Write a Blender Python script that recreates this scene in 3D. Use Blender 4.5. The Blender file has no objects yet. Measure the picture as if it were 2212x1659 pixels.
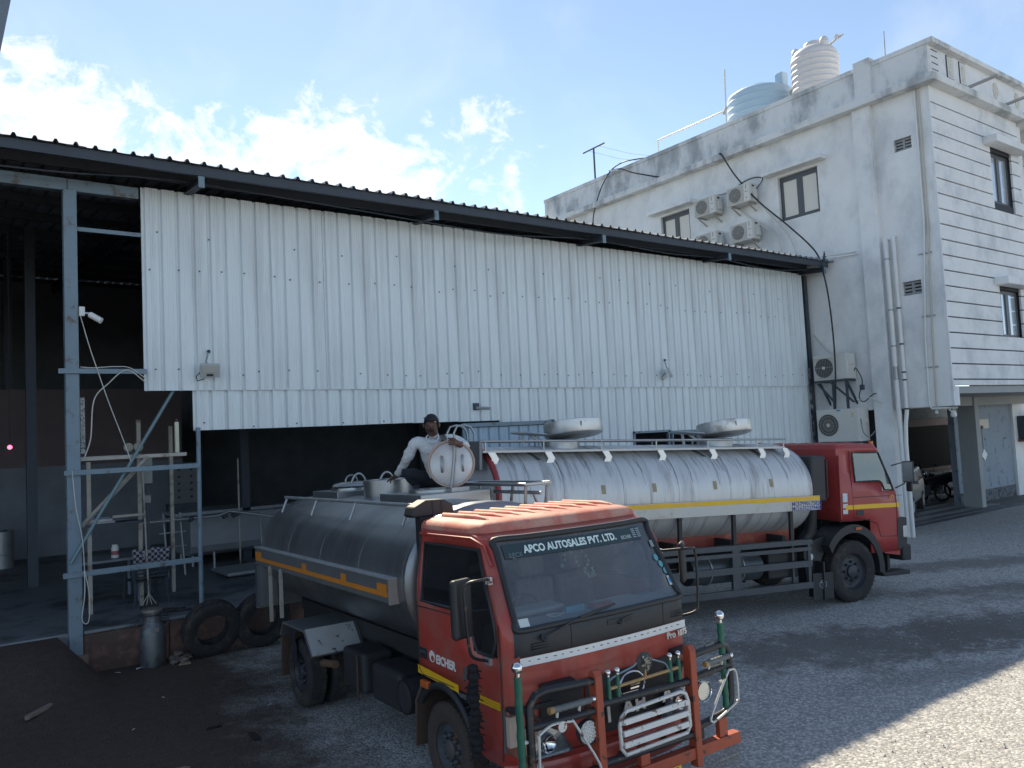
import bpy, bmesh, math, random
from mathutils import Vector, Matrix
R = math.radians
rnd = random.Random(11)
scene = bpy.context.scene
COL = scene.collection

# ------------------------------------------------------------------ camera
def basis_cols(a, b, c, o):
    m = Matrix.Identity(4)
    for i, v in enumerate((a, b, c, o)):
        for k in range(3):
            m[k][i] = v[k]
    return m
YAW, PITCH, ROLL, CAM_H = R(36.30), R(3.57), R(-2.81), 3.15
fwd = Vector((math.sin(YAW)*math.cos(PITCH), math.cos(YAW)*math.cos(PITCH), math.sin(PITCH)))
rgt = Vector((math.cos(YAW), -math.sin(YAW), 0)); upv = rgt.cross(fwd)
rgt2 = math.cos(ROLL)*rgt + math.sin(ROLL)*upv; upv2 = -math.sin(ROLL)*rgt + math.cos(ROLL)*upv
cd = bpy.data.cameras.new('camera'); cam = bpy.data.objects.new('camera', cd); COL.objects.link(cam)
cd.sensor_width = 36.0; cd.lens = 36.0*3150/4032; cd.clip_start = 0.1; cd.clip_end = 3000
cam.matrix_world = basis_cols(rgt2, upv2, -fwd, Vector((0, 0, CAM_H)))
scene.camera = cam
try:
    cy = scene.cycles; cy.max_bounces = 7; cy.diffuse_bounces = 4; cy.glossy_bounces = 3; cy.transmission_bounces = 4; cy.transparent_max_bounces = 8
except Exception: pass

# ------------------------------------------------------------------ light
SUN = Vector((0.31, 0.9456, 0.904)).normalized()
ELEV = math.asin(SUN.z); AZ = math.atan2(SUN.x, SUN.y)
sl = bpy.data.lights.new('sun', 'SUN'); so = bpy.data.objects.new('sun', sl); COL.objects.link(so)
sl.energy = 2.2; sl.angle = R(0.55); sl.color = (1.0, 0.87, 0.66)
so.rotation_euler = (-SUN).to_track_quat('-Z', 'Y').to_euler(); so.location = (10, 30, 40)
scene.view_settings.view_transform = 'Standard'; scene.view_settings.look = 'None'
scene.view_settings.gamma = 1.0; scene.view_settings.use_curve_mapping = False
scene.view_settings.exposure = EXPOSURE = 1.88

# ------------------------------------------------------------------ sky with broken cumulus
world = bpy.data.worlds.new('World'); scene.world = world; world.use_nodes = True
nt = world.node_tree; N = nt.nodes; L = nt.links
for n in list(N): N.remove(n)
def nd(t, **kw):
    n = N.new(t)
    for k, v in kw.items(): setattr(n, k, v)
    return n
def math_(op, a, b=None, clamp=False):
    n = nd('ShaderNodeMath', operation=op, use_clamp=clamp)
    for i, s in enumerate((a, b)):
        if s is None: continue
        if isinstance(s, (int, float)): n.inputs[i].default_value = s
        else: L.new(s, n.inputs[i])
    return n.outputs[0]
out = nd('ShaderNodeOutputWorld'); bg = nd('ShaderNodeBackground')
sky = nd('ShaderNodeTexSky', sky_type='NISHITA', sun_disc=False)
sky.sun_elevation = ELEV; sky.sun_rotation = AZ; sky.altitude = 200
sky.air_density = 0.62; sky.dust_density = 0.05; sky.ozone_density = 1.2
tc = nd('ShaderNodeTexCoord')
def sky_dir(x, y):
    d = fwd*1 + rgt2*((x-1106)/1728.1) - upv2*((y-829.5)/1728.1)
    return d.normalized()
# cloud banks: direction, angular size, weight (low cumulus bank all round the sky)
lobes = []
for x, y, r_, w in [(-60, 330, 7, 1.0), (70, 250, 4.6, 1.0), (130, 235, 3.6, .95), (200, 300, 4.6, .85), (330, 330, 4.6, .75), (420, 350, 3.2, .7), (480, 380, 5, .85), (570, 350, 4.6, .85),
                    (640, 300, 3.2, .9), (680, 260, 2.6, .85), (720, 350, 5, .95), (820, 380, 4.6, .95), (900, 430, 4.2, .8), (1000, 370, 3.4, .66), (1050, 270, 2.6, .56),
                    (1120, 320, 2.6, .55), (1105, 440, 2.4, .66), (1150, 265, 1.8, .48), (905, 275, 1.5, .42)]:
    lobes.append((sky_dir(x, y), r_, w))
rl = random.Random(5)
for k in range(9):
    a = R(84 + k*29 + rl.uniform(-6, 6)); e = R(rl.uniform(9, 19))
    lobes.append((Vector((math.sin(a)*math.cos(e), math.cos(a)*math.cos(e), math.sin(e))), rl.uniform(9, 15), rl.uniform(.5, 1)))
acc = None
for d, r_, w in lobes:
    vm = nd('ShaderNodeVectorMath', operation='DOT_PRODUCT'); L.new(tc.outputs['Generated'], vm.inputs[0]); vm.inputs[1].default_value = d
    mr = nd('ShaderNodeMapRange', interpolation_type='SMOOTHSTEP'); L.new(vm.outputs['Value'], mr.inputs[0])
    mr.inputs[1].default_value = math.cos(R(r_*1.25)); mr.inputs[2].default_value = math.cos(R(r_*.15)); mr.inputs[3].default_value = 0; mr.inputs[4].default_value = w
    acc = mr.outputs[0] if acc is None else math_('MAXIMUM', acc, mr.outputs[0])
def noise(scale, detail, rough, dist=0.0, off=0.0):
    mp = nd('ShaderNodeMapping'); L.new(tc.outputs['Generated'], mp.inputs[0]); mp.inputs['Location'].default_value = (off, off*.7, off*1.3)
    mp.inputs['Scale'].default_value = (1, 1, 1.25)
    n = nd('ShaderNodeTexNoise'); L.new(mp.outputs[0], n.inputs['Vector']); n.inputs['Scale'].default_value = scale
    n.inputs['Detail'].default_value = detail; n.inputs['Roughness'].default_value = rough; n.inputs['Distortion'].default_value = dist
    return n.outputs['Fac']
n1 = noise(17, 10, .66, .45, 3.1); n2 = noise(52, 6, .62, .3, 1.7)
dens = math_('ADD', math_('MULTIPLY', acc, .92), math_('ADD', math_('MULTIPLY', math_('SUBTRACT', n1, .5), 3.1), math_('MULTIPLY', math_('SUBTRACT', n2, .5), .9)))
mr = nd('ShaderNodeMapRange', interpolation_type='SMOOTHSTEP'); L.new(dens, mr.inputs[0]); mr.inputs[1].default_value = .40; mr.inputs[2].default_value = 1.2
has = nd('ShaderNodeMapRange', interpolation_type='SMOOTHSTEP'); L.new(acc, has.inputs[0]); has.inputs[1].default_value = .02; has.inputs[2].default_value = .3
cloud = math_('MULTIPLY', mr.outputs[0], has.outputs[0])
# thin high haze streaks
n3 = noise(3.2, 5, .55, .6, 8.0)
mr3 = nd('ShaderNodeMapRange', interpolation_type='SMOOTHSTEP'); L.new(n3, mr3.inputs[0]); mr3.inputs[1].default_value = .45; mr3.inputs[2].default_value = .8; mr3.inputs[4].default_value = .22
cloud = math_('MAXIMUM', cloud, mr3.outputs[0])
# the thicker middle of a cloud is slightly greyer than its bright edge
core = nd('ShaderNodeMapRange', interpolation_type='SMOOTHSTEP'); L.new(math_('ADD', math_('MULTIPLY', dens, .6), math_('MULTIPLY', n2, 1.0)), core.inputs[0]); core.inputs[1].default_value = .8; core.inputs[2].default_value = 1.5
cmix = nd('ShaderNodeMix', data_type='RGBA'); L.new(core.outputs[0], cmix.inputs[0]); cmix.inputs[6].default_value = (3.6, 3.6, 3.6, 1); cmix.inputs[7].default_value = (2.7, 2.78, 2.86, 1)
smix = nd('ShaderNodeMix', data_type='RGBA'); L.new(cloud, smix.inputs[0]); hsv = nd('ShaderNodeHueSaturation'); L.new(sky.outputs[0], hsv.inputs['Color']); hsv.inputs['Hue'].default_value = .490; hsv.inputs['Saturation'].default_value = .84; hsv.inputs['Value'].default_value = .655; L.new(hsv.outputs[0], smix.inputs[6]); L.new(cmix.outputs[2], smix.inputs[7])
L.new(smix.outputs[2], bg.inputs[0]); bg.inputs[1].default_value = 0.10
L.new(bg.outputs[0], out.inputs[0])

# ------------------------------------------------------------------ materials
MATS = {}
def mat(name, col, rough=.6, metal=0.0, var=.12, scale=5.0, col2=None, amt=.0, scale2=1.5, stretch=(1, 1, 1), bump=0.0, bscale=60, spec=.5, edge=.08, coat=0.0, emit=None, bdist=.01):
    if name in MATS: return MATS[name]
    m = bpy.data.materials.new(name); m.use_nodes = True; MATS[name] = m
    t = m.node_tree; n_, l_ = t.nodes, t.links
    b = n_['Principled BSDF']
    b.inputs['Roughness'].default_value = rough; b.inputs['Metallic'].default_value = metal
    b.inputs['Specular IOR Level'].default_value = spec; b.inputs['Coat Weight'].default_value = coat
    tcx = n_.new('ShaderNodeTexCoord'); mp = n_.new('ShaderNodeMapping'); mp.inputs['Scale'].default_value = stretch
    l_.new(tcx.outputs['Object'], mp.inputs[0])
    nz = n_.new('ShaderNodeTexNoise'); nz.inputs['Scale'].default_value = scale; nz.inputs['Detail'].default_value = 4.5; nz.inputs['Roughness'].default_value = .62
    l_.new(mp.outputs[0], nz.inputs['Vector'])
    cr = n_.new('ShaderNodeMix'); cr.data_type = 'RGBA'
    cr.inputs[6].default_value = tuple(max(0, c*(1-var*1.6)) for c in col)+(1,); cr.inputs[7].default_value = tuple(min(1, c*(1+var*1.6)) for c in col)+(1,)
    l_.new(nz.outputs['Fac'], cr.inputs[0]); outc = cr.outputs[2]
    if col2 is not None:
        nz2 = n_.new('ShaderNodeTexNoise'); nz2.inputs['Scale'].default_value = scale2; nz2.inputs['Detail'].default_value = 6; nz2.inputs['Roughness'].default_value = .68
        l_.new(mp.outputs[0], nz2.inputs['Vector'])
        rr = n_.new('ShaderNodeMapRange'); rr.interpolation_type = 'SMOOTHSTEP'; l_.new(nz2.outputs['Fac'], rr.inputs[0])
        rr.inputs[1].default_value = .62-amt*.35-edge; rr.inputs[2].default_value = .62-amt*.35+edge
        mx = n_.new('ShaderNodeMix'); mx.data_type = 'RGBA'; l_.new(rr.outputs[0], mx.inputs[0]); l_.new(outc, mx.inputs[6]); mx.inputs[7].default_value = tuple(col2)+(1,)
        outc = mx.outputs[2]
    l_.new(outc, b.inputs['Base Color'])
    rm = n_.new('ShaderNodeMapRange'); l_.new(nz.outputs['Fac'], rm.inputs[0]); rm.inputs[3].default_value = max(0, rough-.08); rm.inputs[4].default_value = min(1, rough+.1)
    l_.new(rm.outputs[0], b.inputs['Roughness'])
    if bump:
        nb = n_.new('ShaderNodeTexNoise'); nb.inputs['Scale'].default_value = bscale; nb.inputs['Detail'].default_value = 6; l_.new(tcx.outputs['Object'], nb.inputs['Vector'])
        bp = n_.new('ShaderNodeBump'); bp.inputs['Strength'].default_value = bump; bp.inputs['Distance'].default_value = bdist
        l_.new(nb.outputs['Fac'], bp.inputs['Height']); l_.new(bp.outputs[0], b.inputs['Normal'])
    if emit:
        b.inputs['Emission Color'].default_value = emit[:3]+(1,); b.inputs['Emission Strength'].default_value = emit[3]
    return m
def glass_mat(name, tint=(.55, .65, .68), ior=1.5, dust=.10, rough=.02):
    m = bpy.data.materials.new(name); m.use_nodes = True; MATS[name] = m
    t = m.node_tree; n_, l_ = t.nodes, t.links
    for n in list(n_): n_.remove(n)
    o = n_.new('ShaderNodeOutputMaterial'); tr = n_.new('ShaderNodeBsdfTransparent'); gl = n_.new('ShaderNodeBsdfGlossy'); df = n_.new('ShaderNodeBsdfDiffuse')
    fr = n_.new('ShaderNodeFresnel'); fr.inputs[0].default_value = ior
    mul = n_.new('ShaderNodeMath'); mul.operation = 'MULTIPLY_ADD'; mul.inputs[1].default_value = 1.6; mul.inputs[2].default_value = .03; mul.use_clamp = True; l_.new(fr.outputs[0], mul.inputs[0])
    mx = n_.new('ShaderNodeMixShader'); mx2 = n_.new('ShaderNodeMixShader')
    tr.inputs[0].default_value = tint+(1,); gl.inputs['Roughness'].default_value = rough; gl.inputs[0].default_value = (.95, .97, 1, 1)
    df.inputs[0].default_value = (.32, .34, .36, 1)
    nz = n_.new('ShaderNodeTexNoise'); nz.inputs['Scale'].default_value = 3; nz.inputs['Detail'].default_value = 6
    rr = n_.new('ShaderNodeMapRange'); l_.new(nz.outputs['Fac'], rr.inputs[0]); rr.inputs[3].default_value = dust*.5; rr.inputs[4].default_value = dust*1.5
    l_.new(rr.outputs[0], mx2.inputs[0]); l_.new(tr.outputs[0], mx2.inputs[1]); l_.new(df.outputs[0], mx2.inputs[2])
    l_.new(mul.outputs[0], mx.inputs[0]); l_.new(mx2.outputs[0], mx.inputs[1]); l_.new(gl.outputs[0], mx.inputs[2]); l_.new(mx.outputs[0], o.inputs[0])
    return m

# ------------------------------------------------------------------ mesh helpers
class MB:
    def __init__(s, flip=False):
        s.v = []; s.F = []; s.mi = []; s.cm = 0; s.flip = flip
    def add(s, vs, fs, m=None):
        b = len(s.v)
        for p in vs:
            p = Vector(p)
            if m is not None: p = m @ p
            s.v.append((p.x, -p.y if s.flip else p.y, p.z))
        s.F += [tuple(i+b for i in f) for f in fs]; s.mi += [s.cm]*len(fs)
        return s
    def box(s, x0, x1, y0, y1, z0, z1, m=None):
        vs = [(x, y, z) for x in (x0, x1) for y in (y0, y1) for z in (z0, z1)]
        return s.add(vs, [(0, 1, 3, 2), (4, 6, 7, 5), (0, 4, 5, 1), (2, 3, 7, 6), (0, 2, 6, 4), (1, 5, 7, 3)], m)
    def prism(s, poly, ax, a, b, m=None):
        def P(p, t):
            return {0: (t, p[0], p[1]), 1: (p[0], t, p[1]), 2: (p[0], p[1], t)}[ax]
        n = len(poly); vs = [P(p, a) for p in poly]+[P(p, b) for p in poly]
        fs = [tuple(range(n)), tuple(range(2*n-1, n-1, -1))]+[(i, (i+1) % n, n+(i+1) % n, n+i) for i in range(n)]
        return s.add(vs, fs, m)
    def tube(s, pts, r, n=8, close=False, m=None, caps=True):
        pts = [Vector(p) for p in pts]; k = len(pts); vs = []; rr = r if isinstance(r, (list, tuple)) else [r]*k
        prev = None
        for i, p in enumerate(pts):
            if close: d = pts[(i+1) % k]-pts[i-1]
            else: d = pts[min(i+1, k-1)]-pts[max(i-1, 0)]
            d = d.normalized() if d.length > 1e-9 else Vector((0, 0, 1))
            if prev is None:
                a = Vector((0, 0, 1)) if abs(d.z) < .9 else Vector((1, 0, 0))
            else: a = prev
            x = (a - d*a.dot(d)).normalized(); y = d.cross(x); prev = x
            for j in range(n):
                t = 2*math.pi*j/n; vs.append(p + (x*math.cos(t)+y*math.sin(t))*rr[i])
        fs = []
        for i in range(k if close else k-1):
            for j in range(n):
                a0 = i*n+j; a1 = i*n+(j+1) % n; b0 = ((i+1) % k)*n+j; b1 = ((i+1) % k)*n+(j+1) % n
                fs.append((a0, a1, b1, b0))
        if caps and not close:
            fs.append(tuple(range(n))[::-1]); fs.append(tuple(range((k-1)*n, k*n)))
        return s.add(vs, fs, m)
    def cyl(s, p0, p1, r, n=14, r1=None, m=None):
        return s.tube([p0, p1], [r, r if r1 is None else r1], n, m=m)
    def lathe(s, prof, n=24, m=None, close=False, caps=True):
        vs = []; k = len(prof)
        for r_, h in prof:
            for j in range(n):
                t = 2*math.pi*j/n; vs.append((r_*math.cos(t), r_*math.sin(t), h))
        fs = [(i*n+j, i*n+(j+1) % n, (i+1)*n+(j+1) % n, (i+1)*n+j) for i in range(k-1) for j in range(n)]
        if close: fs += [((k-1)*n+j, (k-1)*n+(j+1) % n, (j+1) % n, j) for j in range(n)]
        elif caps: fs += [tuple(range(n))[::-1], tuple(range((k-1)*n, k*n))]
        return s.add(vs, fs, m)
    def grid(s, rows, m=None, closeu=False):
        nr = len(rows); nc = len(rows[0]); vs = [p for r_ in rows for p in r_]
        fs = [(i*nc+j, i*nc+(j+1) % nc, (i+1)*nc+(j+1) % nc, (i+1)*nc+j) for i in range(nr-1) for j in range(nc if closeu else nc-1)]
        return s.add(vs, fs, m)
    def sphere(s, c, r, n=14, k=9, m=None, sc=(1, 1, 1)):
        c = Vector(c); rows = []
        for i in range(k+1):
            t = math.pi*i/k; rr = max(math.sin(t), 1e-3)*r
            rows.append([c+Vector((rr*math.cos(2*math.pi*j/n)*sc[0], rr*math.sin(2*math.pi*j/n)*sc[1], r*math.cos(t)*sc[2])) for j in range(n)])
        return s.grid(rows, m, True)
    def mesh(s, name, recalc=True):
        me = bpy.data.meshes.new(name); me.from_pydata(s.v, [], s.F); me.update()
        if any(s.mi): me.polygons.foreach_set('material_index', s.mi)
        if recalc:
            bm = bmesh.new(); bm.from_mesh(me); bmesh.ops.recalc_face_normals(bm, faces=bm.faces); bm.to_mesh(me); bm.free()
        return me
    def build(s, name, material, parent=None, smooth=None, bevel=0, seg=2, loc=None, recalc=True):
        return obj(name, s.mesh(name, recalc), material, parent, smooth, bevel, seg, loc)
def obj(name, me, material, parent=None, smooth=None, bevel=0, seg=2, loc=None):
    if material is not None and not me.materials:
        for mm in (material if isinstance(material, (list, tuple)) else [material]): me.materials.append(mm)
    if smooth:
        me.polygons.foreach_set('use_smooth', [True]*len(me.polygons))
        try: me.set_sharp_from_angle(angle=R(smooth))
        except Exception: pass
    o = bpy.data.objects.new(name, me); COL.objects.link(o)
    if parent is not None:
        o.parent = parent
        if 'world_parts' in WORLD_ROOTS.get(parent.name, ''): o.matrix_parent_inverse = Matrix.Translation(-Vector(parent.location))
    if loc is not None: o.location = loc
    if bevel:
        bv = o.modifiers.new('bevel', 'BEVEL'); bv.width = bevel; bv.segments = seg; bv.limit_method = 'ANGLE'; bv.angle_limit = R(40); bv.harden_normals = False
    return o
WORLD_ROOTS = {}
def tag(o, label=None, cat=None, group=None, kind=None):
    if label: o['label'] = label
    if cat: o['category'] = cat
    if group: o['group'] = group
    if kind: o['kind'] = kind
    return o
def thing(name, label, cat, loc=(0, 0, 0), rz=0.0, group=None, matrix=None, world=False):
    """an Empty at the base of a thing; world=True: its parts are given in world coordinates"""
    o = bpy.data.objects.new(name, None); COL.objects.link(o); o.empty_display_size = .2
    if matrix is not None: o.matrix_world = matrix
    else: o.location = loc; o.rotation_euler = (0, 0, rz)
    if world: WORLD_ROOTS[o.name] = 'world_parts'
    return tag(o, label, cat, group)
def copy_tree(o, parent=None):
    c = o.copy(); COL.objects.link(c)
    if parent is not None: c.parent = parent
    for ch in list(o.children): copy_tree(ch, c)
    return c
def text_mesh(body, size, extrude=.002, bold=.0, align='CENTER'):
    cu = bpy.data.curves.new('txt', 'FONT'); cu.body = body; cu.size = size; cu.extrude = extrude; cu.offset = bold; cu.align_x = align; cu.align_y = 'CENTER'; cu.resolution_u = 3
    to = bpy.data.objects.new('txt', cu); COL.objects.link(to)
    bpy.context.view_layer.update()
    me = bpy.data.meshes.new_from_object(to.evaluated_get(bpy.context.evaluated_depsgraph_get()))
    bpy.data.objects.remove(to); bpy.data.curves.remove(cu)
    return me
def put_text(name, body, size, mtl, parent, o, xdir, ydir, bold=0.0, extrude=.002, flip=True):
    """lettering: o = centre, xdir = reading direction, ydir = up (parent's coordinates; flip = truck u,v,w)"""
    me = text_mesh(body, size, extrude, bold)
    def F(p): p = Vector(p); return Vector((p.x, -p.y, p.z)) if flip else p
    x = F(xdir).normalized(); y = F(ydir); y = (y - x*y.dot(x)).normalized(); z = x.cross(y)
    me.transform(basis_cols(x, y, z, F(o)))
    return obj(name, me, mtl, parent)
def smooth01(a, b, x):
    t = min(1, max(0, (x-a)/(b-a))); return t*t*(3-2*t)
def catmull(pts, n=6):
    P = [Vector(p) for p in pts]; P = [2*P[0]-P[1]]+P+[2*P[-1]-P[-2]]; outp = []
    for i in range(1, len(P)-2):
        for k in range(n):
            t = k/n
            outp.append(.5*((2*P[i])+(-P[i-1]+P[i+1])*t+(2*P[i-1]-5*P[i]+4*P[i+1]-P[i+2])*t*t+(-P[i-1]+3*P[i]-3*P[i+1]+P[i+2])*t**3))
    outp.append(P[-2]); return outp
def cable(name, pts, r, mtl, parent=None, n=6, label=None, cat='cable', group=None):
    o = MB().tube(catmull(pts), r, n).build(name, mtl, parent, smooth=60)
    if label: tag(o, label, cat, group)
    return o
# ================================================================== GROUND
def gz(x, y):
    z = -.065*math.exp(-((x-4.8)**2+(y-10.0)**2)/4.5)
    z += .172*math.exp(-((x-8.75)**2+(y-9.75)**2)/3.6)
    z += .575*smooth01(10.9, 13.25, y)*(1-smooth01(1.5, 1.99, x))
    return z
def ground_material():
    m = bpy.data.materials.new('gravel_yard'); m.use_nodes = True; t = m.node_tree; n_, l_ = t.nodes, t.links; b = n_['Principled BSDF']
    tcx = n_.new('ShaderNodeTexCoord')
    def nz(scale, detail=6, rough=.6, off=0):
        mp = n_.new('ShaderNodeMapping'); l_.new(tcx.outputs['Object'], mp.inputs[0]); mp.inputs['Location'].default_value = (off, off, 0)
        x = n_.new('ShaderNodeTexNoise'); l_.new(mp.outputs[0], x.inputs['Vector']); x.inputs['Scale'].default_value = scale; x.inputs['Detail'].default_value = detail; x.inputs['Roughness'].default_value = rough
        return x.outputs['Fac']
    def mth(op, a, c=None, clamp=False):
        x = n_.new('ShaderNodeMath'); x.operation = op; x.use_clamp = clamp
        for i, s in enumerate((a, c)):
            if s is None: continue
            if isinstance(s, (int, float)): x.inputs[i].default_value = s
            else: l_.new(s, x.inputs[i])
        return x.outputs[0]
    def ramp(v, a, c, lo=0, hi=1):
        x = n_.new('ShaderNodeMapRange'); x.interpolation_type = 'SMOOTHSTEP'; l_.new(v, x.inputs[0]); x.inputs[1].default_value = a; x.inputs[2].default_value = c; x.inputs[3].default_value = lo; x.inputs[4].default_value = hi
        return x.outputs[0]
    def mix(f, a, c):
        x = n_.new('ShaderNodeMix'); x.data_type = 'RGBA'; l_.new(f, x.inputs[0])
        for i, s in ((6, a), (7, c)):
            if isinstance(s, tuple): x.inputs[i].default_value = s+(1,)
            else: l_.new(s, x.inputs[i])
        return x.outputs[2]
    sep = n_.new('ShaderNodeSeparateXYZ'); l_.new(tcx.outputs['Object'], sep.inputs[0]); X, Y = sep.outputs[0], sep.outputs[1]
    vor = n_.new('ShaderNodeTexVoronoi'); vor.inputs['Scale'].default_value = 34; l_.new(tcx.outputs['Object'], vor.inputs['Vector'])
    vor2 = n_.new('ShaderNodeTexVoronoi'); vor2.inputs['Scale'].default_value = 75; l_.new(tcx.outputs['Object'], vor2.inputs['Vector'])
    sepc = n_.new('ShaderNodeSeparateColor'); l_.new(vor.outputs['Color'], sepc.inputs[0])
    stone = mix(ramp(sepc.outputs[0], 0, 1), (.30, .30, .295), (.62, .615, .595))
    stone = mix(ramp(vor.outputs['Distance'], .25, .75, 0, .5), stone, (.21, .208, .203))
    stone = mix(ramp(nz(1.1, 8, .7), .35, .75, 0, .35), stone, (.34, .33, .315))
    # brown soil that takes over towards the shed's open bay and in tracked patches
    soil = mix(nz(9, 8, .7, 4), (.035, .026, .023), (.12, .090, .074))
    edge = mth('ADD', mth('ADD', mth('MULTIPLY', X, .9), mth('MULTIPLY', Y, -.16)), mth('MULTIPLY', mth('SUBTRACT', nz(.9, 8, .7, 9), .5), 3.4))
    c = mix(ramp(edge, 1.0, 2.6, 1, 0), stone, soil)
    # oil and spilt-earth stains (ellipses with ragged edges)
    rag = mth('MULTIPLY', mth('SUBTRACT', nz(1.1, 10, .75, 2), .5), 3.6)
    rag2 = mth('MULTIPLY', mth('SUBTRACT', nz(7, 6, .75, 6), .5), 1.7)
    for (cx, cy, ra, rb, ang, k) in [(10.6, 6.35, 3.4, .95, -28, .85), (12.9, 5.3, 2.6, 1.0, -25, .8), (10.0, 5.0, 1.5, .3, -20, .45), (17.6, 8.0, 4.5, .55, -26, .7), (14.9, 6.9, 1.6, .35, -30, .55), (15.3, 9.2, 1.3, .4, -10, .6), (12.6, 4.1, 1.6, .45, -12, .45), (16.5, 5.6, 3.0, .9, -30, .6)]:
        ca, sa = math.cos(R(ang)), math.sin(R(ang))
        dx = mth('SUBTRACT', X, cx); dy = mth('SUBTRACT', Y, cy)
        p = mth('DIVIDE', mth('ADD', mth('MULTIPLY', dx, ca), mth('MULTIPLY', dy, sa)), ra)
        q = mth('DIVIDE', mth('SUBTRACT', mth('MULTIPLY', dy, ca), mth('MULTIPLY', dx, sa)), rb)
        d = mth('ADD', mth('ADD', mth('SQRT', mth('ADD', mth('MULTIPLY', p, p), mth('MULTIPLY', q, q))), rag), rag2)
        c = mix(ramp(d, .45, 1.35, k, 0), c, mix(nz(14, 5, .7, 3), (.085, .079, .075), (.20, .186, .176)))
    fine = nz(70, 3, .7, 12)
    c = mix(ramp(fine, .62, .8, 0, .35), c, (.38, .37, .35))
    l_.new(c, b.inputs['Base Color']); b.inputs['Roughness'].default_value = .95; b.inputs['Specular IOR Level'].default_value = .25
    h = mth('ADD', mth('MULTIPLY', mth('SUBTRACT', 1, vor.outputs['Distance']), .016), mth('ADD', mth('MULTIPLY', mth('SUBTRACT', 1, vor2.outputs['Distance']), .006), mth('ADD', mth('MULTIPLY', nz(2.5, 6), .03), mth('MULTIPLY', nz(13, 6, .7, 5), .02))))
    bp = n_.new('ShaderNodeBump'); bp.inputs['Strength'].default_value = .7; bp.inputs['Distance'].default_value = 1.0
    l_.new(h, bp.inputs['Height']); l_.new(bp.outputs[0], b.inputs['Normal'])
    return m
xs = [-700, -300, -120, -60, -30, -18, -12]+[-9+.5*i for i in range(80)]+[32, 36, 45, 60, 90, 160, 320, 800]
ys = [-600, -250, -100, -50, -25, -14]+[-9+.5*i for i in range(58)]+[21, 24, 30, 40, 60, 100, 200, 400, 900]
gb = MB(); gb.grid([[(x, y, gz(x, y)+(.02*(math.sin(x*1.9+y*.7)*math.sin(y*1.3-x*.4)) if -9 < x < 31 and -9 < y < 20 else 0)*.5) for x in xs] for y in ys])
tag(gb.build('ground', ground_material(), smooth=80), kind='structure')
# loose stones that lie on the yard (uncountable): one object
sb = MB()
for k in range(2600):
    x = rnd.uniform(3.2, 17); y = rnd.uniform(2.4, 9.5)
    if x < 4.6 and y > 5.5: continue
    s_ = rnd.uniform(.006, .017)*(1.5 if rnd.random() < .06 else 1)
    zz = gz(x, y)+s_*.25
    vs = [(x+s_*rnd.uniform(.7, 1.2)*dx, y+s_*rnd.uniform(.7, 1.2)*dy, zz+s_*rnd.uniform(.5, .9)*dz) for dx, dy, dz in ((1, 0, 0), (-1, 0, 0), (0, 1, 0), (0, -1, 0), (0, 0, 1), (0, 0, -1))]
    sb.add(vs, [(0, 2, 4), (2, 1, 4), (1, 3, 4), (3, 0, 4), (2, 0, 5), (1, 2, 5), (3, 1, 5), (0, 3, 5)])
tag(sb.build('loose_gravel', mat('loose_stone', (.42, .415, .405), .95, var=.3, scale=3, bump=0)), 'grey crushed stone chips lying loose over the yard', 'gravel', kind='stuff')
# ================================================================== SHED
YS, FZ = 13.3, .60      # wall plane, floor level
M_SHEET = mat('white_sheet', (.73, .785, .80), .42, .0, var=.05, scale=1.6, col2=(.58, .61, .62), amt=.20, scale2=1.3, stretch=(3, 3, .22), edge=.16, spec=.5, bump=.10, bscale=2.0, bdist=.03)
M_SHEET2 = mat('blue_sheet', (.36, .46, .56), .45, .0, var=.06, scale=2, spec=.5)
M_ROOF = mat('roof_sheet_metal', (.30, .33, .35), .45, .55, var=.1, scale=2, col2=(.22, .2, .19), amt=.2, scale2=1.2)
M_STEEL = mat('blue_grey_paint', (.18, .245, .295), .55, .1, var=.14, scale=4, col2=(.13, .10, .085), amt=.02, scale2=5, bump=.1)
M_STEELD = mat('dark_steel', (.055, .068, .085), .6, .2, var=.2, scale=4)
M_GALV = mat('galvanised', (.38, .40, .41), .45, .6, var=.15, scale=7)
M_PALE = mat('pale_primer_steel', (.40, .375, .33), .6, .1, var=.16, scale=6, col2=(.2, .15, .11), amt=.08, scale2=4)
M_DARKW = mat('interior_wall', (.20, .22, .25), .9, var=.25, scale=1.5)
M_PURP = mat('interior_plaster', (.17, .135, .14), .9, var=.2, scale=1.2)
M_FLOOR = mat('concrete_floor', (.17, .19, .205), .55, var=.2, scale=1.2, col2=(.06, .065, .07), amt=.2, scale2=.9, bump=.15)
M_PLINTH = mat('red_plinth', (.19, .105, .085), .9, var=.25, scale=3, col2=(.09, .06, .05), amt=.3, scale2=2, bump=.4, bscale=30)
M_RUST = mat('rusty_concrete', (.20, .145, .11), .9, var=.25, scale=6, bump=.4)

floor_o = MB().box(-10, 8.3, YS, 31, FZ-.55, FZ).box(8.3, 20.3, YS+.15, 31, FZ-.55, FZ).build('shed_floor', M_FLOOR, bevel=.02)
tag(floor_o, kind='structure')

shed = thing('industrial_shed', 'long open-fronted shed with white ribbed sheet wall and corrugated metal roof', 'shed', (8, 15, 0), world=True)
# plinth blocks under the wall
for k, (x0, x1) in enumerate([(1.83, 3.0), (3.0, 4.6), (4.6, 6.4), (6.4, 8.3)]):
    MB().box(x0, x1-.006, YS-.06, YS+.05, -.25, FZ-.045+.012*(k % 2)).build('plinth', M_PLINTH, shed, bevel=.025)
MB().box(1.83, 8.28, YS-.075, YS-.002, FZ-.042, FZ+.006).build('plinth_edge', M_FLOOR, shed, bevel=.012)
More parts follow.
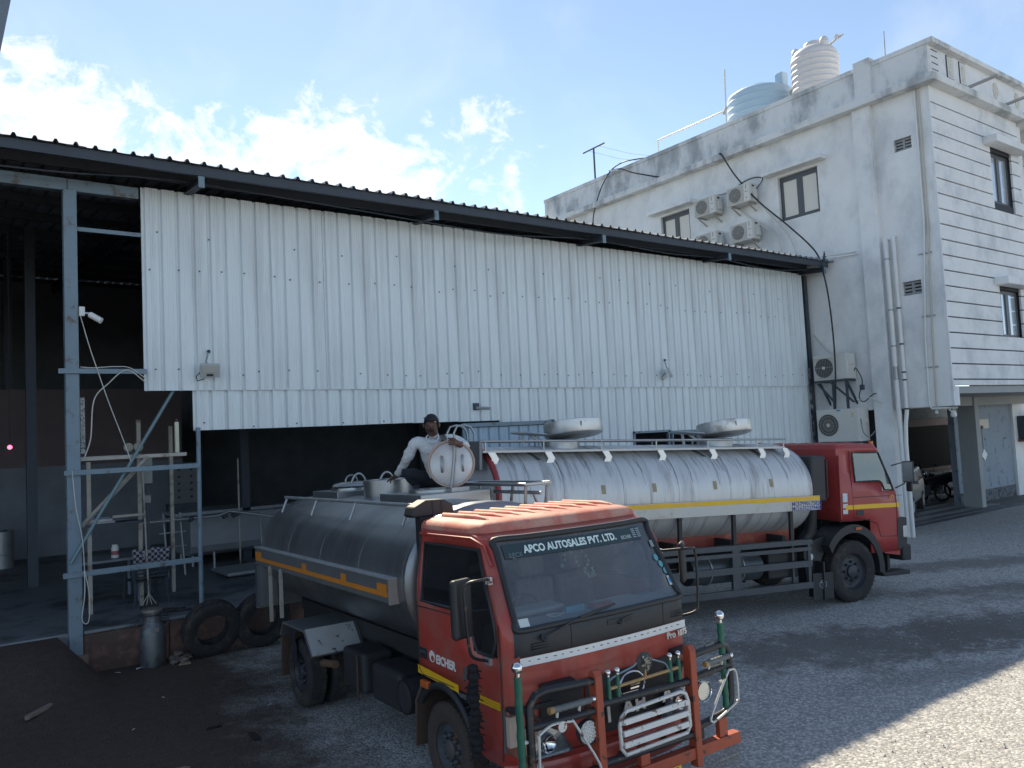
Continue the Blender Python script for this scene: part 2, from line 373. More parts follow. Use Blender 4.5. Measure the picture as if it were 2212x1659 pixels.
# --- ribbed sheets
def rib_profile(width, pitch=.25, h=.042, rw=.022, top=.026, mini=.004):
    pts = []; n = round(width/pitch)
    for i in range(n):
        x = i*pitch
        pts += [(x, 0), (x+.020, h), (x+.020+top, h), (x+.040+top, 0)]
        for f in (.3, .5, .7):
            c = x+.072+(pitch-.072)*f
            pts += [(c-.009, 0), (c-.004, mini), (c+.004, mini), (c+.009, 0)]
    pts.append((width, 0)); return pts
def sheet_mesh(name, width, z0, z1, nz=1, pitch=.25):
    prof = rib_profile(width, pitch); rows = []
    for k in range(nz+1):
        z = z0+(z1-z0)*k/nz
        rows.append([(x, d, z) for x, d in prof])
    return MB().grid(rows).mesh(name, False)
ZJ = 4.095
up = sheet_mesh('wall_sheet', 1.0, ZJ, 7.31, 1); up2 = sheet_mesh('wall_sheet_end', .5, ZJ, 7.31, 1)
x = 2.72; k = 0
while x < 20.2:
    wd = 1.0 if x+1.0 <= 20.3 else .5
    o = obj('wall_sheet', up if wd == 1.0 else up2, M_SHEET, shed, loc=(x, YS+rnd.uniform(-.0015, .0015), rnd.uniform(-.004, .004)), smooth=None)
    o.rotation_euler = (rnd.uniform(-.0006, .0006), 0, 0); x += wd
def low_sheet(x0, x1, z0, z1, mt=M_SHEET, y=YS+.035):
    me = sheet_mesh('wall_sheet', round((x1-x0)/.25)*.25, z0, z1)
    return obj('wall_sheet', me, mt, shed, loc=(x0, y+rnd.uniform(-.003, .003), 0))
x = 3.44
while x < 8.3: low_sheet(x, min(x+1.0, 8.44), 3.45+rnd.uniform(-.006, .006), ZJ+.05); x += 1.0
# right of the door the lower sheets reach the ground, with two openings
low_sheet(8.44, 9.44, 3.44, ZJ+.05); low_sheet(9.44, 10.69, 3.40, ZJ+.05)
for a, b in [(10.69, 11.69), (11.69, 12.69), (12.69, 13.19)]: low_sheet(a, b, .05, ZJ+.05)
low_sheet(13.19, 14.44, 3.07, ZJ+.05); low_sheet(13.19, 14.44, .05, 1.9)
low_sheet(14.44, 15.44, 3.04, ZJ+.05); low_sheet(14.44, 15.44, .05, 1.9)
x = 15.44
while x < 20.2: low_sheet(x, min(x+1, 20.44), .05, ZJ+.05); x += 1
# vertical dark seams where sheets lap, and end trim
MB().box(20.28, 20.42, YS-.03, YS+.08, 2.2, 7.25).build('end_post', M_STEELD, shed)
M_DIRT = mat('black_mould', (.045, .047, .045), .95, var=.3, scale=9, col2=(.3, .31, .31), amt=.28, scale2=7)
MB().box(20.16, 20.28, YS-.036, YS-.031, 2.2, 4.6).build('end_trim', M_DIRT, shed)
# sliding door panel with blue sheets in a frame
dr = MB().box(8.42, 10.72, YS-.16, YS-.11, 3.32, 3.40).box(8.42, 8.50, YS-.16, YS-.11, .2, 3.32).box(10.64, 10.72, YS-.16, YS-.11, .2, 3.42).box(8.5, 10.64, YS-.15, YS-.115, 1.7, 1.78).build('sliding_door', M_STEEL, shed, bevel=.006)
obj('door_sheet', sheet_mesh('door_sheet', 2.0, .25, 3.31), M_SHEET2, dr, loc=(8.53, YS-.10, 0)).matrix_parent_inverse = Matrix.Identity(4)
# frames of the two small openings
for a, b, zt in [(13.19, 14.38, 3.06), (14.47, 15.42, 3.03)]:
    MB().box(a, b, YS-.01, YS+.06, zt-.04, zt+.01).box(a, a+.04, YS-.01, YS+.06, 1.9, zt).box(b-.04, b, YS-.01, YS+.06, 1.9, zt).build('opening_frame', M_STEEL, shed)
# screw heads in their rows (too small to pick apart)
sc = MB()
for zc, st in ((6.02, .5), (4.38, .5), (3.52, .72), (6.55, 1.25)):
    xx = 2.9
    while xx < 19.9:
        if not (zc < 4 and (xx < 3.5 or xx > 8.3)):
            zz = zc+rnd.uniform(-.05, .05); x2 = xx+rnd.uniform(-.1, .1)
            sc.box(x2, x2+.022, YS-.014 if zc > 4.2 else YS+.022, YS-.002 if zc > 4.2 else YS+.034, zz, zz+.022)
        xx += st*rnd.uniform(.6, 1.3)
tag(sc.build('sheet_screw', M_STEELD, shed), kind='stuff')
# --- roof: corrugated sheets, each its own piece
SL = .085
def roof_mesh(width):
    prof = []; n = round(width/.25)
    for i in range(n):
        x = i*.25; prof += [(x, 0), (x+.075, .004), (x+.098, .052), (x+.128, .052), (x+.151, .004)]
    prof.append((width, 0)); rows = []
    for t in (0.0, 9.0, 18.3): rows.append([(x, t, 7.50+t*SL+d) for x, d in prof])
    return MB().grid(rows).mesh('roof_sheet', False)
rm = roof_mesh(1.25)
for i in range(27):
    o = obj('roof_sheet', rm, M_ROOF, shed, loc=(-6.4+i*1.0, 12.42+rnd.uniform(-.02, .02), .005*(i % 2)+rnd.uniform(0, .002)))
    o.modifiers.new('thickness', 'SOLIDIFY').thickness = .003
def zroof(y): return 7.5+(y-12.42)*SL
# purlins along the roof
for y in (12.52, 13.18, 14.5, 16.2, 18, 20, 22, 24, 26, 28, 30):
    MB().prism([(y-.03, zroof(y)-.155), (y+.03, zroof(y)-.155), (y+.03, zroof(y)-.006), (y-.03, zroof(y)-.011)], 0, -6.4, 20.3).build('purlin', M_STEELD, shed)
# rafters with end plates
for xr in (-.77, 3.43, 7.63, 11.83, 16.03, 20.12):
    y0, y1 = 12.5, 30.5
    p = [(y0, zroof(y0)-.30), (y1, zroof(y1)-.45), (y1, zroof(y1)-.16), (y0, zroof(y0)-.165)]
    rf = MB().prism(p, 0, xr-.012, xr+.012)
    for dz0, dz1 in ((-.30, -.285), (-.18, -.165)):
        rf.prism([(y0, zroof(y0)+dz0), (y1, zroof(y1)+dz0), (y1, zroof(y1)+dz1), (y0, zroof(y0)+dz1)], 0, xr-.06, xr+.06)
    ro = rf.build('rafter', M_STEELD, shed)
    MB().box(xr-.045, xr+.045, 12.475, 12.495, zroof(12.5)-.34, zroof(12.5)-.165).build('end_plate', M_STEEL, ro).matrix_parent_inverse = Matrix.Identity(4)
# eaves beam behind the sheets, and over the open bay
MB().box(-6.4, 2.69, YS-.02, YS+.12, 7.10, 7.28).build('eaves_beam', M_STEEL, shed, bevel=.006)
MB().box(2.75, 20.2, YS+.06, YS+.18, 7.08, 7.26).build('eaves_beam', M_STEELD, shed)
MB().box(1.70, 1.712, YS-.026, YS-.021, 7.10, 7.28).build('beam_splice', M_STEELD, shed)
# front column on its concrete foot, and inner columns
MB().box(1.64, 1.82, YS-.09, YS+.07, .26, 7.10).build('column', M_STEEL, shed, bevel=.008)
MB().box(1.60, 1.88, YS-.14, YS+.12, -.1, .28).build('column_foot', M_RUST, shed, bevel=.02)
for xc, yc in ((-2.6, YS), (5.9, 18.5), (1.7, 18.6), (10.3, 18.6), (14.5, 18.6), (1.7, 24), (7.6, 24), (13.5, 24)):
    MB().box(xc-.09, xc+.09, yc, yc+.16, FZ-.05, zroof(yc)-.2).build('column', M_STEELD, shed)
# secondary post under the sheets' left end, rails and braces of the side frame
MB().tube([(3.50, YS+.03, FZ), (3.515, YS+.03, 3.5)], .036, 10).build('tube_post', M_STEEL, shed, smooth=40)
MB().box(1.82, 2.72, YS-.02, YS+.02, 6.50, 6.56).build('girt', M_STEEL, shed)
MB().box(1.545, 2.74, YS-.13, YS-.092, 4.345, 4.42).build('girt', M_STEEL, shed, bevel=.004)
MB().box(1.60, 3.49, YS-.14, YS-.092, 2.86, 2.935).build('rail', M_STEEL, shed, bevel=.004)
MB().box(1.57, 3.48, YS-.14, YS-.092, 1.395, 1.475).build('rail', M_STEEL, shed, bevel=.004)
MB().tube([(3.19, YS+.09, 4.14), (1.66, YS-.155, 1.60)], .026, 8).build('brace', mat('green_grey_pipe', (.17, .25, .27), .5, .3, var=.1), shed, smooth=40)
MB().tube([(2.76, YS+.02, 3.07), (1.83, YS+.02, 2.10)], .034, 4).build('brace', M_PALE, shed)
MB().box(1.82, 3.33, YS+.02, YS+.06, 3.06, 3.115).build('bracket_arm', M_PALE, shed, bevel=.004)
MB().box(1.84, 1.90, YS+.02, YS+.05, 3.17, 4.0).build('perforated_strip', mat('perforated', (.40, .41, .40), .6, var=.3, scale=60, col2=(.06, .07, .08), amt=.25, scale2=45), shed)
# interior side and back walls
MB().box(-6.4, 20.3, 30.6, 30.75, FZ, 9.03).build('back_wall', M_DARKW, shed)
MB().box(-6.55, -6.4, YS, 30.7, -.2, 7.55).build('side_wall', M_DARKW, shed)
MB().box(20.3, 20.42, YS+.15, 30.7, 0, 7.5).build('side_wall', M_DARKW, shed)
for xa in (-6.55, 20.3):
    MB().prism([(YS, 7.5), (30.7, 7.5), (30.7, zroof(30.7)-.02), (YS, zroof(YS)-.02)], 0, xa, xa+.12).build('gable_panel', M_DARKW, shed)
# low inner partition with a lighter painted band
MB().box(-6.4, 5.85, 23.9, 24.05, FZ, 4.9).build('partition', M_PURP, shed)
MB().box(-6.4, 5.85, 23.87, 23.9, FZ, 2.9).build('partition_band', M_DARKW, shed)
# bundle of cables sagging under the eaves
cab_m = mat('black_cable', (.02, .021, .023), .6, var=.1); cab_g = mat('grey_cable', (.22, .23, .24), .6, var=.1); cab_w = mat('white_cable', (.55, .54, .5), .55, var=.1)
pts = [(-2.5, 12.9, 7.12), (.84, 12.9, 7.22), (1.7, 12.9, 7.25), (2.6, 12.9, 7.33), (3.43, 12.9, 7.36), (4.8, 12.9, 7.32), (6.5, 12.9, 7.27), (8.5, 12.9, 7.2), (9.7, 12.9, 7.2), (11.83, 12.9, 7.33), (14.3, 12.9, 7.26), (16.03, 12.9, 7.31), (18.2, 12.9, 7.2), (20.2, 12.9, 7.35)]
cable('eaves_cable', pts, .014, M_STEELD, None, label='dark cable run sagging between rafters under the shed eaves')
# ================================================================== OFFICE BUILDING
XB, YF = 20.5, 9.5
M_PLAS = mat('white_plaster', (.79, .79, .775), .92, var=.07, scale=1.4, col2=(.56, .575, .58), amt=.16, scale2=.85, stretch=(1, 1, .7), edge=.16, bump=.25, bscale=9, bdist=.02)
M_PLASF = mat('white_plaster_front', (.74, .75, .755), .92, var=.06, scale=1.6, col2=(.56, .58, .60), amt=.16, scale2=1.1, edge=.14, bump=.2, bscale=9, bdist=.02)
M_PARA = mat('stained_parapet', (.73, .735, .725), .92, var=.09, scale=2.2, col2=(.36, .375, .38), amt=.22, scale2=1.1, stretch=(1, 1, .55), edge=.12, bump=.3, bscale=12, bdist=.02)
M_GROOVE = mat('groove_paint', (.05, .054, .062), .9, var=.1)
M_WFR = mat('window_frame_grey', (.085, .09, .10), .45, .1, var=.06)
M_PANE = mat('beige_reflection_pane', (.66, .62, .54), .22, 0, var=.03, scale=.8, spec=.7)  # beige colour painted in for sky and cloud reflected by the glass
M_PANEB = mat('mirror_pane', (.56, .60, .64), .08, .55, var=.02, spec=.8)
M_COLB = mat('porch_blue', (.27, .32, .375), .9, var=.1, scale=1.5, col2=(.12, .13, .15), amt=.04, scale2=3)
M_COLG = mat('porch_grey', (.33, .345, .345), .9, var=.08, scale=1.5)
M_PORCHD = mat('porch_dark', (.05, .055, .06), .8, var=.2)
bld = thing('office_building', 'white plastered three-storey office block with grooved front and roof parapet', 'building', (24, 12, 0), world=True)
def wall_x(xa, xb, y0, y1, z0, z1, holes=()):
    """wall slab between x=xa and x=xb with rectangular openings (ya,yb,za,zb)"""
    Ys = sorted({y0, y1}|{h[0] for h in holes}|{h[1] for h in holes}); Zs = sorted({z0, z1}|{h[2] for h in holes}|{h[3] for h in holes})
    solid = {}
    for i in range(len(Ys)-1):
        for j in range(len(Zs)-1):
            cy, cz = (Ys[i]+Ys[i+1])/2, (Zs[j]+Zs[j+1])/2
            solid[i, j] = not any(h[0] < cy < h[1] and h[2] < cz < h[3] for h in holes)
    b = MB()
    for (i, j), s_ in solid.items():
        if not s_: continue
        a0, a1, c0, c1 = Ys[i], Ys[i+1], Zs[j], Zs[j+1]
        for x in (xa, xb): b.add([(x, a0, c0), (x, a1, c0), (x, a1, c1), (x, a0, c1)], [(0, 1, 2, 3)])
        if not solid.get((i-1, j)): b.add([(xa, a0, c0), (xb, a0, c0), (xb, a0, c1), (xa, a0, c1)], [(0, 1, 2, 3)])
        if not solid.get((i+1, j)): b.add([(xa, a1, c0), (xb, a1, c0), (xb, a1, c1), (xa, a1, c1)], [(0, 1, 2, 3)])
        if not solid.get((i, j-1)): b.add([(xa, a0, c0), (xa, a1, c0), (xb, a1, c0), (xb, a0, c0)], [(0, 1, 2, 3)])
        if not solid.get((i, j+1)): b.add([(xa, a0, c1), (xa, a1, c1), (xb, a1, c1), (xb, a0, c1)], [(0, 1, 2, 3)])
    return b
W1 = (12.73, 14.05, 9.03, 10.36); W2 = (17.48, 18.77, 9.03, 10.35)
V1 = (10.03, 10.49, 10.0, 10.33); V2 = (10.07, 10.56, 6.22, 6.58)
wall_x(XB, XB+.23, 9.56, 25.0, 3.32, 11.47, [W1, W2, V1, V2]).build('side_wall', M_PLAS, bld, recalc=True)
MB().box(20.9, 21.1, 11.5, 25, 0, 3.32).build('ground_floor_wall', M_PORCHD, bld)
MB().box(XB, XB+.4, 12.2, 25, 0, 3.3).build('ground_floor_wall', M_PLAS, bld)
MB().box(XB+.02, 32, 24.8, 25.0, 0, 11.46).build('rear_wall', M_PLAS, bld)
# pilaster to the ground and its stub on the parapet
MB().box(XB-.13, XB+.3, 11.02, 11.52, 0, 11.46).build('pilaster', M_PLAS, bld, bevel=.012)
MB().box(XB-.10, XB+.2, 10.93, 11.40, 11.65, 12.76).build('parapet_stub', M_PARA, bld, bevel=.015)
# cornice slab and parapet
MB().box(20.2, 33, 9.22, 25.1, 11.46, 11.65).build('cornice', M_PARA, bld, bevel=.012)
MB().box(XB, XB+.14, 9.46, 25.04, 11.65, 12.51).build('side_parapet', M_PARA, bld)
MB().box(XB-.03, XB+.17, 9.30, 25.06, 12.51, 12.645).build('parapet_coping', M_PARA, bld, bevel=.01)
MB().box(XB+.18, 33, 9.30, 9.50, 12.51, 12.645).build('parapet_coping', M_PARA, bld, bevel=.01)
# windows on the side face, with sunshades
def side_window(h, nm='window'):
    y0, y1, z0, z1 = h; xr = XB+.11
    f = MB()
    f.box(xr, xr+.06, y0+.002, y0+.06, z0+.002, z1-.002).box(xr, xr+.06, y1-.06, y1-.002, z0+.002, z1-.002).box(xr, xr+.06, y0+.06, y1-.06, z0+.002, z0+.07).box(xr, xr+.06, y0+.06, y1-.06, z1-.09, z1-.002)
    ym = (y0+y1)/2; f.box(xr-.012, xr+.05, ym-.045, ym+.045, z0+.07, z1-.09)
    for a, b in ((y0+.06, ym-.045), (ym+.045, y1-.06)):
        f.box(xr-.008, xr+.045, a, a+.05, z0+.07, z1-.09).box(xr-.008, xr+.045, b-.05, b, z0+.07, z1-.09).box(xr-.008, xr+.045, a+.05, b-.05, z1-.15, z1-.09).box(xr-.008, xr+.045, a+.05, b-.05, z0+.07, z0+.12)
    w = f.build(nm, M_WFR, bld)
    for a, b in ((y0+.11, ym-.095), (ym+.095, y1-.11)):
        MB().box(xr+.012, xr+.02, a, b, z0+.12, z1-.15).build('pane', M_PANE, w).matrix_parent_inverse = Matrix.Identity(4)
    MB().box(xr-.004, xr-.001, ym-.004, ym+.004, z0+.08, z1-.1).build('sash_joint', M_STEELD, w).matrix_parent_inverse = Matrix.Identity(4)
    return w
side_window(W1); side_window(W2)
for y0, y1 in ((12.42, 14.40), (17.15, 19.12)):
    MB().box(XB-.32, XB-.002, y0, y1, 10.45, 10.57).build('sunshade', M_PLAS, bld, bevel=.008)
# louvred cement vents
M_VENT = mat('vent_cement', (.30, .31, .31), .95, var=.15, scale=8)
for h in (V1, V2):
    y0, y1, z0, z1 = h
    v = MB().box(XB+.14, XB+.17, y0, y1, z0, z1).build('vent', M_PORCHD, bld)
    for k in range(4):
        zc = z0+(k+.5)*(z1-z0)/4
        MB().box(XB+.08, XB+.135, y0+.002, y1-.002, zc-.022, zc+.026).build('louvre', M_VENT, v).matrix_parent_inverse = Matrix.Identity(4)
    MB().box(XB+.072, XB+.13, (y0+y1)/2-.03, (y0+y1)/2+.03, z0+.002, z1-.002).build('mullion', M_VENT, v).matrix_parent_inverse = Matrix.Identity(4)
# front: plaster bands proud of dark grooves
XE = 25.62
FW1 = (23.76, 25.08, 8.91, 10.33); FW2 = (23.6, 24.92, 5.15, 6.43)
MB().box(XB+.01, 23.74, YF+.05, YF+.28, 3.83, 11.46).box(25.1, XE, YF+.05, YF+.28, 3.83, 11.46).box(23.74, 25.1, YF+.05, YF+.28, 10.35, 11.46).box(23.74, 25.1, YF+.05, YF+.28, 6.45, 8.89).box(23.74, 25.1, YF+.05, YF+.28, 3.83, 5.13).build('front_wall', M_GROOVE, bld)
zs = [11.46, 11.035]+[11.035-.3925*(k+1) for k in range(18)]+[3.82]
for k in range(len(zs)-1):
    zt, zb = zs[k]-(.016 if k else 0), zs[k+1]+(.016 if k < len(zs)-2 else 0)
    segs = [(XB+.045, XE)]
    for h in (FW1, FW2):
        if zb < h[3]-.02 and zt > h[2]+.02: segs = [(XB+.045, h[0]), (h[1], XE)]
    for a, b in segs:
        MB().box(a, b, YF, YF+.06, zb, zt).build('plaster_band', M_PLASF, bld, bevel=.006)
MB().box(XB, XB+.04, YF-.004, YF+.062, 3.32, 11.46).build('corner_edge', M_PLASF, bld, bevel=.006)
MB().box(XB+.045, XB+.30, YF+.0, YF+.06, 3.32, 3.80).build('corner_drop', M_PLASF, bld)
def front_window(h):
    x0, x1, z0, z1 = h; y = YF+.12; f = MB()
    f.box(x0, x0+.07, y, y+.06, z0, z1).box(x1-.07, x1, y, y+.06, z0, z1).box(x0+.07, x1-.07, y, y+.06, z0, z0+.07).box(x0+.07, x1-.07, y, y+.06, z1-.09, z1)
    xm = (x0+x1)/2; f.box(xm-.09, xm+.09, y-.012, y+.05, z0+.07, z1-.09)
    w = f.build('window', M_WFR, bld)
    for a, b in ((x0+.07, xm-.09), (xm+.09, x1-.07)):
        MB().box(a, b, y+.02, y+.028, z0+.07, z1-.09).build('pane', M_PANEB, w).matrix_parent_inverse = Matrix.Identity(4)
    return w
front_window(FW1); front_window(FW2)
for x0, x1, z in ((23.35, 25.5, 10.42), (23.3, 25.2, 6.52)):
    MB().box(x0, x1, YF-.36, YF-.002, z, z+.20).build('sunshade', M_PLASF, bld, bevel=.008)
# front parapet with slots, ovals and drain spouts
sl_holes = [(21.50, 21.86, 11.90, 12.40), (22.20, 22.56, 11.90, 12.40)]
fp = MB()
fp.box(XB+.15, 33, 9.47, 9.60, 11.65, 12.51)
fp.build('front_parapet', M_PLASF, bld)
M_STONE = mat('pale_stone_chip', (.62, .58, .50), .95, var=.3, scale=9, bump=.8, bscale=14, bdist=.03)
for (x0, x1, z0, z1) in sl_holes:
    s_ = MB().box(x0, x1, 9.452, 9.468, z0-.06, z1+.06).build('slot_frame', M_GROOVE, bld)
    MB().box(x0+.025, x1-.025, 9.443, 9.451, z0-.035, z1+.035).build('slot_margin', M_PLASF, s_).matrix_parent_inverse = Matrix.Identity(4)
    MB().box(x0+.09, x1-.09, 9.435, 9.442, z0+.01, z1-.01).build('slot_stone', M_STONE, s_).matrix_parent_inverse = Matrix.Identity(4)
for xo in (24.35, 25.75, 27.1, 28.4):
    b = MB(); b.lathe([(.001, 0), (.16, 0), (.15, .02), (.001, .022)], 18, Matrix.Translation((xo, 9.468, 12.13)) @ Matrix.Rotation(R(90), 4, 'X') @ Matrix.Scale(1.5, 4, (0, 1, 0)))
    b.build('oval_stone', M_STONE, bld, smooth=40)
for xo in (22.35, 24.6, 26.8):
    MB().cyl((xo, 9.5, 11.72), (xo+.06, 8.62, 11.80), .045, 10).build('drain_spout', mat('dusty_pvc', (.42, .41, .40), .6, var=.1), bld, smooth=40)
for k in range(4):
    MB().box(20.72, 21.05, 9.462, 9.468, 12.42-.17*k, 12.44-.17*k).build('groove_line', M_GROOVE, bld)
# beyond the grooved bay the front is set back with a balcony
MB().box(XE, 33, 11.2, 11.4, 3.8, 11.46).build('recess_wall', M_PLAS, bld)
MB().box(XE+.02, 33, YF+.1, YF+.22, 8.05, 9.1).box(XE+.02, 33, YF+.1, 11.2, 7.85, 8.05).build('balcony', M_PLASF, bld)
MB().box(XE+.3, XE+.55, YF+.12, YF+.37, 9.1, 11.46).build('balcony_column', M_PLASF, bld)
MB().box(XE+.02, 33, YF+.1, 11.2, 3.82, 4.02).build('balcony', M_PLASF, bld)
# first-floor slab and porch: beams, columns and walls under the overhang
MB().box(XB+.24, 33, YF+.08, 16.5, 3.62, 3.80).build('floor_slab', M_COLG, bld)
MB().box(XB+.05, 33, 12.2, 12.55, 3.34, 3.66).build('porch_beam', M_COLG, bld)
MB().box(XB+.02, XB+.26, YF+.1, 11.0, 3.30, 3.62).build('porch_beam', M_COLG, bld)
MB().box(27.55, 27.82, 12.15, 12.72, 0, 3.62).build('porch_column', M_COLG, bld, bevel=.01)
MB().box(27.83, 27.835, 12.16, 12.71, 0, 3.6).build('column_face', M_PLASF, bld)
MB().box(27.9, 32.2, 13.0, 13.2, 0, 3.62).build('porch_wall', M_COLB, bld)
MB().box(32.2, 36, 12.9, 13.2, 0, 3.62).build('porch_wall', M_PLASF, bld)
MB().box(27.9, 32.2, 12.99, 12.999, 0, .42).build('wall_skirt', mat('skirt_worn', (.16, .18, .2), .95, var=.3, scale=6, col2=(.06, .06, .065), amt=.3, scale2=6), bld)
MB().box(XB+.4, 37, 15.35, 15.5, 0, 3.62).build('porch_back_wall', M_COLB, bld)
pw = MB().box(28.9, 36.0, 15.29, 15.345, .96, 1.1).box(28.9, 29.2, 15.29, 15.345, 1.101, 2.68).box(28.9, 36.0, 15.29, 15.345, 2.681, 2.95).build('porch_window', mat('purple_frame', (.17, .14, .145), .7, var=.1), bld)
MB().box(29.2, 36.0, 15.30, 15.34, 1.10, 2.68).build('pane', mat('dark_pane', (.012, .016, .02), .75, spec=.1), pw).matrix_parent_inverse = Matrix.Identity(4)
# porch paving: strips of dark and light tile, laid as separate tiles
M_T1 = mat('tile_dark', (.09, .10, .115), .5, var=.15, scale=5); M_T2 = mat('tile_light', (.25, .255, .25), .5, var=.12, scale=5)
pv = MB().box(XB+.32, 34, 11.86, 17.4, -.1, .012).build('porch_floor', mat('tile_bed', (.13, .13, .13), .9)); tag(pv, kind='structure')
tl = MB().box(0, .42, 0, .30, 0, .022).mesh('tile'); 
tl2 = tl.copy()
tl.materials.append(M_T1); tl2.materials.append(M_T2)
for j in range(16):
    for i in range(18):
        y = 11.9+j*.315; x = 21.0+i*.43+(.2 if j % 2 else 0)
        if y < 17: 
            o = obj('tile', tl if (j % 2 == 0) else tl2, None, pv, loc=(x, y, .006+rnd.uniform(0, .003)))
for i in range(26):
    obj('border_tile', tl, None, pv, loc=(20.85+i*.43, 11.57, -.004))
# rooftop water tanks
def water_tank(name, label, loc, r, h, ribs, mt, lid_r, wav):
    t = thing(name, label, 'water tank', loc)
    prof = [(.05, 0), (r*.96, 0), (r, .05)]
    n = ribs*8
    for i in range(n+1):
        z = .06+(h*.80-.06)*i/n
        prof.append((r+.035*max(0, math.sin(i/8*2*math.pi))**.7 if wav else r+.02*(1 if i % 8 in (1, 2) else 0), z))
    prof += [(r*.97, h*.83), (r*.86, h*.88), (r*.62, h*.93), (lid_r*1.1, h*.96), (.05, h*.97)]
    MB().lathe(prof, 40).build('tank_body', mt, t, smooth=50)
    MB().lathe([(.03, h*.96), (lid_r, h*.96), (lid_r, h*1.0), (lid_r*.9, h*1.03), (.03, h*1.05)], 24).build('lid', mt, t, smooth=40)
    return t
mW = mat('white_tank', (.64, .62, .62), .5, var=.03); mBl = mat('pale_blue_tank', (.40, .54, .66), .5, var=.03)
WT = water_tank('water_tank', 'tall white ribbed plastic water tank on the roof with a lug each side', (22.8, 13.98, 13.05), .70, 1.95, 8, mW, .30, True)
for s_ in (-1, 1):
    MB().sphere((0, 0, 0), .16, 12, 8, Matrix.Translation((-.2, s_*.50, 1.80)), (1, .8, 1.25)).build('lifting_lug', mW, WT, smooth=60)
MB().box(-.8, .8, -.8, .8, -.14, 0).build('stand', M_STEELD, WT)
BT = water_tank('water_tank', 'wide pale blue plastic water tank on the roof with square lugs', (22.85, 16.1, 12.6), 1.10, 1.85, 6, mBl, .35, False)
for s_ in (-1, 1):
    MB().box(-.16, .16, s_*.86-.15, s_*.86+.15, 1.40, 2.0).build('lifting_lug', mBl, BT, bevel=.03)
for t, hh in ((WT, 1.0), (BT, 1.0)): pass
# tank stands down to the roof slab
rs = thing('tank_platform', 'low brick platform carrying the rooftop water tanks behind the parapet', 'platform', (22.8, 15, 11.65), world=True)
MB().box(22.0, 23.7, 13.2, 14.75, 11.65, 12.91).build('pier', M_PLAS, rs); MB().box(21.7, 24.0, 14.9, 17.3, 11.65, 12.6).build('pier', M_PLAS, rs)
# plumbing on the roof
M_PVC = mat('white_pvc', (.72, .72, .70), .45, var=.06); M_PVCY = mat('cream_pvc', (.52, .48, .40), .5, var=.06)
pl = thing('roof_water_pipe', 'white water pipe rail standing above the parapet beside the blue tank', 'pipe', (21.2, 17, 12.6), world=True)
MB().tube([(21.2, 19.32, 12.5), (21.2, 19.29, 13.39), (21.2, 16.32, 13.39)], .03, 8).build('pipe_run', M_PVC, pl, smooth=50)
MB().cyl((21.2, 16.32, 12.3), (21.2, 16.22, 14.75), .028, 8).build('riser', M_PVC, pl, smooth=50)
MB().cyl((21.2, 16.36, 13.28), (21.2, 16.24, 13.5), .05, 10).build('tee_joint', M_PVCY, pl, smooth=50)
an = thing('aerial_pole', 'thin T-shaped steel aerial pole standing on the far parapet', 'aerial', (20.75, 22.2, 12.6), world=True)
MB().cyl((20.75, 22.2, 12.6), (20.75, 22.2, 13.95), .035, 8).build('pole', M_STEELD, an); MB().cyl((20.75, 22.8, 13.95), (20.75, 21.6, 13.97), .03, 8).build('crossbar', M_STEELD, an)
for dy in (.3, -.3): MB().tube([(20.75, 22.2+dy, 13.95), (20.9, 20.7+dy, 13.2), (21.0, 19.4+dy, 12.7)], .006, 5).build('stay_wire', M_GALV, an)
rdx = thing('lightning_rod', 'thin bare rod rising from the roof near the front corner', 'rod', (23, 11.8, 12), world=True)
MB().cyl((23, 11.83, 11.65), (23, 11.8, 14.55), .018, 6).build('rod', M_GALV, rdx)
tp = thing('tank_inlet_pipe', 'cream inlet pipe with a valve on top of the white tank', 'pipe', (22.8, 13.2, 14.9), world=True)
MB().tube([(22.8, 13.62, 14.72), (22.8, 13.2, 14.86), (22.8, 12.95, 14.92)], .03, 8).build('pipe_run', M_PVCY, tp, smooth=40)
MB().box(22.75, 22.85, 13.1, 13.22, 14.86, 15.0).build('valve', M_PVC, tp, bevel=.01)
MB().tube([(22.6, 14.75, 13.0), (22.6, 14.78, 13.75), (22.6, 14.65, 13.85)], .04, 8).build('downpipe', M_PVCY, tp, smooth=40)
# soil pipes down the side face
for i, (y0, y1, zt, rr, lb) in enumerate([(10.86, 10.86, 7.75, .062, 'thick white soil pipe running down beside the corner pilaster'), (10.66, 10.66, 7.8, .05, 'white soil pipe with grey joints next to the thick one')]):
    d = thing('drain_pipe', lb, 'drain pipe', (XB-.1, y0, 0), world=True)
    if i == 0:
        MB().tube([(XB+.1, y0, zt+.04), (XB-.1, y0, zt), (XB-.1, y0, 5), (XB-.1, y1, 0.0)], rr, 14).build('pipe_run', M_PVC, d, smooth=50)
    else:
        MB().tube([(XB+.1, y0, zt+.04), (XB-.08, y0, zt), (XB-.08, y0, 3.25), (XB-.08, y0+.06, 2.9), (XB-.08, y0+.09, 2.4), (XB-.08, y0+.09, 0)], rr, 14).build('pipe_run', M_PVC, d, smooth=50)
    for zc in ((7.25, 5.9, 4.95) if i == 0 else (5.92, 4.98, 4.25, 4.05, 3.3)):
        MB().cyl((XB-.1+.02*i, y0, zc-.02), (XB-.1+.02*i, y0, zc+.02), rr*1.09, 14).build('joint', M_STEELD if i else M_GALV, d, smooth=40)
    if i == 0: MB().cyl((XB-.1, y0, 4.06), (XB-.1, y0, 4.42), rr*1.04, 14).build('sleeve', M_GALV, d, smooth=40)
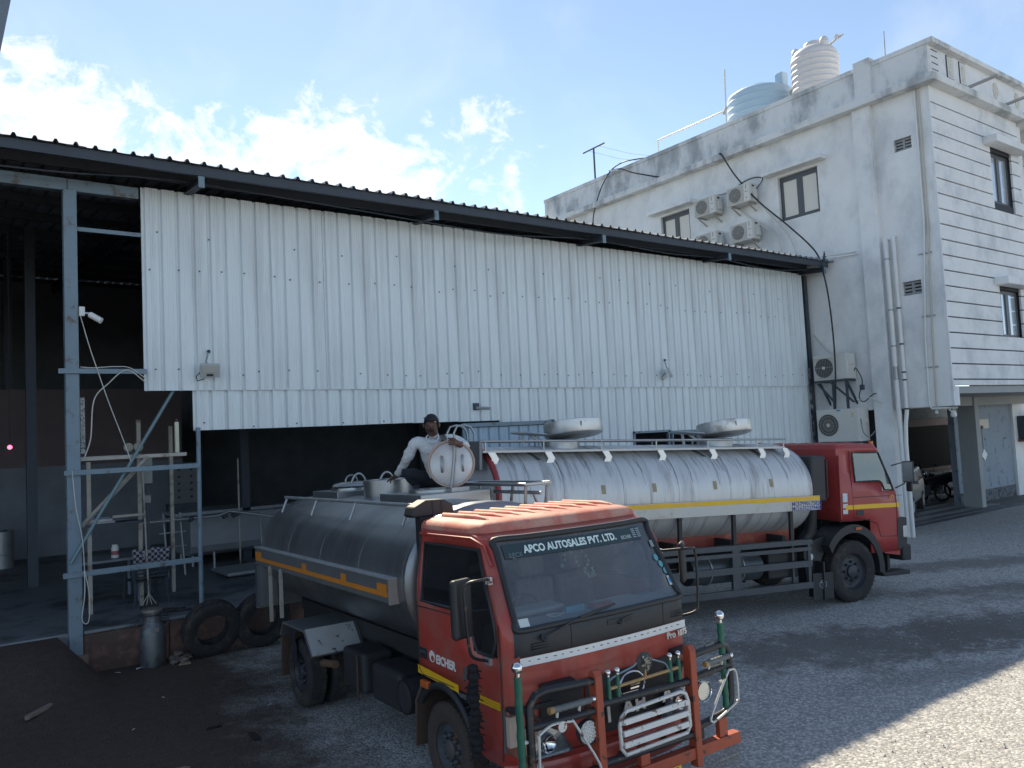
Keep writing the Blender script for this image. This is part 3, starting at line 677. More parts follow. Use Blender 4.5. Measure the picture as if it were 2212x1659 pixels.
for y0, y1, lb, mm in ((9.84, 10.10, 'white electrical conduit running down the building corner', M_PVC), (9.75, 9.92, 'cream conduit running beside the white conduit', M_PVCY)):
    d = thing('conduit', lb, 'conduit', (XB-.04, y1, 3.3), world=True)
    MB().tube([(XB-.03, y0, 11.45), (XB-.03, y0+.02, 8), (XB-.03, (y0+y1)/2, 6.5), (XB-.03, y1-.03, 5), (XB-.03, y1, 3.36), (XB-.03, y1-.06, 3.27), (XB-.03, y1-.5, 3.26)], .026 if mm is M_PVC else .02, 8).build('pipe_run', mm, d, smooth=50)
    for zc in (7.2, 5.6, 4.3): MB().box(XB-.045, XB-.005, y1-.12+(zc-4.3)*-.02, y1+.03+(zc-4.3)*-.02, zc, zc+.03).build('clip', M_GALV, d)
# ================================================================== AIR CONDITIONERS AND FITTINGS
M_ACW = mat('ac_white', (.62, .61, .57), .45, var=.04); M_ACG = mat('ac_grille', (.17, .17, .17), .6, var=.15, scale=30); M_ACB = mat('ac_beige', (.43, .41, .37), .5, var=.04)
def ac_small(label, yc, z0, group):
    t = thing('air_conditioner', label, 'air conditioner', (XB-.22, yc, z0-.1), group=group)
    w, h, d = .86, .57, .34          # length along y, height, depth
    MB().box(-d/2-.06, d/2-.06, -w/2, w/2, .1, .1+h).build('casing', M_ACW, t, bevel=.02)
    xf = -d/2-.06
    MB().box(xf-.006, xf-.001, -.20, w/2-.03, .13, .07+h).build('front_panel', M_ACB, t)
    g = MB().lathe([(.01, 0), (.215, 0), (.215, .012), (.205, .016), (.01, .016)], 28, Matrix.Translation((xf-.008, .12, .1+h/2)) @ Matrix.Rotation(R(-90), 4, 'Y')).build('fan_grille', M_ACG, t, smooth=40)
    rg = MB()
    for r_ in (.05, .1, .15, .2): rg.tube([(xf-.028, .12+r_*math.cos(a*R(15)), .1+h/2+r_*math.sin(a*R(15))) for a in range(24)], .004, 4, close=True)
    for a in range(8): rg.tube([(xf-.028, .12, .1+h/2), (xf-.028, .12+.21*math.cos(a*R(45)), .1+h/2+.21*math.sin(a*R(45)))], .004, 4)
    rg.build('grille_wire', M_ACB, g)
    MB().box(xf-.010, xf-.002, -.40, -.215, .12, .08+h).build('service_panel', M_ACW, t, bevel=.004)
    mk = MB()
    for k in range(6): mk.box(xf-.013, xf-.011, -.315, -.285, .50+.022*k, .512+.022*k)
    mk.box(xf-.013, xf-.011, -.37, -.25, .40, .412).box(xf-.013, xf-.011, -.32, -.29, .20, .24)
    mk.build('maker_mark', M_GROOVE, t)
    MB().box(-.12, .06, -w/2-.06, -w/2-.002, .2, .45).build('valve_cover', M_ACW, t, bevel=.01)
    MB().box(-.12, -.02, -w/2-.012, -w/2-.001, .55, .6).build('grip', M_GROOVE, t)
    for yy in (-.3, .3):
        b = MB().box(-.24, .22, yy-.02, yy+.02, .06, .095).prism([(-.22, .06), (.2, -.16), (.2, -.11), (-.16, .06)], 1, yy-.015, yy+.015)
        b.build('bracket', M_PALE, t)
    return t
grp = None
ac_small('white air conditioner on the upper wall, upper left of the four', 16.47, 9.80, grp)
ac_small('white air conditioner on the upper wall, upper right of the four near the window', 15.15, 9.82, grp)
ac_small('white air conditioner on the upper wall, lower right of the four', 15.12, 8.66, grp)
ac_small('white air conditioner on the upper wall, lower left and half hidden by the roof edge', 16.5, 8.66, grp)
def ac_big(label, y0, y1, z0, z1, d, fan_c, fan_r, ribs, xfront):
    yc = (y0+y1)/2
    t = thing('air_conditioner', label, 'air conditioner', (xfront+d/2, yc, z0), world=False)
    w, h = y1-y0, z1-z0
    MB().box(-d/2, d/2, -w/2, w/2, 0, h).build('casing', M_ACW, t, bevel=.018)
    xf = -d/2; fy = fan_c[0]; fz = fan_c[1]
    g = MB().lathe([(.01, 0), (fan_r, 0), (fan_r, .006), (.01, .006)], 32, Matrix.Translation((xf-.002, fy, fz)) @ Matrix.Rotation(R(-90), 4, 'Y')).build('fan_opening', mat('fan_dark', (.05, .06, .06), .7), t)
    fb = MB()
    if ribs == 'spokes':
        for a in range(28): fb.tube([(xf-.016, fy+.05*math.cos(a*R(360/28)), fz+.05*math.sin(a*R(360/28))), (xf-.012, fy+fan_r*math.cos(a*R(360/28)), fz+fan_r*math.sin(a*R(360/28)))], .0035, 4)
        for r_ in (.5, .8, 1): fb.tube([(xf-.014, fy+fan_r*r_*math.cos(a*R(12)), fz+fan_r*r_*math.sin(a*R(12))) for a in range(30)], .005, 5, close=True)
    else:
        for k in range(12):
            yy = fy-fan_r*1.02+k*fan_r*2.04/11; fb.tube([(xf-.016, yy, .06), (xf-.016, yy, h-.1)], .004, 4)
        for zz in (.06, h/2, h-.1): fb.tube([(xf-.016, fy-fan_r*1.05, zz), (xf-.016, fy+fan_r*1.05, zz)], .006, 4)
    fb.build('fan_guard', M_ACB, g)
    MB().lathe([(.001, 0), (.045, 0), (.045, .02), (.001, .025)], 14, Matrix.Translation((xf-.012, fy, fz)) @ Matrix.Rotation(R(-90), 4, 'Y')).build('fan_hub', M_ACW, t, smooth=40)
    MB().box(xf+.05, d/2-.08, -w/2-.03, -w/2-.001, h*.55, h*.9).build('valve_box', M_ACW, t, bevel=.006)
    return t, xf, w, h, d
A5 = ac_big('smaller lower air conditioner on a dark angle-iron bracket', 11.98, 13.0, 4.20, 4.90, .42, (.18, .34), .27, 'bars', 20.02)
br = thing('wall_bracket', 'dark angle-iron shelf bracket carrying the lower air conditioner', 'bracket', (20.3, 12.4, 3.4), world=True)
for yy in (12.05, 12.85): MB().box(20.0, 20.5, yy-.025, yy+.025, 4.14, 4.195).prism([(20.02, 4.13), (20.5, 3.5), (20.5, 3.58), (20.1, 4.13)], 1, yy-.02, yy+.02).build('arm', M_STEELD, br)
MB().box(19.98, 20.02, 11.85, 13.0, 4.14, 4.19).build('front_angle', M_STEELD, br)
for yy in (12.05, 12.45): MB().box(20.02, 20.07, yy-.03, yy+.03, 3.35, 4.135).build('upright', M_STEELD, br)
MB().prism([(11.9, 3.55), (12.55, 4.13), (12.48, 4.13), (11.83, 3.55)], 0, 20.03, 20.06).build('diagonal', M_STEELD, br)
MB().prism([(12.45, 3.55), (12.95, 4.13), (12.88, 4.13), (12.38, 3.55)], 0, 20.03, 20.06).build('diagonal', M_STEELD, br)
A6 = ac_big('large lower air conditioner with a round spoked fan guard', 11.75, 13.0, 2.50, 3.39, .5, (.27, .46), .30, 'spokes', 20.0)
rb = MB()
for k in range(9): rb.box(A6[1]-.004, A6[1]-.001, -.58+k*.06, -.55+k*.06, .12, .86)
rb.build('pressed_rib', M_ACW, A6[0])
MB().box(A6[1]-.008, A6[1]-.004, -.5, -.42, .66, .78).build('paper_sticker', mat('sticker_yellow', (.6, .5, .3), .7), A6[0])
MB().box(A6[1]-.008, A6[1]-.004, -.1, .0, .83, .87).build('maker_badge', mat('badge_blue', (.06, .2, .35), .5), A6[0])
a6s = thing('air_conditioner_stand', 'dark steel stand under the large lower air conditioner', 'stand', (20.25, 12.4, 0), world=True)
for yy in (11.85, 12.9):
    for xx in (20.04, 20.42): MB().box(xx-.02, xx+.02, yy-.02, yy+.02, 0, 2.47).build('leg', M_STEELD, a6s)
MB().box(20.0, 20.46, 11.8, 12.95, 2.46, 2.495).build('deck', M_STEELD, a6s)
# hoses, cables and pipes on the building
cable('black_hose', [(20.19, 15.85, 11.62), (20.16, 15.75, 11.55), (20.12, 15.23, 10.7), (20.1, 14.45, 9.7), (20.05, 13.5, 8.75), (19.98, 12.66, 7.82), (19.96, 12.45, 7.19), (19.95, 12.33, 6.4), (19.95, 12.28, 5.35), (19.93, 12.28, 4.45), (19.94, 12.36, 3.42)], .024, cab_m, label='thick black hose hanging from the roof edge down to the lower air conditioners', cat='hose')
cable('black_hose', [(20.5, 21.6, 10.4), (20.3, 21.96, 10.87), (20.3, 21.75, 11.6), (20.3, 21.3, 12.27), (20.3, 20.78, 12.64), (20.35, 20.17, 12.74), (20.52, 19.4, 12.66)], .022, cab_m, label='thin black hose arching over the far parapet in a loop', cat='hose')
cable('black_hose', [(20.3, 20.85, 12.62), (20.28, 20.3, 12.50), (20.28, 19.74, 12.2), (20.35, 18.72, 11.76), (20.5, 18.4, 11.66)], .024, cab_m, label='short black hose branching off the looped hose on the parapet', cat='hose')
MB().tube([(20.3, 20.95, 12.62), (20.29, 20.45, 12.53)], .032, 8).build('hose_sleeve', M_PVC, bpy.data.objects['black_hose.002'], smooth=40)
cable('coolant_pipe', [(20.42, 14.75, 9.85), (20.4, 14.3, 9.3), (20.35, 13.75, 8.6), (20.3, 13.5, 8.1), (20.3, 13.4, 7.6)], .022, cab_w, label='white insulated coolant pipe sloping from the upper air conditioner, outer one')
cable('coolant_pipe', [(20.42, 15.4, 9.75), (20.4, 14.8, 9.2), (20.35, 14.15, 8.65), (20.3, 13.95, 8.1), (20.3, 13.9, 7.65)], .022, cab_w, label='white insulated coolant pipe sloping from the upper air conditioner, inner one')
cable('coolant_pipe', [(20.48, 13.2, 5.55), (20.4, 12.9, 5.2), (20.3, 12.65, 4.98), (20.25, 12.5, 4.9)], .02, cab_w, label='white coolant pipe behind the smaller lower air conditioner')
cable('air_conditioner_cable', [(20.4, 14.75, 10.2), (20.48, 14.55, 10.5), (20.47, 14.9, 10.62), (20.48, 15.4, 10.55), (20.48, 15.6, 10.3)], .014, cab_m, label='black cable curling over the upper right air conditioner')
cable('air_conditioner_cable', [(20.5, 15.85, 10.45), (20.4, 16.0, 10.4), (20.36, 16.2, 10.42)], .018, cab_g, label='grey cable above the upper left air conditioner')
cable('air_conditioner_cable', [(20.2, 11.9, 4.4), (20.05, 11.75, 4.45), (20.05, 11.6, 4.1), (20.1, 11.75, 3.7), (20.15, 11.65, 3.55), (20.35, 11.45, 3.75), (20.46, 11.3, 3.6)], .014, cab_m, label='loose black cable hanging at the smaller lower air conditioner')
cable('air_conditioner_cable', [(20.1, 11.8, 4.2), (20.0, 11.7, 3.8), (20.0, 11.75, 3.6), (20.15, 11.5, 3.65), (20.4, 11.2, 3.45), (20.42, 10.8, 3.38)], .011, cab_w, label='white cable looping below the smaller lower air conditioner')
cable('air_conditioner_cable', [(20.05, 11.72, 3.1), (20.0, 11.65, 2.75), (20.1, 11.55, 2.62), (20.3, 11.5, 2.75)], .013, cab_g, label='grey cable at the side of the large lower air conditioner')
MB().box(20.0, 20.08, 11.56, 11.66, 3.86, 4.0).build('plug', M_STEELD, bpy.data.objects['air_conditioner_cable.002'])
# porch lamp, bulb and wall boxes
lamp = thing('porch_camera', 'white dome camera hanging under the overhang corner', 'camera', (20.5, 9.62, 3.2), world=True)
MB().box(20.42, 20.6, 9.5, 9.78, 3.235, 3.27).build('mount', M_PVCY, lamp); MB().tube([(20.48, 9.62, 3.235), (20.47, 9.60, 3.19)], .02, 8).build('neck', M_PVC, lamp)
MB().lathe([(.005, 0), (.05, .0), (.06, .05), (.075, .13), (.07, .14), (.005, .12)], 14, Matrix.Translation((20.50, 9.54, 3.18)) @ Matrix.Rotation(R(200), 4, 'X') @ Matrix.Rotation(R(35), 4, 'Y')).build('shade', M_PVC, lamp, smooth=50)
bulb = thing('light_bulb', 'bare frosted bulb hanging under the overhang edge', 'bulb', (20.46, 9.93, 3.14), world=True)
MB().lathe([(.005, 0), (.03, .005), (.043, .04), (.035, .08), (.02, .11), (.02, .13), (.005, .131)], 14, Matrix.Translation((20.46, 9.93, 3.12))).build('globe', mat('bulb_glass', (.5, .5, .46), .2), bulb, smooth=60)
sw = thing('switch_box', 'cream electric switch box on the blue porch wall', 'switch box', (29.9, 12.97, 2.4), world=True)
MB().box(29.6, 30.3, 12.93, 12.985, 2.53, 2.86).build('box', M_PVCY, sw, bevel=.01); MB().box(29.65, 29.78, 12.90, 12.93, 2.52, 2.64).build('plug', M_STEELD, sw)
sk = thing('dangling_socket', 'white square socket dangling from a wire below the switch box', 'socket', (29.6, 12.9, 1.4), world=True)
MB().box(-.15, .15, -.02, .02, -.15, .15, Matrix.Translation((29.72, 12.92, 1.62)) @ Matrix.Rotation(R(42), 4, 'Y')).build('plate', M_PVC, sk, bevel=.01)
MB().tube([(29.72, 12.93, 2.53), (29.70, 12.93, 2.1), (29.72, 12.93, 1.75)], .008, 5).build('wire', cab_m, sk)
bx = thing('wall_cooler', 'dark grilled box on a wooden shelf at the far porch wall', 'cooler', (33, 12.8, 2), world=True)
MB().box(32.5, 33.3, 12.5, 12.89, 2.05, 2.9).build('casing', M_STEELD, bx, bevel=.02); MB().box(32.45, 33.4, 12.45, 12.89, 1.95, 2.04).build('shelf', mat('shelf_brown', (.16, .09, .07), .7), bx)
for k in range(5): MB().box(32.52+.16*k, 32.54+.16*k, 12.48, 12.499, 2.08, 2.86).build('grille_bar', M_GALV, bx)
# floodlights on the shed wall
def floodlight(label, x, z, tilt, yaw):
    t = thing('floodlight', label, 'floodlight', (x, YS-.03, z))
    m0 = Matrix.Translation((0, -.16, 0)) @ Matrix.Rotation(R(yaw), 4, 'Z') @ Matrix.Rotation(R(tilt), 4, 'X')
    MB().box(-.15, .15, -.03, .03, -.11, .11, m0).build('housing', mat('flood_grey', (.44, .46, .44), .5, var=.05), t, bevel=.012)
    MB().box(-.12, .12, -.042, -.031, -.02, .09, m0).build('lens', mat('flood_lens', (.5, .5, .46), .2, var=.05), t)
    MB().box(-.05, .05, -.04, -.031, -.085, -.05, m0).build('rating_label', M_GROOVE, t)
    MB().tube([(.02, -.02, .30), (-.05, -.12, .13), (-.02, -.16, .10)], .014, 6).build('arm', M_GALV, t)
    MB().sphere((.03, -.015, .32), .03, 10, 6).build('pivot', M_STEELD, t)
    MB().tube([(-.12, -.14, .0), (-.2, -.1, -.1), (-.17, -.06, -.16), (-.06, -.05, -.13)], .008, 5).build('flex', cab_m, t)
    return t
floodlight('grey floodlight on the white sheets near the open bay', 3.66, 4.40, 24, -12)
f2 = floodlight('grey floodlight on the white sheets above the second tanker', 14.3, 4.42, -18, 40)
# white camera on the shed column with its cable
cc = thing('security_camera', 'white security camera on the blue-grey shed column', 'camera', (1.86, YS-.1, 5.25), world=True)
MB().box(1.825, 1.90, YS-.14, YS-.06, 5.20, 5.34).build('junction_box', M_PVC, cc, bevel=.008)
MB().tube([(1.90, YS-.1, 5.25), (1.98, YS-.12, 5.24), (2.0, YS-.14, 5.20)], .015, 6).build('arm', M_PVC, cc)
MB().cyl((1.96, YS-.16, 5.22), (2.10, YS-.24, 5.12), .045, 12).build('barrel', M_PVC, cc, smooth=40)
cable('column_wire', [(1.84, YS-.13, 5.2), (1.95, YS-.14, 4.75), (2.05, YS-.15, 4.4), (2.2, YS-.15, 3.9), (2.4, YS-.15, 3.3), (2.48, YS-.16, 3.02)], .007, cab_w, label='pale wire slanting from the column camera to the green brace')
cable('column_wire', [(2.72, YS-.1, 4.22), (2.45, YS-.14, 4.40), (2.2, YS-.15, 4.2), (2.0, YS-.14, 3.95), (1.95, YS-.14, 3.4), (1.87, YS-.12, 3.12)], .009, cab_w, label='white wire looping beside the column down to the bracket arm')
cable('column_wire', [(2.72, YS-.1, 4.28), (2.5, YS-.145, 4.43), (2.3, YS-.15, 4.45), (2.0, YS-.14, 4.43), (1.83, YS-.13, 4.44)], .008, cab_w, label='white wire draped along the upper girt to the sheet edge')
cable('column_wire', [(1.70, YS-.15, 2.93), (1.74, YS-.16, 2.4), (1.82, YS-.16, 1.9), (1.84, YS-.15, 1.2), (1.80, YS-.15, .8), (1.88, YS-.16, .75), (1.90, YS-.15, 1.1), (1.84, YS-.15, 1.5)], .008, cab_w, label='white wire hanging in a loop at the foot of the column')
# stub pipe and roof-corner fitting
sp = thing('stub_pipe', 'short steel pipe sticking out of a square hole in the white sheets', 'pipe', (9.0, YS-.02, 3.7), world=True)
MB().box(8.80, 8.93, YS+.0, YS+.03, 3.66, 3.80).build('hole_plate', M_STEELD, sp); MB().cyl((8.86, YS, 3.70), (9.02, YS-.25, 3.68), .03, 12).build('pipe_run', M_GALV, sp, smooth=40)
rt = thing('roof_spike', 'small dark cone fitting at the end of the corrugated roof', 'fitting', (20.28, 12.55, 7.52), world=True)
MB().lathe([(.09, 0), (.06, .1), (.03, .19), (.008, .30)], 10, Matrix.Translation((20.25, 12.55, 7.52))).build('cone', M_STEELD, rt, smooth=40)
for k, (a, lb) in enumerate(((.10, 'white pipe lying across the end of the shed roof, upper one'), (.02, 'white pipe lying across the end of the shed roof, lower one'))):
    d = MB().tube([(19.6, 13.1, 7.64+a), (20.2, 12.7-.1*k, 7.58+a), (20.46, 11.75-.05*k, 7.56+a)], .022, 8).build('roof_end_pipe', M_PVC, None, smooth=40); tag(d, lb, 'pipe')
# mast beside the photographer's terrace (upper left)
ms = thing('leaning_mast', 'grey steel mast leaning in from the left above the shed roof', 'mast', (-.9, 6, 0))
MB().box(-.07, .07, -.05, .05, 0, 9, Matrix.Translation((.255, 0, 0)) @ Matrix.Rotation(R(9.5), 4, 'Y') ).build('shaft', mat('mast_grey', (.16, .19, .22), .5, .3), ms)
MB().box(.1, .41, -.15, .15, 0, .03).build("base_plate", M_STEELD, ms)
# ================================================================== TRUCKS
M_RED = mat('red_paint', (.42, .050, .036), .40, 0, var=.12, scale=2.6, col2=(.34, .10, .075), amt=.22, scale2=2.4, edge=.16, coat=.3, spec=.5)
M_REDD = mat('sunlit_dusty_red_roof', (.52, .16, .115), .62, 0, var=.10, scale=3, col2=(.56, .30, .23), amt=.3, scale2=2.5, spec=.4)  # dusty roof red, base lightened further as painted sunlight on the top
M_RED2 = mat('red_paint_second', (.33, .040, .038), .45, 0, var=.08, scale=2, coat=.2)
M_ORED = mat('worn_orange_red', (.34, .065, .03), .55, 0, var=.14, scale=7, col2=(.05, .035, .03), amt=.03, scale2=9, edge=.03)
M_BLK = mat('black_plastic', (.022, .024, .028), .5, var=.2, scale=6)
M_BLKW = mat('worn_black_tube', (.018, .02, .024), .38, .1, var=.2, scale=8, col2=(.12, .07, .045), amt=.02, scale2=9, edge=.03)
M_TYRE = mat('tyre_rubber', (.024, .024, .026), .85, var=.25, scale=9, col2=(.06, .05, .042), amt=.12, scale2=4, bump=.2)
M_TYREB = mat('dusty_tyre', (.055, .043, .036), .9, var=.2, scale=9, bump=.2)
M_RIM = mat('rim_dark', (.05, .055, .065), .5, .3, var=.2, scale=8)
M_RIMB = mat('rim_rusty_blue', (.075, .085, .10), .6, .2, var=.2, scale=8, col2=(.13, .07, .045), amt=.15, scale2=6)
M_CHAS = mat('chassis_black', (.028, .03, .033), .6, .1, var=.25, scale=6)
M_MUD = mat('mud_brown', (.075, .05, .038), .95, var=.25, scale=6)
M_TANK1 = mat('steel_tank_dull', (.30, .315, .33), .36, .85, var=.08, scale=2.5, col2=(.20, .21, .22), amt=.16, scale2=1.2, stretch=(2.2, .5, .5), edge=.16)
M_TANK2 = mat('steel_tank_bright', (.60, .61, .615), .52, .45, var=.08, scale=3, col2=(.36, .36, .36), amt=.10, scale2=1.6, stretch=(5, .45, .45), edge=.10)
M_STL = mat('stainless', (.38, .39, .40), .33, .9, var=.1, scale=5)
M_STLW = mat('worn_white_steel', (.60, .60, .58), .5, .2, var=.08, scale=6, col2=(.17, .09, .06), amt=.03, scale2=14, edge=.03)
M_CHR = mat('chrome', (.78, .79, .80), .08, 1.0, var=.02)
M_CHRW = mat('aluminium_strip', (.66, .67, .68), .35, .7, var=.06)
M_ORTAPE = mat('orange_reflective', (.62, .22, .025), .45, var=.08, scale=6)
M_YTAPE = mat('yellow_reflective', (.78, .46, .02), .35, var=.08, scale=8)
M_GREEN = mat('green_wrap', (.015, .115, .075), .35, 0, var=.2, scale=20)
M_GLASS = glass_mat('windscreen_glass', (.82, .90, .92), 1.5, .17); M_GLASSD = glass_mat('side_glass', (.24, .28, .30), 1.5, .04)
M_DASH = mat('dash_grey', (.34, .36, .37), .8, var=.08); M_SEAT = mat('seat_brown', (.20, .13, .11), .9, var=.35, scale=14)
M_LENS = glass_mat('lamp_glass', (.85, .88, .9), 1.5, .03); M_AMB = mat('amber_lens', (.5, .12, .03), .25, var=.05)
M_BLUE = mat('sign_blue', (.012, .045, .30), .5, var=.02); M_LET = mat('letter_pale', (.66, .78, .76), .6, var=.02); M_LETW = mat('letter_white', (.72, .70, .66), .5, var=.03)
M_SKIRT = mat('skirt_steel', (.19, .20, .21), .5, .5, var=.12, scale=3)

def T(): return MB(flip=True)
def truck_root(name, label, O, az, pitch):
    a, p = R(az), R(pitch)
    f = Vector((math.sin(a)*math.cos(p), math.cos(a)*math.cos(p), math.sin(p))); r_ = Vector((math.cos(a), -math.sin(a), 0)); u = r_.cross(f)
    return thing(name, label, 'tanker truck', matrix=basis_cols(f, -r_, u, Vector(O)))
def wheel(root, u, v, r_, wd, side, mt, mr, name='wheel'):
    """side +1: outer face towards +v.  A wheel is tyre with rim, hub and nuts as its pieces."""
    ax = Matrix.Translation((u, v, r_)) @ Matrix.Rotation(R(-90*side), 4, 'X')     # local z -> outward (before flip)
    h = wd/2; prof = []
    R0 = r_*.58
    for rr, z in [(R0, -h*.8), (r_*.70, -h), (r_*.86, -h*1.0), (r_*.955, -h*.86), (r_*.985, -h*.72), (r_, -h*.45), (r_, 0), (r_, h*.45), (r_*.985, h*.72), (r_*.955, h*.86), (r_*.86, h), (r_*.80, h*1.02), (r_*.78, h*.99), (r_*.70, h), (R0, h*.8)]: prof.append((rr, z))
    w = T(); w.lathe(prof, 44, ax, close=True)
    for g in (-.33, 0, .33):
        pass
    o = w.build(name, mt, root, smooth=35)
    tr = T()
    n = 40
    for k in range(n):
        a = 2*math.pi*k/n
        for zc in (-h*.58, -h*.2, h*.2, h*.58):
            m_ = ax @ Matrix.Rotation(a+(.06 if zc > 0 else 0), 4, 'Z') @ Matrix.Translation((r_*.993, 0, zc))
            tr.box(-.008, .008, -r_*.055, r_*.055, -h*.15, h*.15, m_)
    tr.build('tread', mt, o)
    rm_ = T(); q = R0+.004
    rm_.lathe([(q, h*.82), (q*.97, h*.55), (q*.90, h*.30), (q*.74, h*.22), (q*.52, h*.34), (q*.36, h*.42), (q*.36, h*.7), (q*.28, h*.82), (.004, h*.84)], 32, ax, caps=False)
    rm_.build('rim', mr, o, smooth=35)
    nt_ = T()
    for k in range(8):
        a = 2*math.pi*k/8; c = ax @ Matrix.Translation((q*.52*math.cos(a), q*.52*math.sin(a), h*.33)); nt_.lathe([(.024, 0), (.024, .035), (.015, .05), (.002, .051)], 6, c)
    tag(nt_.build('wheel_nut', mr, o), kind='stuff')
    hl = T()
    for k in range(6):
        a = 2*math.pi*(k+.5)/6; c = ax @ Matrix.Translation((q*.76*math.cos(a), q*.76*math.sin(a), h*.235)); hl.lathe([(q*.085, 0), (q*.085, .006), (.002, .0062)], 12, c)
    hl.build('hand_hole', M_CHAS, o)
    return o
def cab_shell(root, P, mats):
    """lofted cab: columns run front centre -> side -> rear centre on each flank; window cells are left out and glazed"""
    lev = P['levels']
    def half(w):
        uf, hw, vf, ur = P['uf'](w), P['hw'](w), P['vf'](w), P['ur'](w)
        c = P.get('bow', .05); pts = []
        for t in (0, .33, .66, 1.0): pts.append((uf-c*t*t, vf*t))
        e = hw-vf
        pts += [(uf-c-.30*P['cr'], vf+.42*e), (uf-c-.62*P['cr'], vf+.86*e), (uf-c-P['cr'], hw)]
        ua = uf-c-P['cr']
        for s_ in P['scol']: pts.append((min(s_, ua-.03) if s_ > 0 else s_, hw))
        pts += [(ur+.07, hw), (ur+.02, hw-.02), (ur, hw-.09), (ur, hw*.4), (ur, 0)]
        return pts
    rings = [half(w) for w, _ in lev]
    nc = len(rings[0]); ns = len(P['scol'])
    shell = {}; parts = {'body': T(), 'ws': T(), 'sideR': T(), 'sideL': T(), 'rear': T()}
    iS = 6
    for sgn in (1, -1):
        for k in range(len(lev)-1):
            w0, w1 = lev[k][0], lev[k+1][0]; wm = (w0+w1)/2
            for j in range(nc-1):
                um = (rings[k][j][0]+rings[k][j+1][0])/2
                tgt = 'body'
                if j < 3 and P['ws'][0] < wm < P['ws'][1]: tgt = 'ws'
                elif iS <= j < iS+ns and P['win'](j-iS, wm): tgt = 'sideR' if sgn > 0 else 'sideL'
                elif j >= iS and j < nc-5+0 and wm < P['skirt'](um): continue
                elif j >= nc-5 and wm < P['rearbot']: continue
                elif j == nc-2 and P['rearwin'][0] < wm < P['rearwin'][1]: tgt = 'rear'
                p = [(rings[k][j][0], sgn*rings[k][j][1], w0), (rings[k][j+1][0], sgn*rings[k][j+1][1], w0), (rings[k+1][j+1][0], sgn*rings[k+1][j+1][1], w1), (rings[k+1][j][0], sgn*rings[k+1][j][1], w1)]
                parts[tgt].add(p, [(0, 1, 2, 3)])
    o = {}
    def weld(b, name, mt, sm):
        me = b.mesh(name, False); bm = bmesh.new(); bm.from_mesh(me); bmesh.ops.remove_doubles(bm, verts=bm.verts, dist=.0005); bmesh.ops.recalc_face_normals(bm, faces=bm.faces); bm.to_mesh(me); bm.free()
        oo = obj(name, me, mt, root, smooth=sm); return oo
    o['body'] = weld(parts['body'], 'cab', mats[0], 38)
    sd = o['body'].modifiers.new('thickness', 'SOLIDIFY'); sd.thickness = .03; sd.offset = -1
    o['ws'] = weld(parts['ws'], 'windscreen', mats[1], 60)
    o['sr'] = weld(parts['sideR'], 'side_window', mats[2], 60); o['sl'] = weld(parts['sideL'], 'side_window', mats[2], 60)
    if parts['rear'].v: o['rw'] = weld(parts['rear'], 'rear_window', mats[2], 60)
    # roof: rings drawn in and up from the top level
    top = rings[-1]; wt = lev[-1][0]
    loop = top+[(u, -v) for u, v in reversed(top[1:-1])]
    cu = (max(p[0] for p in loop)+min(p[0] for p in loop))/2
    rows = []
    for f, dz in P['roof']:
        rows.append([(cu+(u-cu)*f, v*f, wt+dz) for u, v in loop])
    rb_ = T(); rb_.grid(rows, closeu=True)
    n = len(loop); b = len(rb_.v)-n
    rb_.F.append(tuple(range(b, b+n))); rb_.mi.append(0)
    o['roof'] = rb_.build('roof', mats[3], root, smooth=50)
    return o, half
def tank_mesh(u0, u1, cw, hh, hw, n=48, dome=.13, p=2.2):
    """closed tank of super-elliptic section with dished ends"""
    b = T(); rows = []
    secs = [(u0-dome, .02), (u0-dome*.96, .25), (u0-dome*.82, .5), (u0-dome*.55, .75), (u0-dome*.28, .92), (u0-.01, .99), (u0, 1.0)]
    m = 14
    secs += [(u0+(u1-u0)*i/m, 1.0) for i in range(1, m)]
    secs += [(u1, 1.0), (u1+.01, .99), (u1+dome*.28, .92), (u1+dome*.55, .75), (u1+dome*.82, .5), (u1+dome*.96, .25), (u1+dome, .02)]
    for u, f in secs:
        r_ = []
        for j in range(n):
            t = 2*math.pi*j/n; c, s_ = math.cos(t), math.sin(t)
            r_.append((u, hw*f*math.copysign(abs(c)**(2/p), c), cw+hh*f*math.copysign(abs(s_)**(2/p), s_)))
        rows.append(r_)
    b.grid(rows, closeu=True); return b
def tank_pt(u, ang, cw, hh, hw, p=2.2, off=0.0):
    c, s_ = math.cos(ang), math.sin(ang)
    return (u, (hw+off)*math.copysign(abs(c)**(2/p), c), cw+(hh+off)*math.copysign(abs(s_)**(2/p), s_))

# ------------------------------------------------------------------ TRUCK 1 (near, red cab, bull bar)
t1 = truck_root('tanker_truck', 'near red tanker truck with dull steel tank, bull bar and chrome-tipped green poles', (4.6873, 6.2183, 0), 182.0, 1.0)
P1 = dict(
    levels=[(w, 0) for w in (.52, .74, .98, 1.22, 1.36, 1.58, 1.66, 1.82, 2.0, 2.18, 2.26, 2.31)],
    uf=lambda w: 1.10+.03*smooth01(.5, 1.3, w) if w < 1.58 else 1.13-.36*(w-1.58)/(2.26-1.58)-(.10*smooth01(2.26, 2.31, w) if w > 2.26 else 0),
    hw=lambda w: 1.0 if w < 1.6 else 1.0-.085*smooth01(1.6, 2.35, w),
    vf=lambda w: .90 if w < 1.5 else .90-.045*smooth01(1.5, 2.3, w),
    ur=lambda w: -.50, cr=.15, bow=.05, scol=(.56, .28, 0, -.34),
    ws=(1.58, 2.26), win=lambda j, w: (1.66 < w < 2.18) or (j == 0 and 1.36 < w < 2.18),
    skirt=lambda u: .98 if u < .50 else .5, rearbot=.97, rearwin=(1.66, 2.18),
    roof=[(1.0, 0), (.995, .03), (.97, .065), (.90, .088), (.75, .10), (.45, .107)])
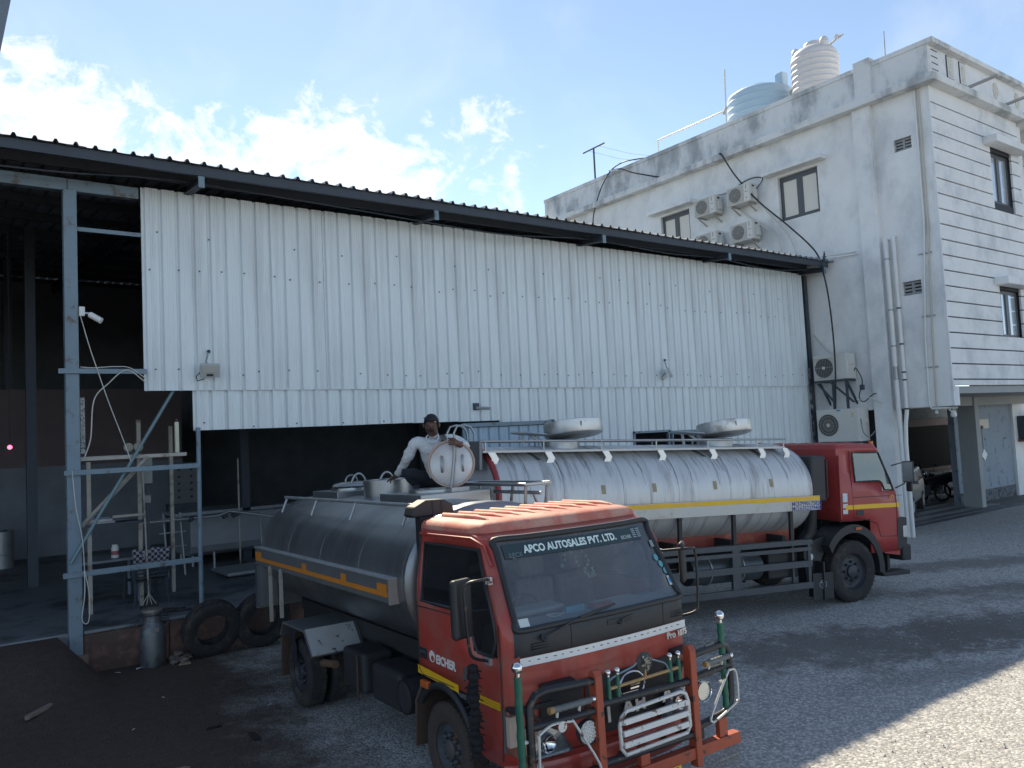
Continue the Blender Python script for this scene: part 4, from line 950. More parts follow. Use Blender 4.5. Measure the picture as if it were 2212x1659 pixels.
C1, half1 = cab_shell(t1, P1, [M_RED, M_GLASS, M_GLASSD, M_REDD])
# roof ribs
for k in range(9):
    v = -.72+k*.18
    T().tube([(-.40, v, 2.385), (-.34, v, 2.412), (.28, v, 2.416), (.42, v, 2.405), (.50, v, 2.385)], [.004, .028, .028, .022, .004], 8).build('roof_rib', M_REDD, C1['roof'], smooth=60)
def drip(s_):
    return T().tube([(-.44, s_*.925, 2.262), (.5, s_*.925, 2.27), (.68, s_*.925, 2.22), (.80, s_*.93, 2.06)], .014, 6)
for s_ in (1, -1): drip(s_).build('drip_rail', M_RED, C1['body'], smooth=50)
# windscreen gasket
ws_pts = []
for w, lst in ((1.575, (1, .66, .33, 0)),):
    pass
def ring_pt(half_, w, j, s_, off=.006):
    u, v = half_(w)[j]; return (u+off, s_*v, w)
gk = [ring_pt(half1, 1.58, j, 1) for j in (3, 2, 1, 0)]+[ring_pt(half1, 1.58, j, -1) for j in (1, 2, 3)]
gk += [ring_pt(half1, w, 3, -1) for w in (1.66, 1.82, 2.0, 2.18)]+[ring_pt(half1, 2.26, j, -1) for j in (3, 2, 1, 0)]+[ring_pt(half1, 2.26, j, 1) for j in (1, 2, 3)]+[ring_pt(half1, w, 3, 1) for w in (2.18, 2.0, 1.82, 1.66)]
T().tube([p for p in catmull(gk[3:]+gk[:4], 4)], .026, 8, close=False).build('gasket', M_BLK, C1['ws'], smooth=60)
# side window seals and door seams (driver side seen)
for s_ in (1, -1):
    def sp_(u, w, s_=s_): return (u, s_*(P1['hw'](w)+.003), w)
    ua = lambda w: P1['uf'](w)-.05-.15
    seal = [sp_(-.34, 1.66), sp_(0, 1.66), sp_(.44, 1.66), sp_(.53, 1.62), sp_(.58, 1.45), sp_(.64, 1.365), sp_(.86, 1.36), sp_(ua(1.5)-.01, 1.5), sp_(ua(1.66), 1.66), sp_(ua(1.9), 1.9), sp_(ua(2.18), 2.18), sp_(.28, 2.18), sp_(-.34, 2.18)]
    T().tube(seal, .017, 6, close=True).build('window_seal', M_BLK, C1['sr'] if s_ > 0 else C1['sl'], smooth=50)
    seam = [sp_(-.43, 2.24), sp_(-.43, 1.6), sp_(-.43, 1.02), sp_(-.36, .985), sp_(.2, .985)]
    d = T().tube(seam, .005, 4); d.tube([sp_(.95, 1.62), sp_(.965, 1.3), sp_(.955, .80), sp_(.93, .56)], .005, 4)
    d.tube([sp_(-.43, 1.60), sp_(-.2, 1.605), sp_(.5, 1.605)], .005, 4)
    dd = d.build('door_seam', M_CHAS, t1)
    hd = T().box(-.42, -.27, s_*.992, s_*1.004, 1.13, 1.23).build('door_handle', M_BLK, t1, bevel=.01)
    T().box(-.40, -.29, s_*1.004, s_*1.012, 1.185, 1.21).build('pull', M_STEELD, hd)
    # yellow reflective tape
    yt = T(); yt.add([(-.47, s_*1.0035, .985), (.28, s_*1.0035, .955), (.28, s_*1.0035, 1.02), (-.47, s_*1.0035, 1.06)], [(0, 1, 2, 3)])
    yt.build('reflective_tape', M_YTAPE, t1)
    yt = T().box(.56, .93, s_*1.0005, s_*1.005, .955, .972).box(.56, .93, s_*1.0005, s_*1.005, .976, .993).box(.56, .93, s_*1.0005, s_*1.005, .997, 1.014); yt.build('reflective_tape', M_YTAPE, t1)
    # black arch flare and amber marker
    ar = [(.53*math.cos(R(a)), s_*1.0, .42+.53*math.sin(R(a))) for a in range(8, 150, 8)]
    T().tube(ar, .032, 8).build('arch_flare', M_BLK, t1, smooth=50)
    T().box(-.36, -.22, s_*1.0, s_*1.05, .885, .95).build('side_marker', M_AMB, t1, bevel=.012)
    # mud guard behind the front wheel
    T().prism([(-.40, .9), (-.53, .72), (-.56, .30), (-.53, .30), (-.49, .72), (-.36, .88)], 1, s_*.62, s_*1.02).build('mud_guard', M_MUD, t1)
# cab name on the driver door
put_text('door_lettering', 'EICHER', .105, M_LETW, t1, (.07, 1.004, 1.165), (1, 0, -.02), (0, 0, 1), bold=.004)
T().lathe([(.001, 0), (.052, 0), (.052, .003), (.001, .0031)], 20, Matrix.Translation((-.18, 1.001, 1.18)) @ Matrix.Rotation(R(-90), 4, 'X')).build('door_logo', M_LETW, t1)
T().lathe([(.001, 0), (.026, 0), (.026, .004), (.001, .0041)], 20, Matrix.Translation((-.168, 1.002, 1.165)) @ Matrix.Rotation(R(-90), 4, 'X')).build('logo_mark', M_RED, t1)
# interior
fl = T().box(-.46, 1.0, -.93, .93, .93, .97).build('cab_floor', M_CHAS, t1)
ds = T().prism([(.62, 1.30), (1.06, 1.44), (1.07, 1.55), (.86, 1.60), (.60, 1.56), (.52, 1.46), (.52, 1.25)], 1, -.92, .92).build('dashboard', M_DASH, t1, bevel=.03)
T().prism([(.60, 1.56), (.82, 1.615), (.84, 1.66), (.66, 1.67), (.58, 1.62)], 1, .22, .80).build('instrument_hood', M_DASH, ds, bevel=.03)
T().box(.70, .86, -.62, -.15, 1.585, 1.60).build('papers', mat('paper_pale', (.5, .52, .5), .8), ds)
T().box(.88, .94, .10, .30, 1.595, 1.65).build('packet', mat('packet_blue', (.12, .38, .5), .6), ds); T().box(.87, .97, -.22, .02, 1.59, 1.625).build('red_cloth', mat('cloth_red', (.38, .06, .04), .9), ds, bevel=.01)
T().tube(catmull([(.92, .28, 1.61), (.96, .42, 1.60), (.93, .50, 1.62), (.88, .44, 1.61), (.9, .3, 1.6)]), .006, 5).build('flex', cab_w, ds)
sw_m = Matrix.Translation((.47, .47, 1.56)) @ Matrix.Rotation(R(-62), 4, 'Y')
T().tube([sw_m @ Vector((.2*math.cos(R(a)), .2*math.sin(R(a)), 0)) for a in range(0, 360, 15)], .016, 6, close=True).tube([sw_m @ Vector((-.19, 0, 0)), sw_m @ Vector((.19, 0, 0))], .014, 6).build('steering_wheel', M_BLK, t1, smooth=60)
for v in (-.62, -.12, .47):
    T().prism([(-.02, 1.05), (.34, 1.05), (.36, 1.14), (-.02, 1.18)], 1, v-.22, v+.22).prism([(-.14, 1.10), (-.02, 1.12), (-.08, 1.72), (-.16, 1.74)], 1, v-.22, v+.22).prism([(-.18, 1.75), (-.10, 1.76), (-.12, 1.95), (-.18, 1.95)], 1, v-.14, v+.14).build('seat', M_SEAT, t1, bevel=.03)
T().box(-.455, -.44, -.93, .93, 1.0, 2.24).build('rear_trim', mat('curtain_dark', (.09, .045, .04), .9, var=.6, scale=18), t1)
T().box(-.43, .62, -.84, .84, 2.265, 2.28).build('head_lining', mat('lining', (.10, .09, .085), .9), t1)
# garland hanging behind the windscreen, towel over the seat
gl_ = T()
for k in range(26):
    a = k/25; gl_.sphere((.70+.01*math.sin(k), -.05-.16*math.sin(a*math.pi*1.5)-.02*math.sin(k*2.2), 2.15-.33*abs(math.sin(a*math.pi*1.2))), .016+.004*math.sin(k*3.1), 7, 5)
gl_.build('garland', mat('dried_flower', (.34, .36, .26), .9), t1)
T().grid([[(-.05-.05*math.cos(s_*2.2)+.02*math.sin(s_*9+v*30), v, 1.72+.2*math.sin(s_*math.pi*.55)*(1-s_*.3)) for v in (.30, .38, .46, .55, .64)] for s_ in (0, .25, .5, .75, 1.0)]).build('towel', mat('checked_towel', (.16, .16, .16), .95, var=.5, scale=22), t1, smooth=60)
# windscreen banner and stickers
def on_ws(v, w, off=.010):
    t_ = v/.87; return (P1['uf'](w)-.05*t_*t_+off, v, w)
def ws_quad(b, v0, v1, w0, w1, off=.010, n=6):
    b.grid([[on_ws(v0+(v1-v0)*i/n, w, off) for i in range(n+1)] for w in (w0, w1)])
bn = T(); ws_quad(bn, -.72, .80, 2.105, 2.215, .009); bn = bn.build('sun_strip', mat('banner_dark', (.022, .045, .055), .5), t1)
me = text_mesh('APCO AUTOSALES PVT. LTD.', .082, .0006, .003); xs_ = [v.co.x for v in me.vertices]; sc_ = 1.02/(max(xs_)-min(xs_))
for v in me.vertices:
    vv = .10-v.co.x*sc_; p = on_ws(vv, 2.16+v.co.y*1.0, .012+max(0, v.co.z)); v.co = (p[0], -p[1], p[2])
obj('banner_lettering', me, M_LET, t1)
me = text_mesh('agcx', .075, .0006, .0)
for v in me.vertices: p = on_ws(.70-v.co.x, 2.135+v.co.y, .0125); v.co = (p[0], -p[1], p[2])
obj('banner_lettering', me, mat('letter_grey', (.30, .36, .38), .6), t1)
me = text_mesh('EICHER', .04, .0006, .001)
for v in me.vertices: p = on_ws(-.53-v.co.x, 2.14+v.co.y, .0125); v.co = (p[0], -p[1], p[2])
obj('banner_lettering', me, M_LET, t1)
for k in range(5):
    for j, v in enumerate((-.62, -.68)):
        b = T(); ws_quad(b, v, v-.045, 2.195-k*.017, 2.203-k*.017, .0125, 1); b.build('small_print', mat('letter_grey', (.30, .36, .38), .6), bn)
stM = mat('sticker_teal', (.10, .34, .40), .6)
for k, (v, w) in enumerate(((-.80, 1.93), (-.83, 1.87), (-.855, 1.81))):
    b = T(); b.add([on_ws(v+.028*math.cos(R(a*30)), w+.028*math.sin(R(a*30)), .012) for a in range(12)], [tuple(range(12))]); b.build('round_sticker', stM, t1)
b = T(); ws_quad(b, -.835, -.90+.005, 1.685, 1.765, .012, 2); sk2 = b.build('square_sticker', mat('sticker_white', (.55, .62, .62), .6), t1)
b = T(); b.add([on_ws(-.866+.024*math.cos(R(a*30)), 1.728+.026*math.sin(R(a*30)), .015) for a in range(12)], [tuple(range(12))]); b.build('sticker_print', mat('sticker_blue', (.03, .22, .5), .6), sk2)
b = T(); ws_quad(b, .87, .78, 1.60, 1.66, .0115, 2); b.build('paper_sticker', mat('sticker_white', (.55, .62, .62), .6), t1)
b = T(); ws_quad(b, -.865, -.80, 2.02, 2.08, .0115, 2); b.build('faded_sticker', mat('sticker_grey', (.25, .29, .31), .7), t1)
# black cowl panel in three pieces with wipers and vents
def front_u(v, w): t_ = min(1, abs(v)/.9); return P1['uf'](w)-.05*t_*t_
for (v0, v1) in ((.93, .42), (.414, -.63), (-.636, -.93)):
    n = 8; rows = []
    for w, off in ((1.372, .012), (1.40, .022), (1.55, .026), (1.575, .012)):
        rows.append([(front_u(v0+(v1-v0)*i/n, w)+off-(.035*max(0, (abs(v0+(v1-v0)*i/n)-.88)/.05)), v0+(v1-v0)*i/n, w) for i in range(n+1)])
    T().grid(rows).build('cowl_panel', M_BLK, t1, smooth=40)
for v in (.72, -.82):
    for k in range(3): T().box(front_u(v, 1.45)+.024, front_u(v, 1.45)+.036, v-.08, v+.08, 1.415+k*.022, 1.423+k*.022).build('cowl_vent', M_CHAS, t1)
T().box(front_u(-.1, 1.5)+.02, front_u(-.1, 1.5)+.032, -.24, .04, 1.49, 1.535).build('cowl_handle', M_CHAS, t1, bevel=.01)
for (v0, v1, va, wa) in ((.70, .14, -.02, 1.625), (-.10, -.30, -.02, 1.54)):
    wp = T().tube([(1.15, v0, 1.50), (1.165, v0, 1.51)], .03, 10).tube([(1.17, v0, 1.51), (1.155, (v0+v1)/2, 1.58 if va > -1 and v0 > 0 else 1.53), (1.14, v1, 1.615 if v0 > 0 else 1.54)], .008, 6)
    if v0 > 0: wp.tube([(1.145, v1+.18, 1.605), (1.13, v1-.22, 1.645)], .009, 6)
    wp.build('wiper', M_BLK, t1)
# aluminium strip and front badges
n = 10; T().grid([[(front_u(.90-1.83*i/n, w)+.015, .90-1.83*i/n, w) for i in range(n+1)] for w in (1.302, 1.368)]).build('trim_strip', mat('white_strip', (.74, .75, .75), .4, .1, var=.06), t1)
rv = T()
for k in range(22):
    v = .82-k*.078; rv.box(front_u(v, 1.34)+.015, front_u(v, 1.34)+.018, v-.012*(1+k % 2), v+.004, 1.336, 1.342)
tag(rv.build('strip_slot', M_CHAS, t1), kind='stuff')
put_text('model_badge', 'Pro', .075, M_CHRW, t1, (front_u(-.72, 1.27)+.008, -.735, 1.262), (0, -1, .02), (0, 0, 1), bold=.004, extrude=.005)
put_text('model_badge', '1075', .072, M_CHRW, t1, (front_u(-.85, 1.27)+.016, -.875, 1.264), (-.18, -1, .02), (0, 0, 1), bold=.003, extrude=.005)
# grille area, cover flap and letters
gr = T(); gr.grid([[(front_u(.30-1.1*i/8, w)+.016, .30-1.1*i/8, w) for i in range(9)] for w in (.62, .86, 1.10)]); gr.build('grille', M_BLK, t1)
T().grid([[(front_u(v, w)+.02, v, w) for v in (.74, .55, .33)] for w in (.84, 1.0, 1.10)]).build('grille_side', M_BLK, t1)
T().prism([(1.10, 1.105), (1.19, 1.10), (1.20, 1.125), (1.10, 1.15)], 1, .42, .74).build('cover_flap', M_BLK, t1, bevel=.012)
T().prism([(1.08, 1.10), (1.19, 1.10), (1.20, 1.125), (1.08, 1.15)], 1, -.92, -.70).build('cover_flap', M_BLK, t1, bevel=.012)
lg = Matrix.Translation((1.20, -.15, .97))
T().tube([lg @ Vector((0, .14*math.cos(R(a*12)), .11*math.sin(R(a*12)))) for a in range(30)], .012, 6, close=True).build('emblem_ring', M_CHR, t1, smooth=60)
eb = T()
for k in range(5): eb.box(1.19, 1.203, -.15-.10+.012*k, -.15+.02, .995-.028*k, 1.008-.028*k)
eb.box(1.19, 1.205, -.15-.02, -.15+.11, .90, .925).build('emblem_bars', M_CHR, t1)
for ch, v, w in (('I', .085, .765), ('A', -.13, .79), ('H', -.27, .785), ('A', -.59, .79)):
    put_text('grille_letter', ch, .17, M_CHRW, t1, (1.155, v, w), (0, -1, .03), (0, 0, 1), bold=.006, extrude=.004)
# headlamps
for s_ in (1, -1):
    hp = [(.50, .60), (.60, .76), (.80, .92), (1.0, .975), (1.0, .64), (.86, .57)]
    hb = T(); vs = [(1.185-.20*max(0, v-.72)/.28, s_*v, w) for v, w in hp]; vb = [(u-.045, v, w) for u, v, w in vs]
    k = len(hp); hb.add(vb, [tuple(range(k))]); hb.add(vs+vb, [(i, (i+1) % k, k+(i+1) % k, k+i) for i in range(k)])
    ho = hb.build('headlamp', mat('lamp_reflector', (.42, .44, .46), .2, .7, var=.05), t1)
    lb_ = T(); lb_.add([(u+.004, v, w) for u, v, w in vs], [tuple(range(k))]); lb_.build('lens', M_LENS, ho)
    for v, w, rr in ((.73, .70, .07), (.88, .78, .06)):
        T().lathe([(.004, 0), (rr*.4, .005), (rr, .05), (rr*1.02, .055), (rr*.98, .05), (.004, .012)], 18, Matrix.Translation((1.128-.12*max(0, v-.72)/.2, s_*v, w)) @ Matrix.Rotation(R(90), 4, 'Y')).build('reflector', M_CHR, ho, smooth=50)
    T().box(1.00, 1.05, s_*.93, s_*1.004, .70, .93).build('indicator', mat('clear_indicator', (.5, .4, .33), .3), ho)
    T().box(1.0, 1.13, s_*.62, s_*1.0, .97, 1.0).build('lamp_brow', M_BLK, t1)
# bumper
bp_ = []
for i in range(13):
    v = -1.04+2.08*i/12; bp_.append((1.20-.20*(abs(v)/1.04)**4, v))
bq = T(); bq.grid([[(u+o_, v, w) for u, v in bp_] for w, o_ in ((.30, -.06), (.34, .0), (.50, .02), (.56, .0), (.575, -.08))]); bq.build('bumper', M_RED, t1, smooth=40)
for v in (.30, .05, -.2, -.45, -.68): T().lathe([(.001, 0), (.03, 0), (.03, .004), (.001, .0041)], 14, Matrix.Translation((1.222, v, .46)) @ Matrix.Rotation(R(90), 4, 'Y')).build('bumper_hole', M_CHAS, t1)
for s_ in (1, -1): T().box(1.14, 1.19, s_*.80, s_*.93, .36, .56).build('fog_lamp', mat('fog_cream', (.5, .48, .38), .3), t1)
# bull bar (one welded frame in its pieces)
UB = 1.40
bb = T().tube([(UB, .42, 1.165), (UB, .9, 1.19), (UB, .99, 1.175), (UB-.0, 1.05, 1.10), (UB, 1.05, .62), (UB, 1.03, .54), (UB, .97, .50), (UB, .42, .50)], .033, 10)
bb.build('bull_bar_hoop', M_BLKW, t1, smooth=60)
bb = T().tube([(UB, -.63, 1.15), (UB, -1.02, 1.175), (UB, -1.10, 1.15), (UB, -1.135, 1.07), (UB, -1.125, .70), (UB, -1.09, .62), (UB, -1.0, .585), (UB, -.68, .55)], .033, 10)
bb.build('bull_bar_hoop', M_BLKW, t1, smooth=60)
for p0, p1 in (((UB, 1.04, .95), (UB, .40, .94)), ((UB, .42, .975), (UB, -.64, .945)), ((UB, .40, .52), (UB, -.70, .505)), ((UB, -.62, .96), (UB, -1.12, .985))):
    T().tube([p0, p1], .032, 10).build('bull_bar_tube', M_BLKW, t1, smooth=60)
for v in (.405, -.645):
    T().prism([(UB-.045, .24), (UB+.045, .24), (UB+.045, 1.20), (UB+.02, 1.245), (UB-.02, 1.245), (UB-.045, 1.20)], 1, v-.035, v+.035).build('bull_bar_post', M_ORED, t1, bevel=.006)
T().box(UB-.06, UB+.03, -1.18, 1.08, .305, .40).build('lower_beam', M_ORED, t1, bevel=.006)
for v in (.9, -.05, -.98): T().box(UB-.03, UB+.02, v-.05, v+.05, .40, .56).build('beam_upright', M_ORED, t1, bevel=.006)
for v in (.7, -.75): T().box(.7, UB-.03, v-.04, v+.04, .42, .50).build('bar_stay', M_CHAS, t1)
# green wrapped corner poles with chrome balls
for v, w0, w1 in ((1.135, .34, 1.34), (-1.055, .56, 1.36)):
    pr = []; n = 26
    pts = [(UB+.0, v+.002*math.sin(i), w0+(w1-w0)*i/n) for i in range(n+1)]
    po = T().tube(pts, [.028+.006*(i % 3 == 0)+.002*math.sin(i*2) for i in range(n+1)], 10).build('corner_pole', M_GREEN, t1, smooth=60)
    T().cyl((UB, v, w1), (UB, v, w1+.03), .02, 12).build('collar', M_CHR, po, smooth=50); T().sphere((UB, v, w1+.065), .043, 18, 12).build('ball', M_CHR, po, smooth=80)
    T().cyl((UB, v, .86), (UB, v-(.09 if v > 0 else -.07), .86), .014, 8).build('clamp', M_STLW, po)
# short green posts with chrome tips on the middle tube, decorative rod and rosette
for v in (.275, .178, -.41, -.51):
    po = T().cyl((UB, v, .985), (UB, v, 1.165), .021, 10, .017).build('short_post', M_GREEN, t1, smooth=50)
    T().cyl((UB, v, 1.165), (UB, v, 1.18), .013, 10).build('collar', M_CHR, po); T().sphere((UB, v, 1.198), .024, 14, 9).build('ball', M_CHR, po, smooth=80)
M_BAM = mat('banded_cane', (.36, .22, .09), .5, var=.3, scale=26)
T().tube([(UB, .27, 1.068), (UB, -.52, 1.083)], .014, 8).build('cane_rod', M_BAM, t1, smooth=60)
T().tube([(UB, -.125, 1.08), (UB, -.125, 1.14)], .012, 6).build('rosette_stem', M_BAM, t1)
T().lathe([(.002, 0), (.082, 0), (.086, .012), (.07, .02), (.002, .02)], 22, Matrix.Translation((UB-.01, -.122, 1.20)) @ Matrix.Rotation(R(90), 4, 'Y')).build('rosette_disc', M_BLK, t1, smooth=50)
ft = T()
for k in range(34):
    a = rnd.uniform(0, 6.28); rr = rnd.uniform(0, .055); c = Vector((UB+.03, -.122+rr*math.cos(a), 1.20+rr*math.sin(a)*1.1)); d = Vector((rnd.uniform(.005, .02), rnd.uniform(-.03, .03), rnd.uniform(-.03, .03)))
    ft.add([c, c+d, c+d*.5+Vector((.0, .01, .012)), c-Vector((0, .012, -.006))], [(0, 1, 2), (0, 2, 3)])
ft.build('rosette_feathers', mat('dusty_feather', (.42, .40, .33), .9, var=.4, scale=20), t1)
for s_, a in ((1, .28), (-1, -.40)):
    T().tube(catmull([(UB, a, 1.05), (UB, a*.95-.02*s_, 1.14), (UB, -.12+s_*.13, 1.19), (UB-.005, -.12+s_*.08, 1.21)]), .008, 6).build('rosette_hook', M_STEEL, t1, smooth=60)
# chrome louvred plate in the middle
gp = [(UB+.035, v, w) for v, w in ((.19, .84), (.14, .875), (-.47, .895), (-.53, .87), (-.555, .80), (-.56, .60), (-.52, .55), (.17, .545), (.21, .60), (.215, .78))]
T().tube(gp, .017, 8, close=True).build('louvre_frame', M_STLW, t1, smooth=60)
for k in range(3):
    w = .80-k*.088
    T().prism([(UB+.02, w-.026), (UB+.070, w-.020), (UB+.060, w+.024), (UB+.03, w+.020)], 1, -.535+.005*k, .195).build('louvre_bar', M_STLW, t1, bevel=.005)
# rod-shaped indicators on the side hoops, round lamps, wire triangles
M_GREYW = mat('grey_wound_rod', (.13, .14, .145), .6, var=.2, scale=20)
for v0, v1, w0, w1 in ((.88, .49, 1.045, 1.04), (-.80, -1.10, 1.055, 1.07)):
    rd = T().tube([(UB+.03, v0+(v1-v0)*i/14, w0+(w1-w0)*i/14) for i in range(15)], [.024+.003*(i % 2) for i in range(15)], 10).build('wound_rod', M_GREYW, t1, smooth=40)
    T().cyl((UB+.03, v0+.01*math.copysign(1, v0-v1), w0), (UB+.03, v0-.03*math.copysign(1, v0-v1), w0), .027, 10).build('brass_cap', M_BAM, rd)
    for t_ in (.2, .75): T().cyl((UB+.02, v0+(v1-v0)*t_, w0), (UB, v0+(v1-v0)*t_, w0-.09), .012, 8).build('rod_foot', M_STLW, rd)
    T().sphere((UB+.03, v1-.03*math.copysign(1, v0-v1), w1), .022, 12, 8).build('tip', M_CHR, rd, smooth=80)
def round_lamp(v, w, r_, led):
    m_ = Matrix.Translation((UB-.03, v, w)) @ Matrix.Rotation(R(90), 4, 'Y')
    lo = T().lathe([(.004, -.05), (r_*.7, -.05), (r_*.96, -.01), (r_, .03), (r_*.97, .036), (r_*.9, .03)], 26, m_, caps=False).build('round_lamp', M_BLK if led else M_CHR, t1, smooth=45)
    T().lathe([(.004, .028), (r_*.5, .026), (r_*.92, .02)], 26, m_).build('lens', mat('led_face', (.62, .62, .60), .35, var=.1, scale=30) if led else mat('lamp_face', (.62, .64, .62), .08, .6, var=.02), lo, smooth=60)
    if led:
        b = T()
        for i in range(37):
            rr = r_*.78*math.sqrt(i/36.); a = i*2.4; b.sphere(m_ @ Vector((rr*math.cos(a), rr*math.sin(a), .028)), .011, 7, 5)
        tag(b.build('led', mat('led_bead', (.72, .72, .70), .15, .2), lo), kind='stuff')
round_lamp(.50, .79, .098, True); round_lamp(-.80, .82, .088, False)
for s_, tri in ((1, [(1.0, .90), (.88, .945), (.70, .93), (.66, .90), (.45, .56), (.46, .50), (.52, .47), (.95, .46), (1.01, .52)]), (-1, [(-.83, .56), (-.90, .575), (-1.14, .66), (-1.175, .72), (-1.165, .92), (-1.10, .95), (-1.05, .92), (-.82, .62)])):
    T().tube(catmull([(UB+.04, v, w) for v, w in tri]+[(UB+.04, tri[0][0], tri[0][1])], 4), .011, 6).build('wire_guard', M_STLW, t1, smooth=60)
T().lathe([(.001, 0), (.04, 0), (.04, .006), (.001, .006)], 16, Matrix.Translation((UB+.05, .79, .915)) @ Matrix.Rotation(R(90), 4, 'Y')).build('guard_disc', M_STLW, t1)
# number plate and chain fringe
npl = T().box(UB+.036, UB+.04, -.42, .02, .19, .315).build('number_plate', mat('plate_yellow', (.75, .48, .02), .45), t1, bevel=.004)
put_text('plate_number', '00', .11, M_BLK, npl, (UB+.0415, -.345, .262), (0, -1, 0), (0, 0, 1), bold=.003, extrude=.001)
cf = T()
for k in range(30):
    v = -.66-k*.017; n = 9
    for i in range(n):
        w = .30-i*.018; cf.tube([(UB+.02+.002*math.sin(i), v+.004*((i % 2)*2-1), w), (UB+.02, v-.004*((i % 2)*2-1), w-.018)], .0032, 4)
tag(cf.build('chain_fringe', mat('chain_grey', (.20, .19, .18), .6, .4), t1), kind='stuff')
# mirrors
for s_ in (1, -1):
    v = s_*1.17
    if s_ > 0: mp_ = [(.60, v, 1.87), (.57, v-.0, 1.90), (.44, v+.03, 1.91)]; c = Matrix.Translation((.78, 1.22, 1.765)) @ Matrix.Rotation(R(-14), 4, 'Z')
    else: c = Matrix.Translation((.93, -1.13, 1.85)) @ Matrix.Rotation(R(-38), 4, 'Z') @ Matrix.Scale(.8, 4)
    mo = T().box(-.035, .03, -.105, .105, -.235, .235, c).build('mirror', M_BLK, t1, bevel=.03, seg=3)
    T().box(-.038, -.0355, -.09, .09, -.21, .21, c).build('mirror_glass', M_CHR, mo)
    u0 = .80 if s_ > 0 else .95
    T().tube(catmull([(.80, s_*.955, 1.96), (u0+.10, s_*1.10, 1.985), (u0+.055, s_*1.22, 1.95), (u0+.055, s_*1.23, 1.75), (u0+.055, s_*1.21, 1.46), (u0+.04, s_*1.16, 1.38), (.80, s_*1.01, 1.32)], 5), .013, 7).build('mirror_arm', M_BLKW, mo, smooth=60)
    T().box(.77, .82, s_*.94, s_*.98, 1.92, 1.98).build('arm_bracket', M_STLW, mo); T().box(.76, .84, s_*1.0, s_*1.02, 1.29, 1.35).build('arm_bracket', M_CHRW, mo)
# black tassel garland on the mirror arm
tsl = T()
for k in range(13):
    w = 1.30-k*.055; tsl.sphere((.83+.012*math.sin(k*1.3), 1.18, w), .05+.008*math.sin(k*2), 9, 6, None, (1, 1, .75))
    for j in range(10):
        a = rnd.uniform(0, 6.28); tsl.tube([(.83, 1.18, w), (.83+.075*math.cos(a), 1.18+.075*math.sin(a), w-.03)], [.010, .002], 4)
ts = tsl.build('black_tassel', mat('tassel_black', (.012, .013, .016), .9), t1, smooth=60)
T().add([(.80, 1.24, 1.33), (.86, 1.24, 1.32), (.85, 1.25, 1.22), (.79, 1.25, 1.24)], [(0, 1, 2, 3)]).build('tassel_bow', M_STL, ts)
# chassis, axles, wheels
for s_ in (1, -1): T().box(-5.2, 1.0, s_*.36, s_*.43, .62, .82).build('chassis_rail', M_CHAS, t1)
for u in (-5.1, -4.2, -2.6, -1.6): T().box(u-.04, u+.04, -.36, .36, .66, .78).build('cross_member', M_CHAS, t1)
T().cyl((0, -.8, .40), (0, .8, .40), .05, 10).build('front_axle', M_CHAS, t1); T().cyl((-3.5, -.9, .41), (-3.5, .9, .41), .075, 12).build('rear_axle', M_CHAS, t1)
T().sphere((-3.5, 0, .41), .2, 14, 9).build('differential', M_CHAS, t1, smooth=60)
for s_ in (1, -1):
    wheel(t1, 0, s_*.89, .40, .22, s_, M_TYREB, M_RIMB)
    wheel(t1, -3.5, s_*1.00, .41, .235, s_, M_TYRE, M_RIM); wheel(t1, -3.5, s_*.70, .41, .235, s_, M_TYRE, M_RIM)
    # rear mudguard: three folded plates, with its flap
    mg = T().prism([(-4.02, .80), (-3.88, .98), (-3.10, .985), (-2.86, .72), (-2.88, .70), (-3.12, .96), (-3.87, .955), (-4.0, .785)], 1, s_*.50, s_*1.17).build('rear_mudguard', M_SKIRT, t1)
    T().prism([(-3.085, .99), (-2.845, .725), (-2.84, .735), (-3.08, 1.0)], 1, s_*.55, s_*1.165).build('guard_plate', mat('peeled_white_plate', (.42, .43, .43), .6, .2, var=.1, scale=5, col2=(.04, .04, .045), amt=.06, scale2=9, edge=.03), mg)
    T().prism([(-4.10, .26), (-4.06, .26), (-4.0, .86), (-4.03, .86)], 1, s_*.56, s_*1.14).build('mud_flap', M_MUD, t1)
    for u in (-4.62, -4.18): T().box(u-.02, u+.02, s_*1.06, s_*1.10, .97 if u > -4.3 else .86, 1.60).build('skirt_leg', M_PALE, t1)
    # side skirt channel with orange tape
    sk_ = T().box(-5.30, -.86, s_*1.02, s_*1.075, 1.565, 1.80).build('side_skirt', M_SKIRT, t1, bevel=.006)
    T().box(-5.31, -.85, s_*.96, s_*1.085, 1.80, 1.815).build('skirt_lip', mat('lip_steel', (.55, .56, .56), .4, .6), sk_)
    tp_ = T().box(-5.28, -.90, s_*1.076, s_*1.079, 1.625, 1.675)
    for u0, u1 in ((-5.28, -5.0), (-3.35, -3.2), (-2.1, -1.95), (-1.15, -.92)): tp_.box(u0, u1, s_*1.076, s_*1.079, 1.676, 1.75)
    tp_.build('reflective_tape', M_ORTAPE, sk_)
    T().box(-.86, -.845, s_*.93, s_*1.09, 1.56, 1.81).build('skirt_end', mat('pinkish_plate', (.40, .34, .31), .55, .3), sk_)
T().prism([(-5.32, .95), (-5.24, .95), (-5.24, 1.56), (-5.32, 1.56)], 1, -1.08, 1.08).build('rear_panel', M_SKIRT, t1)
T().box(-5.30, -5.05, .85, 1.08, 1.0, 1.56).build('rear_cabinet', M_SKIRT, t1)
# black rag tied over the rear tyre
T().grid([[(-3.62+.06*i+.02*math.sin(k*2.1), 1.155+.012*math.sin(i*2+k), .96-.055*k) for i in range(4)] for k in range(9)]).build('black_rag', mat('rag_black', (.015, .016, .02), .95), t1, smooth=60)
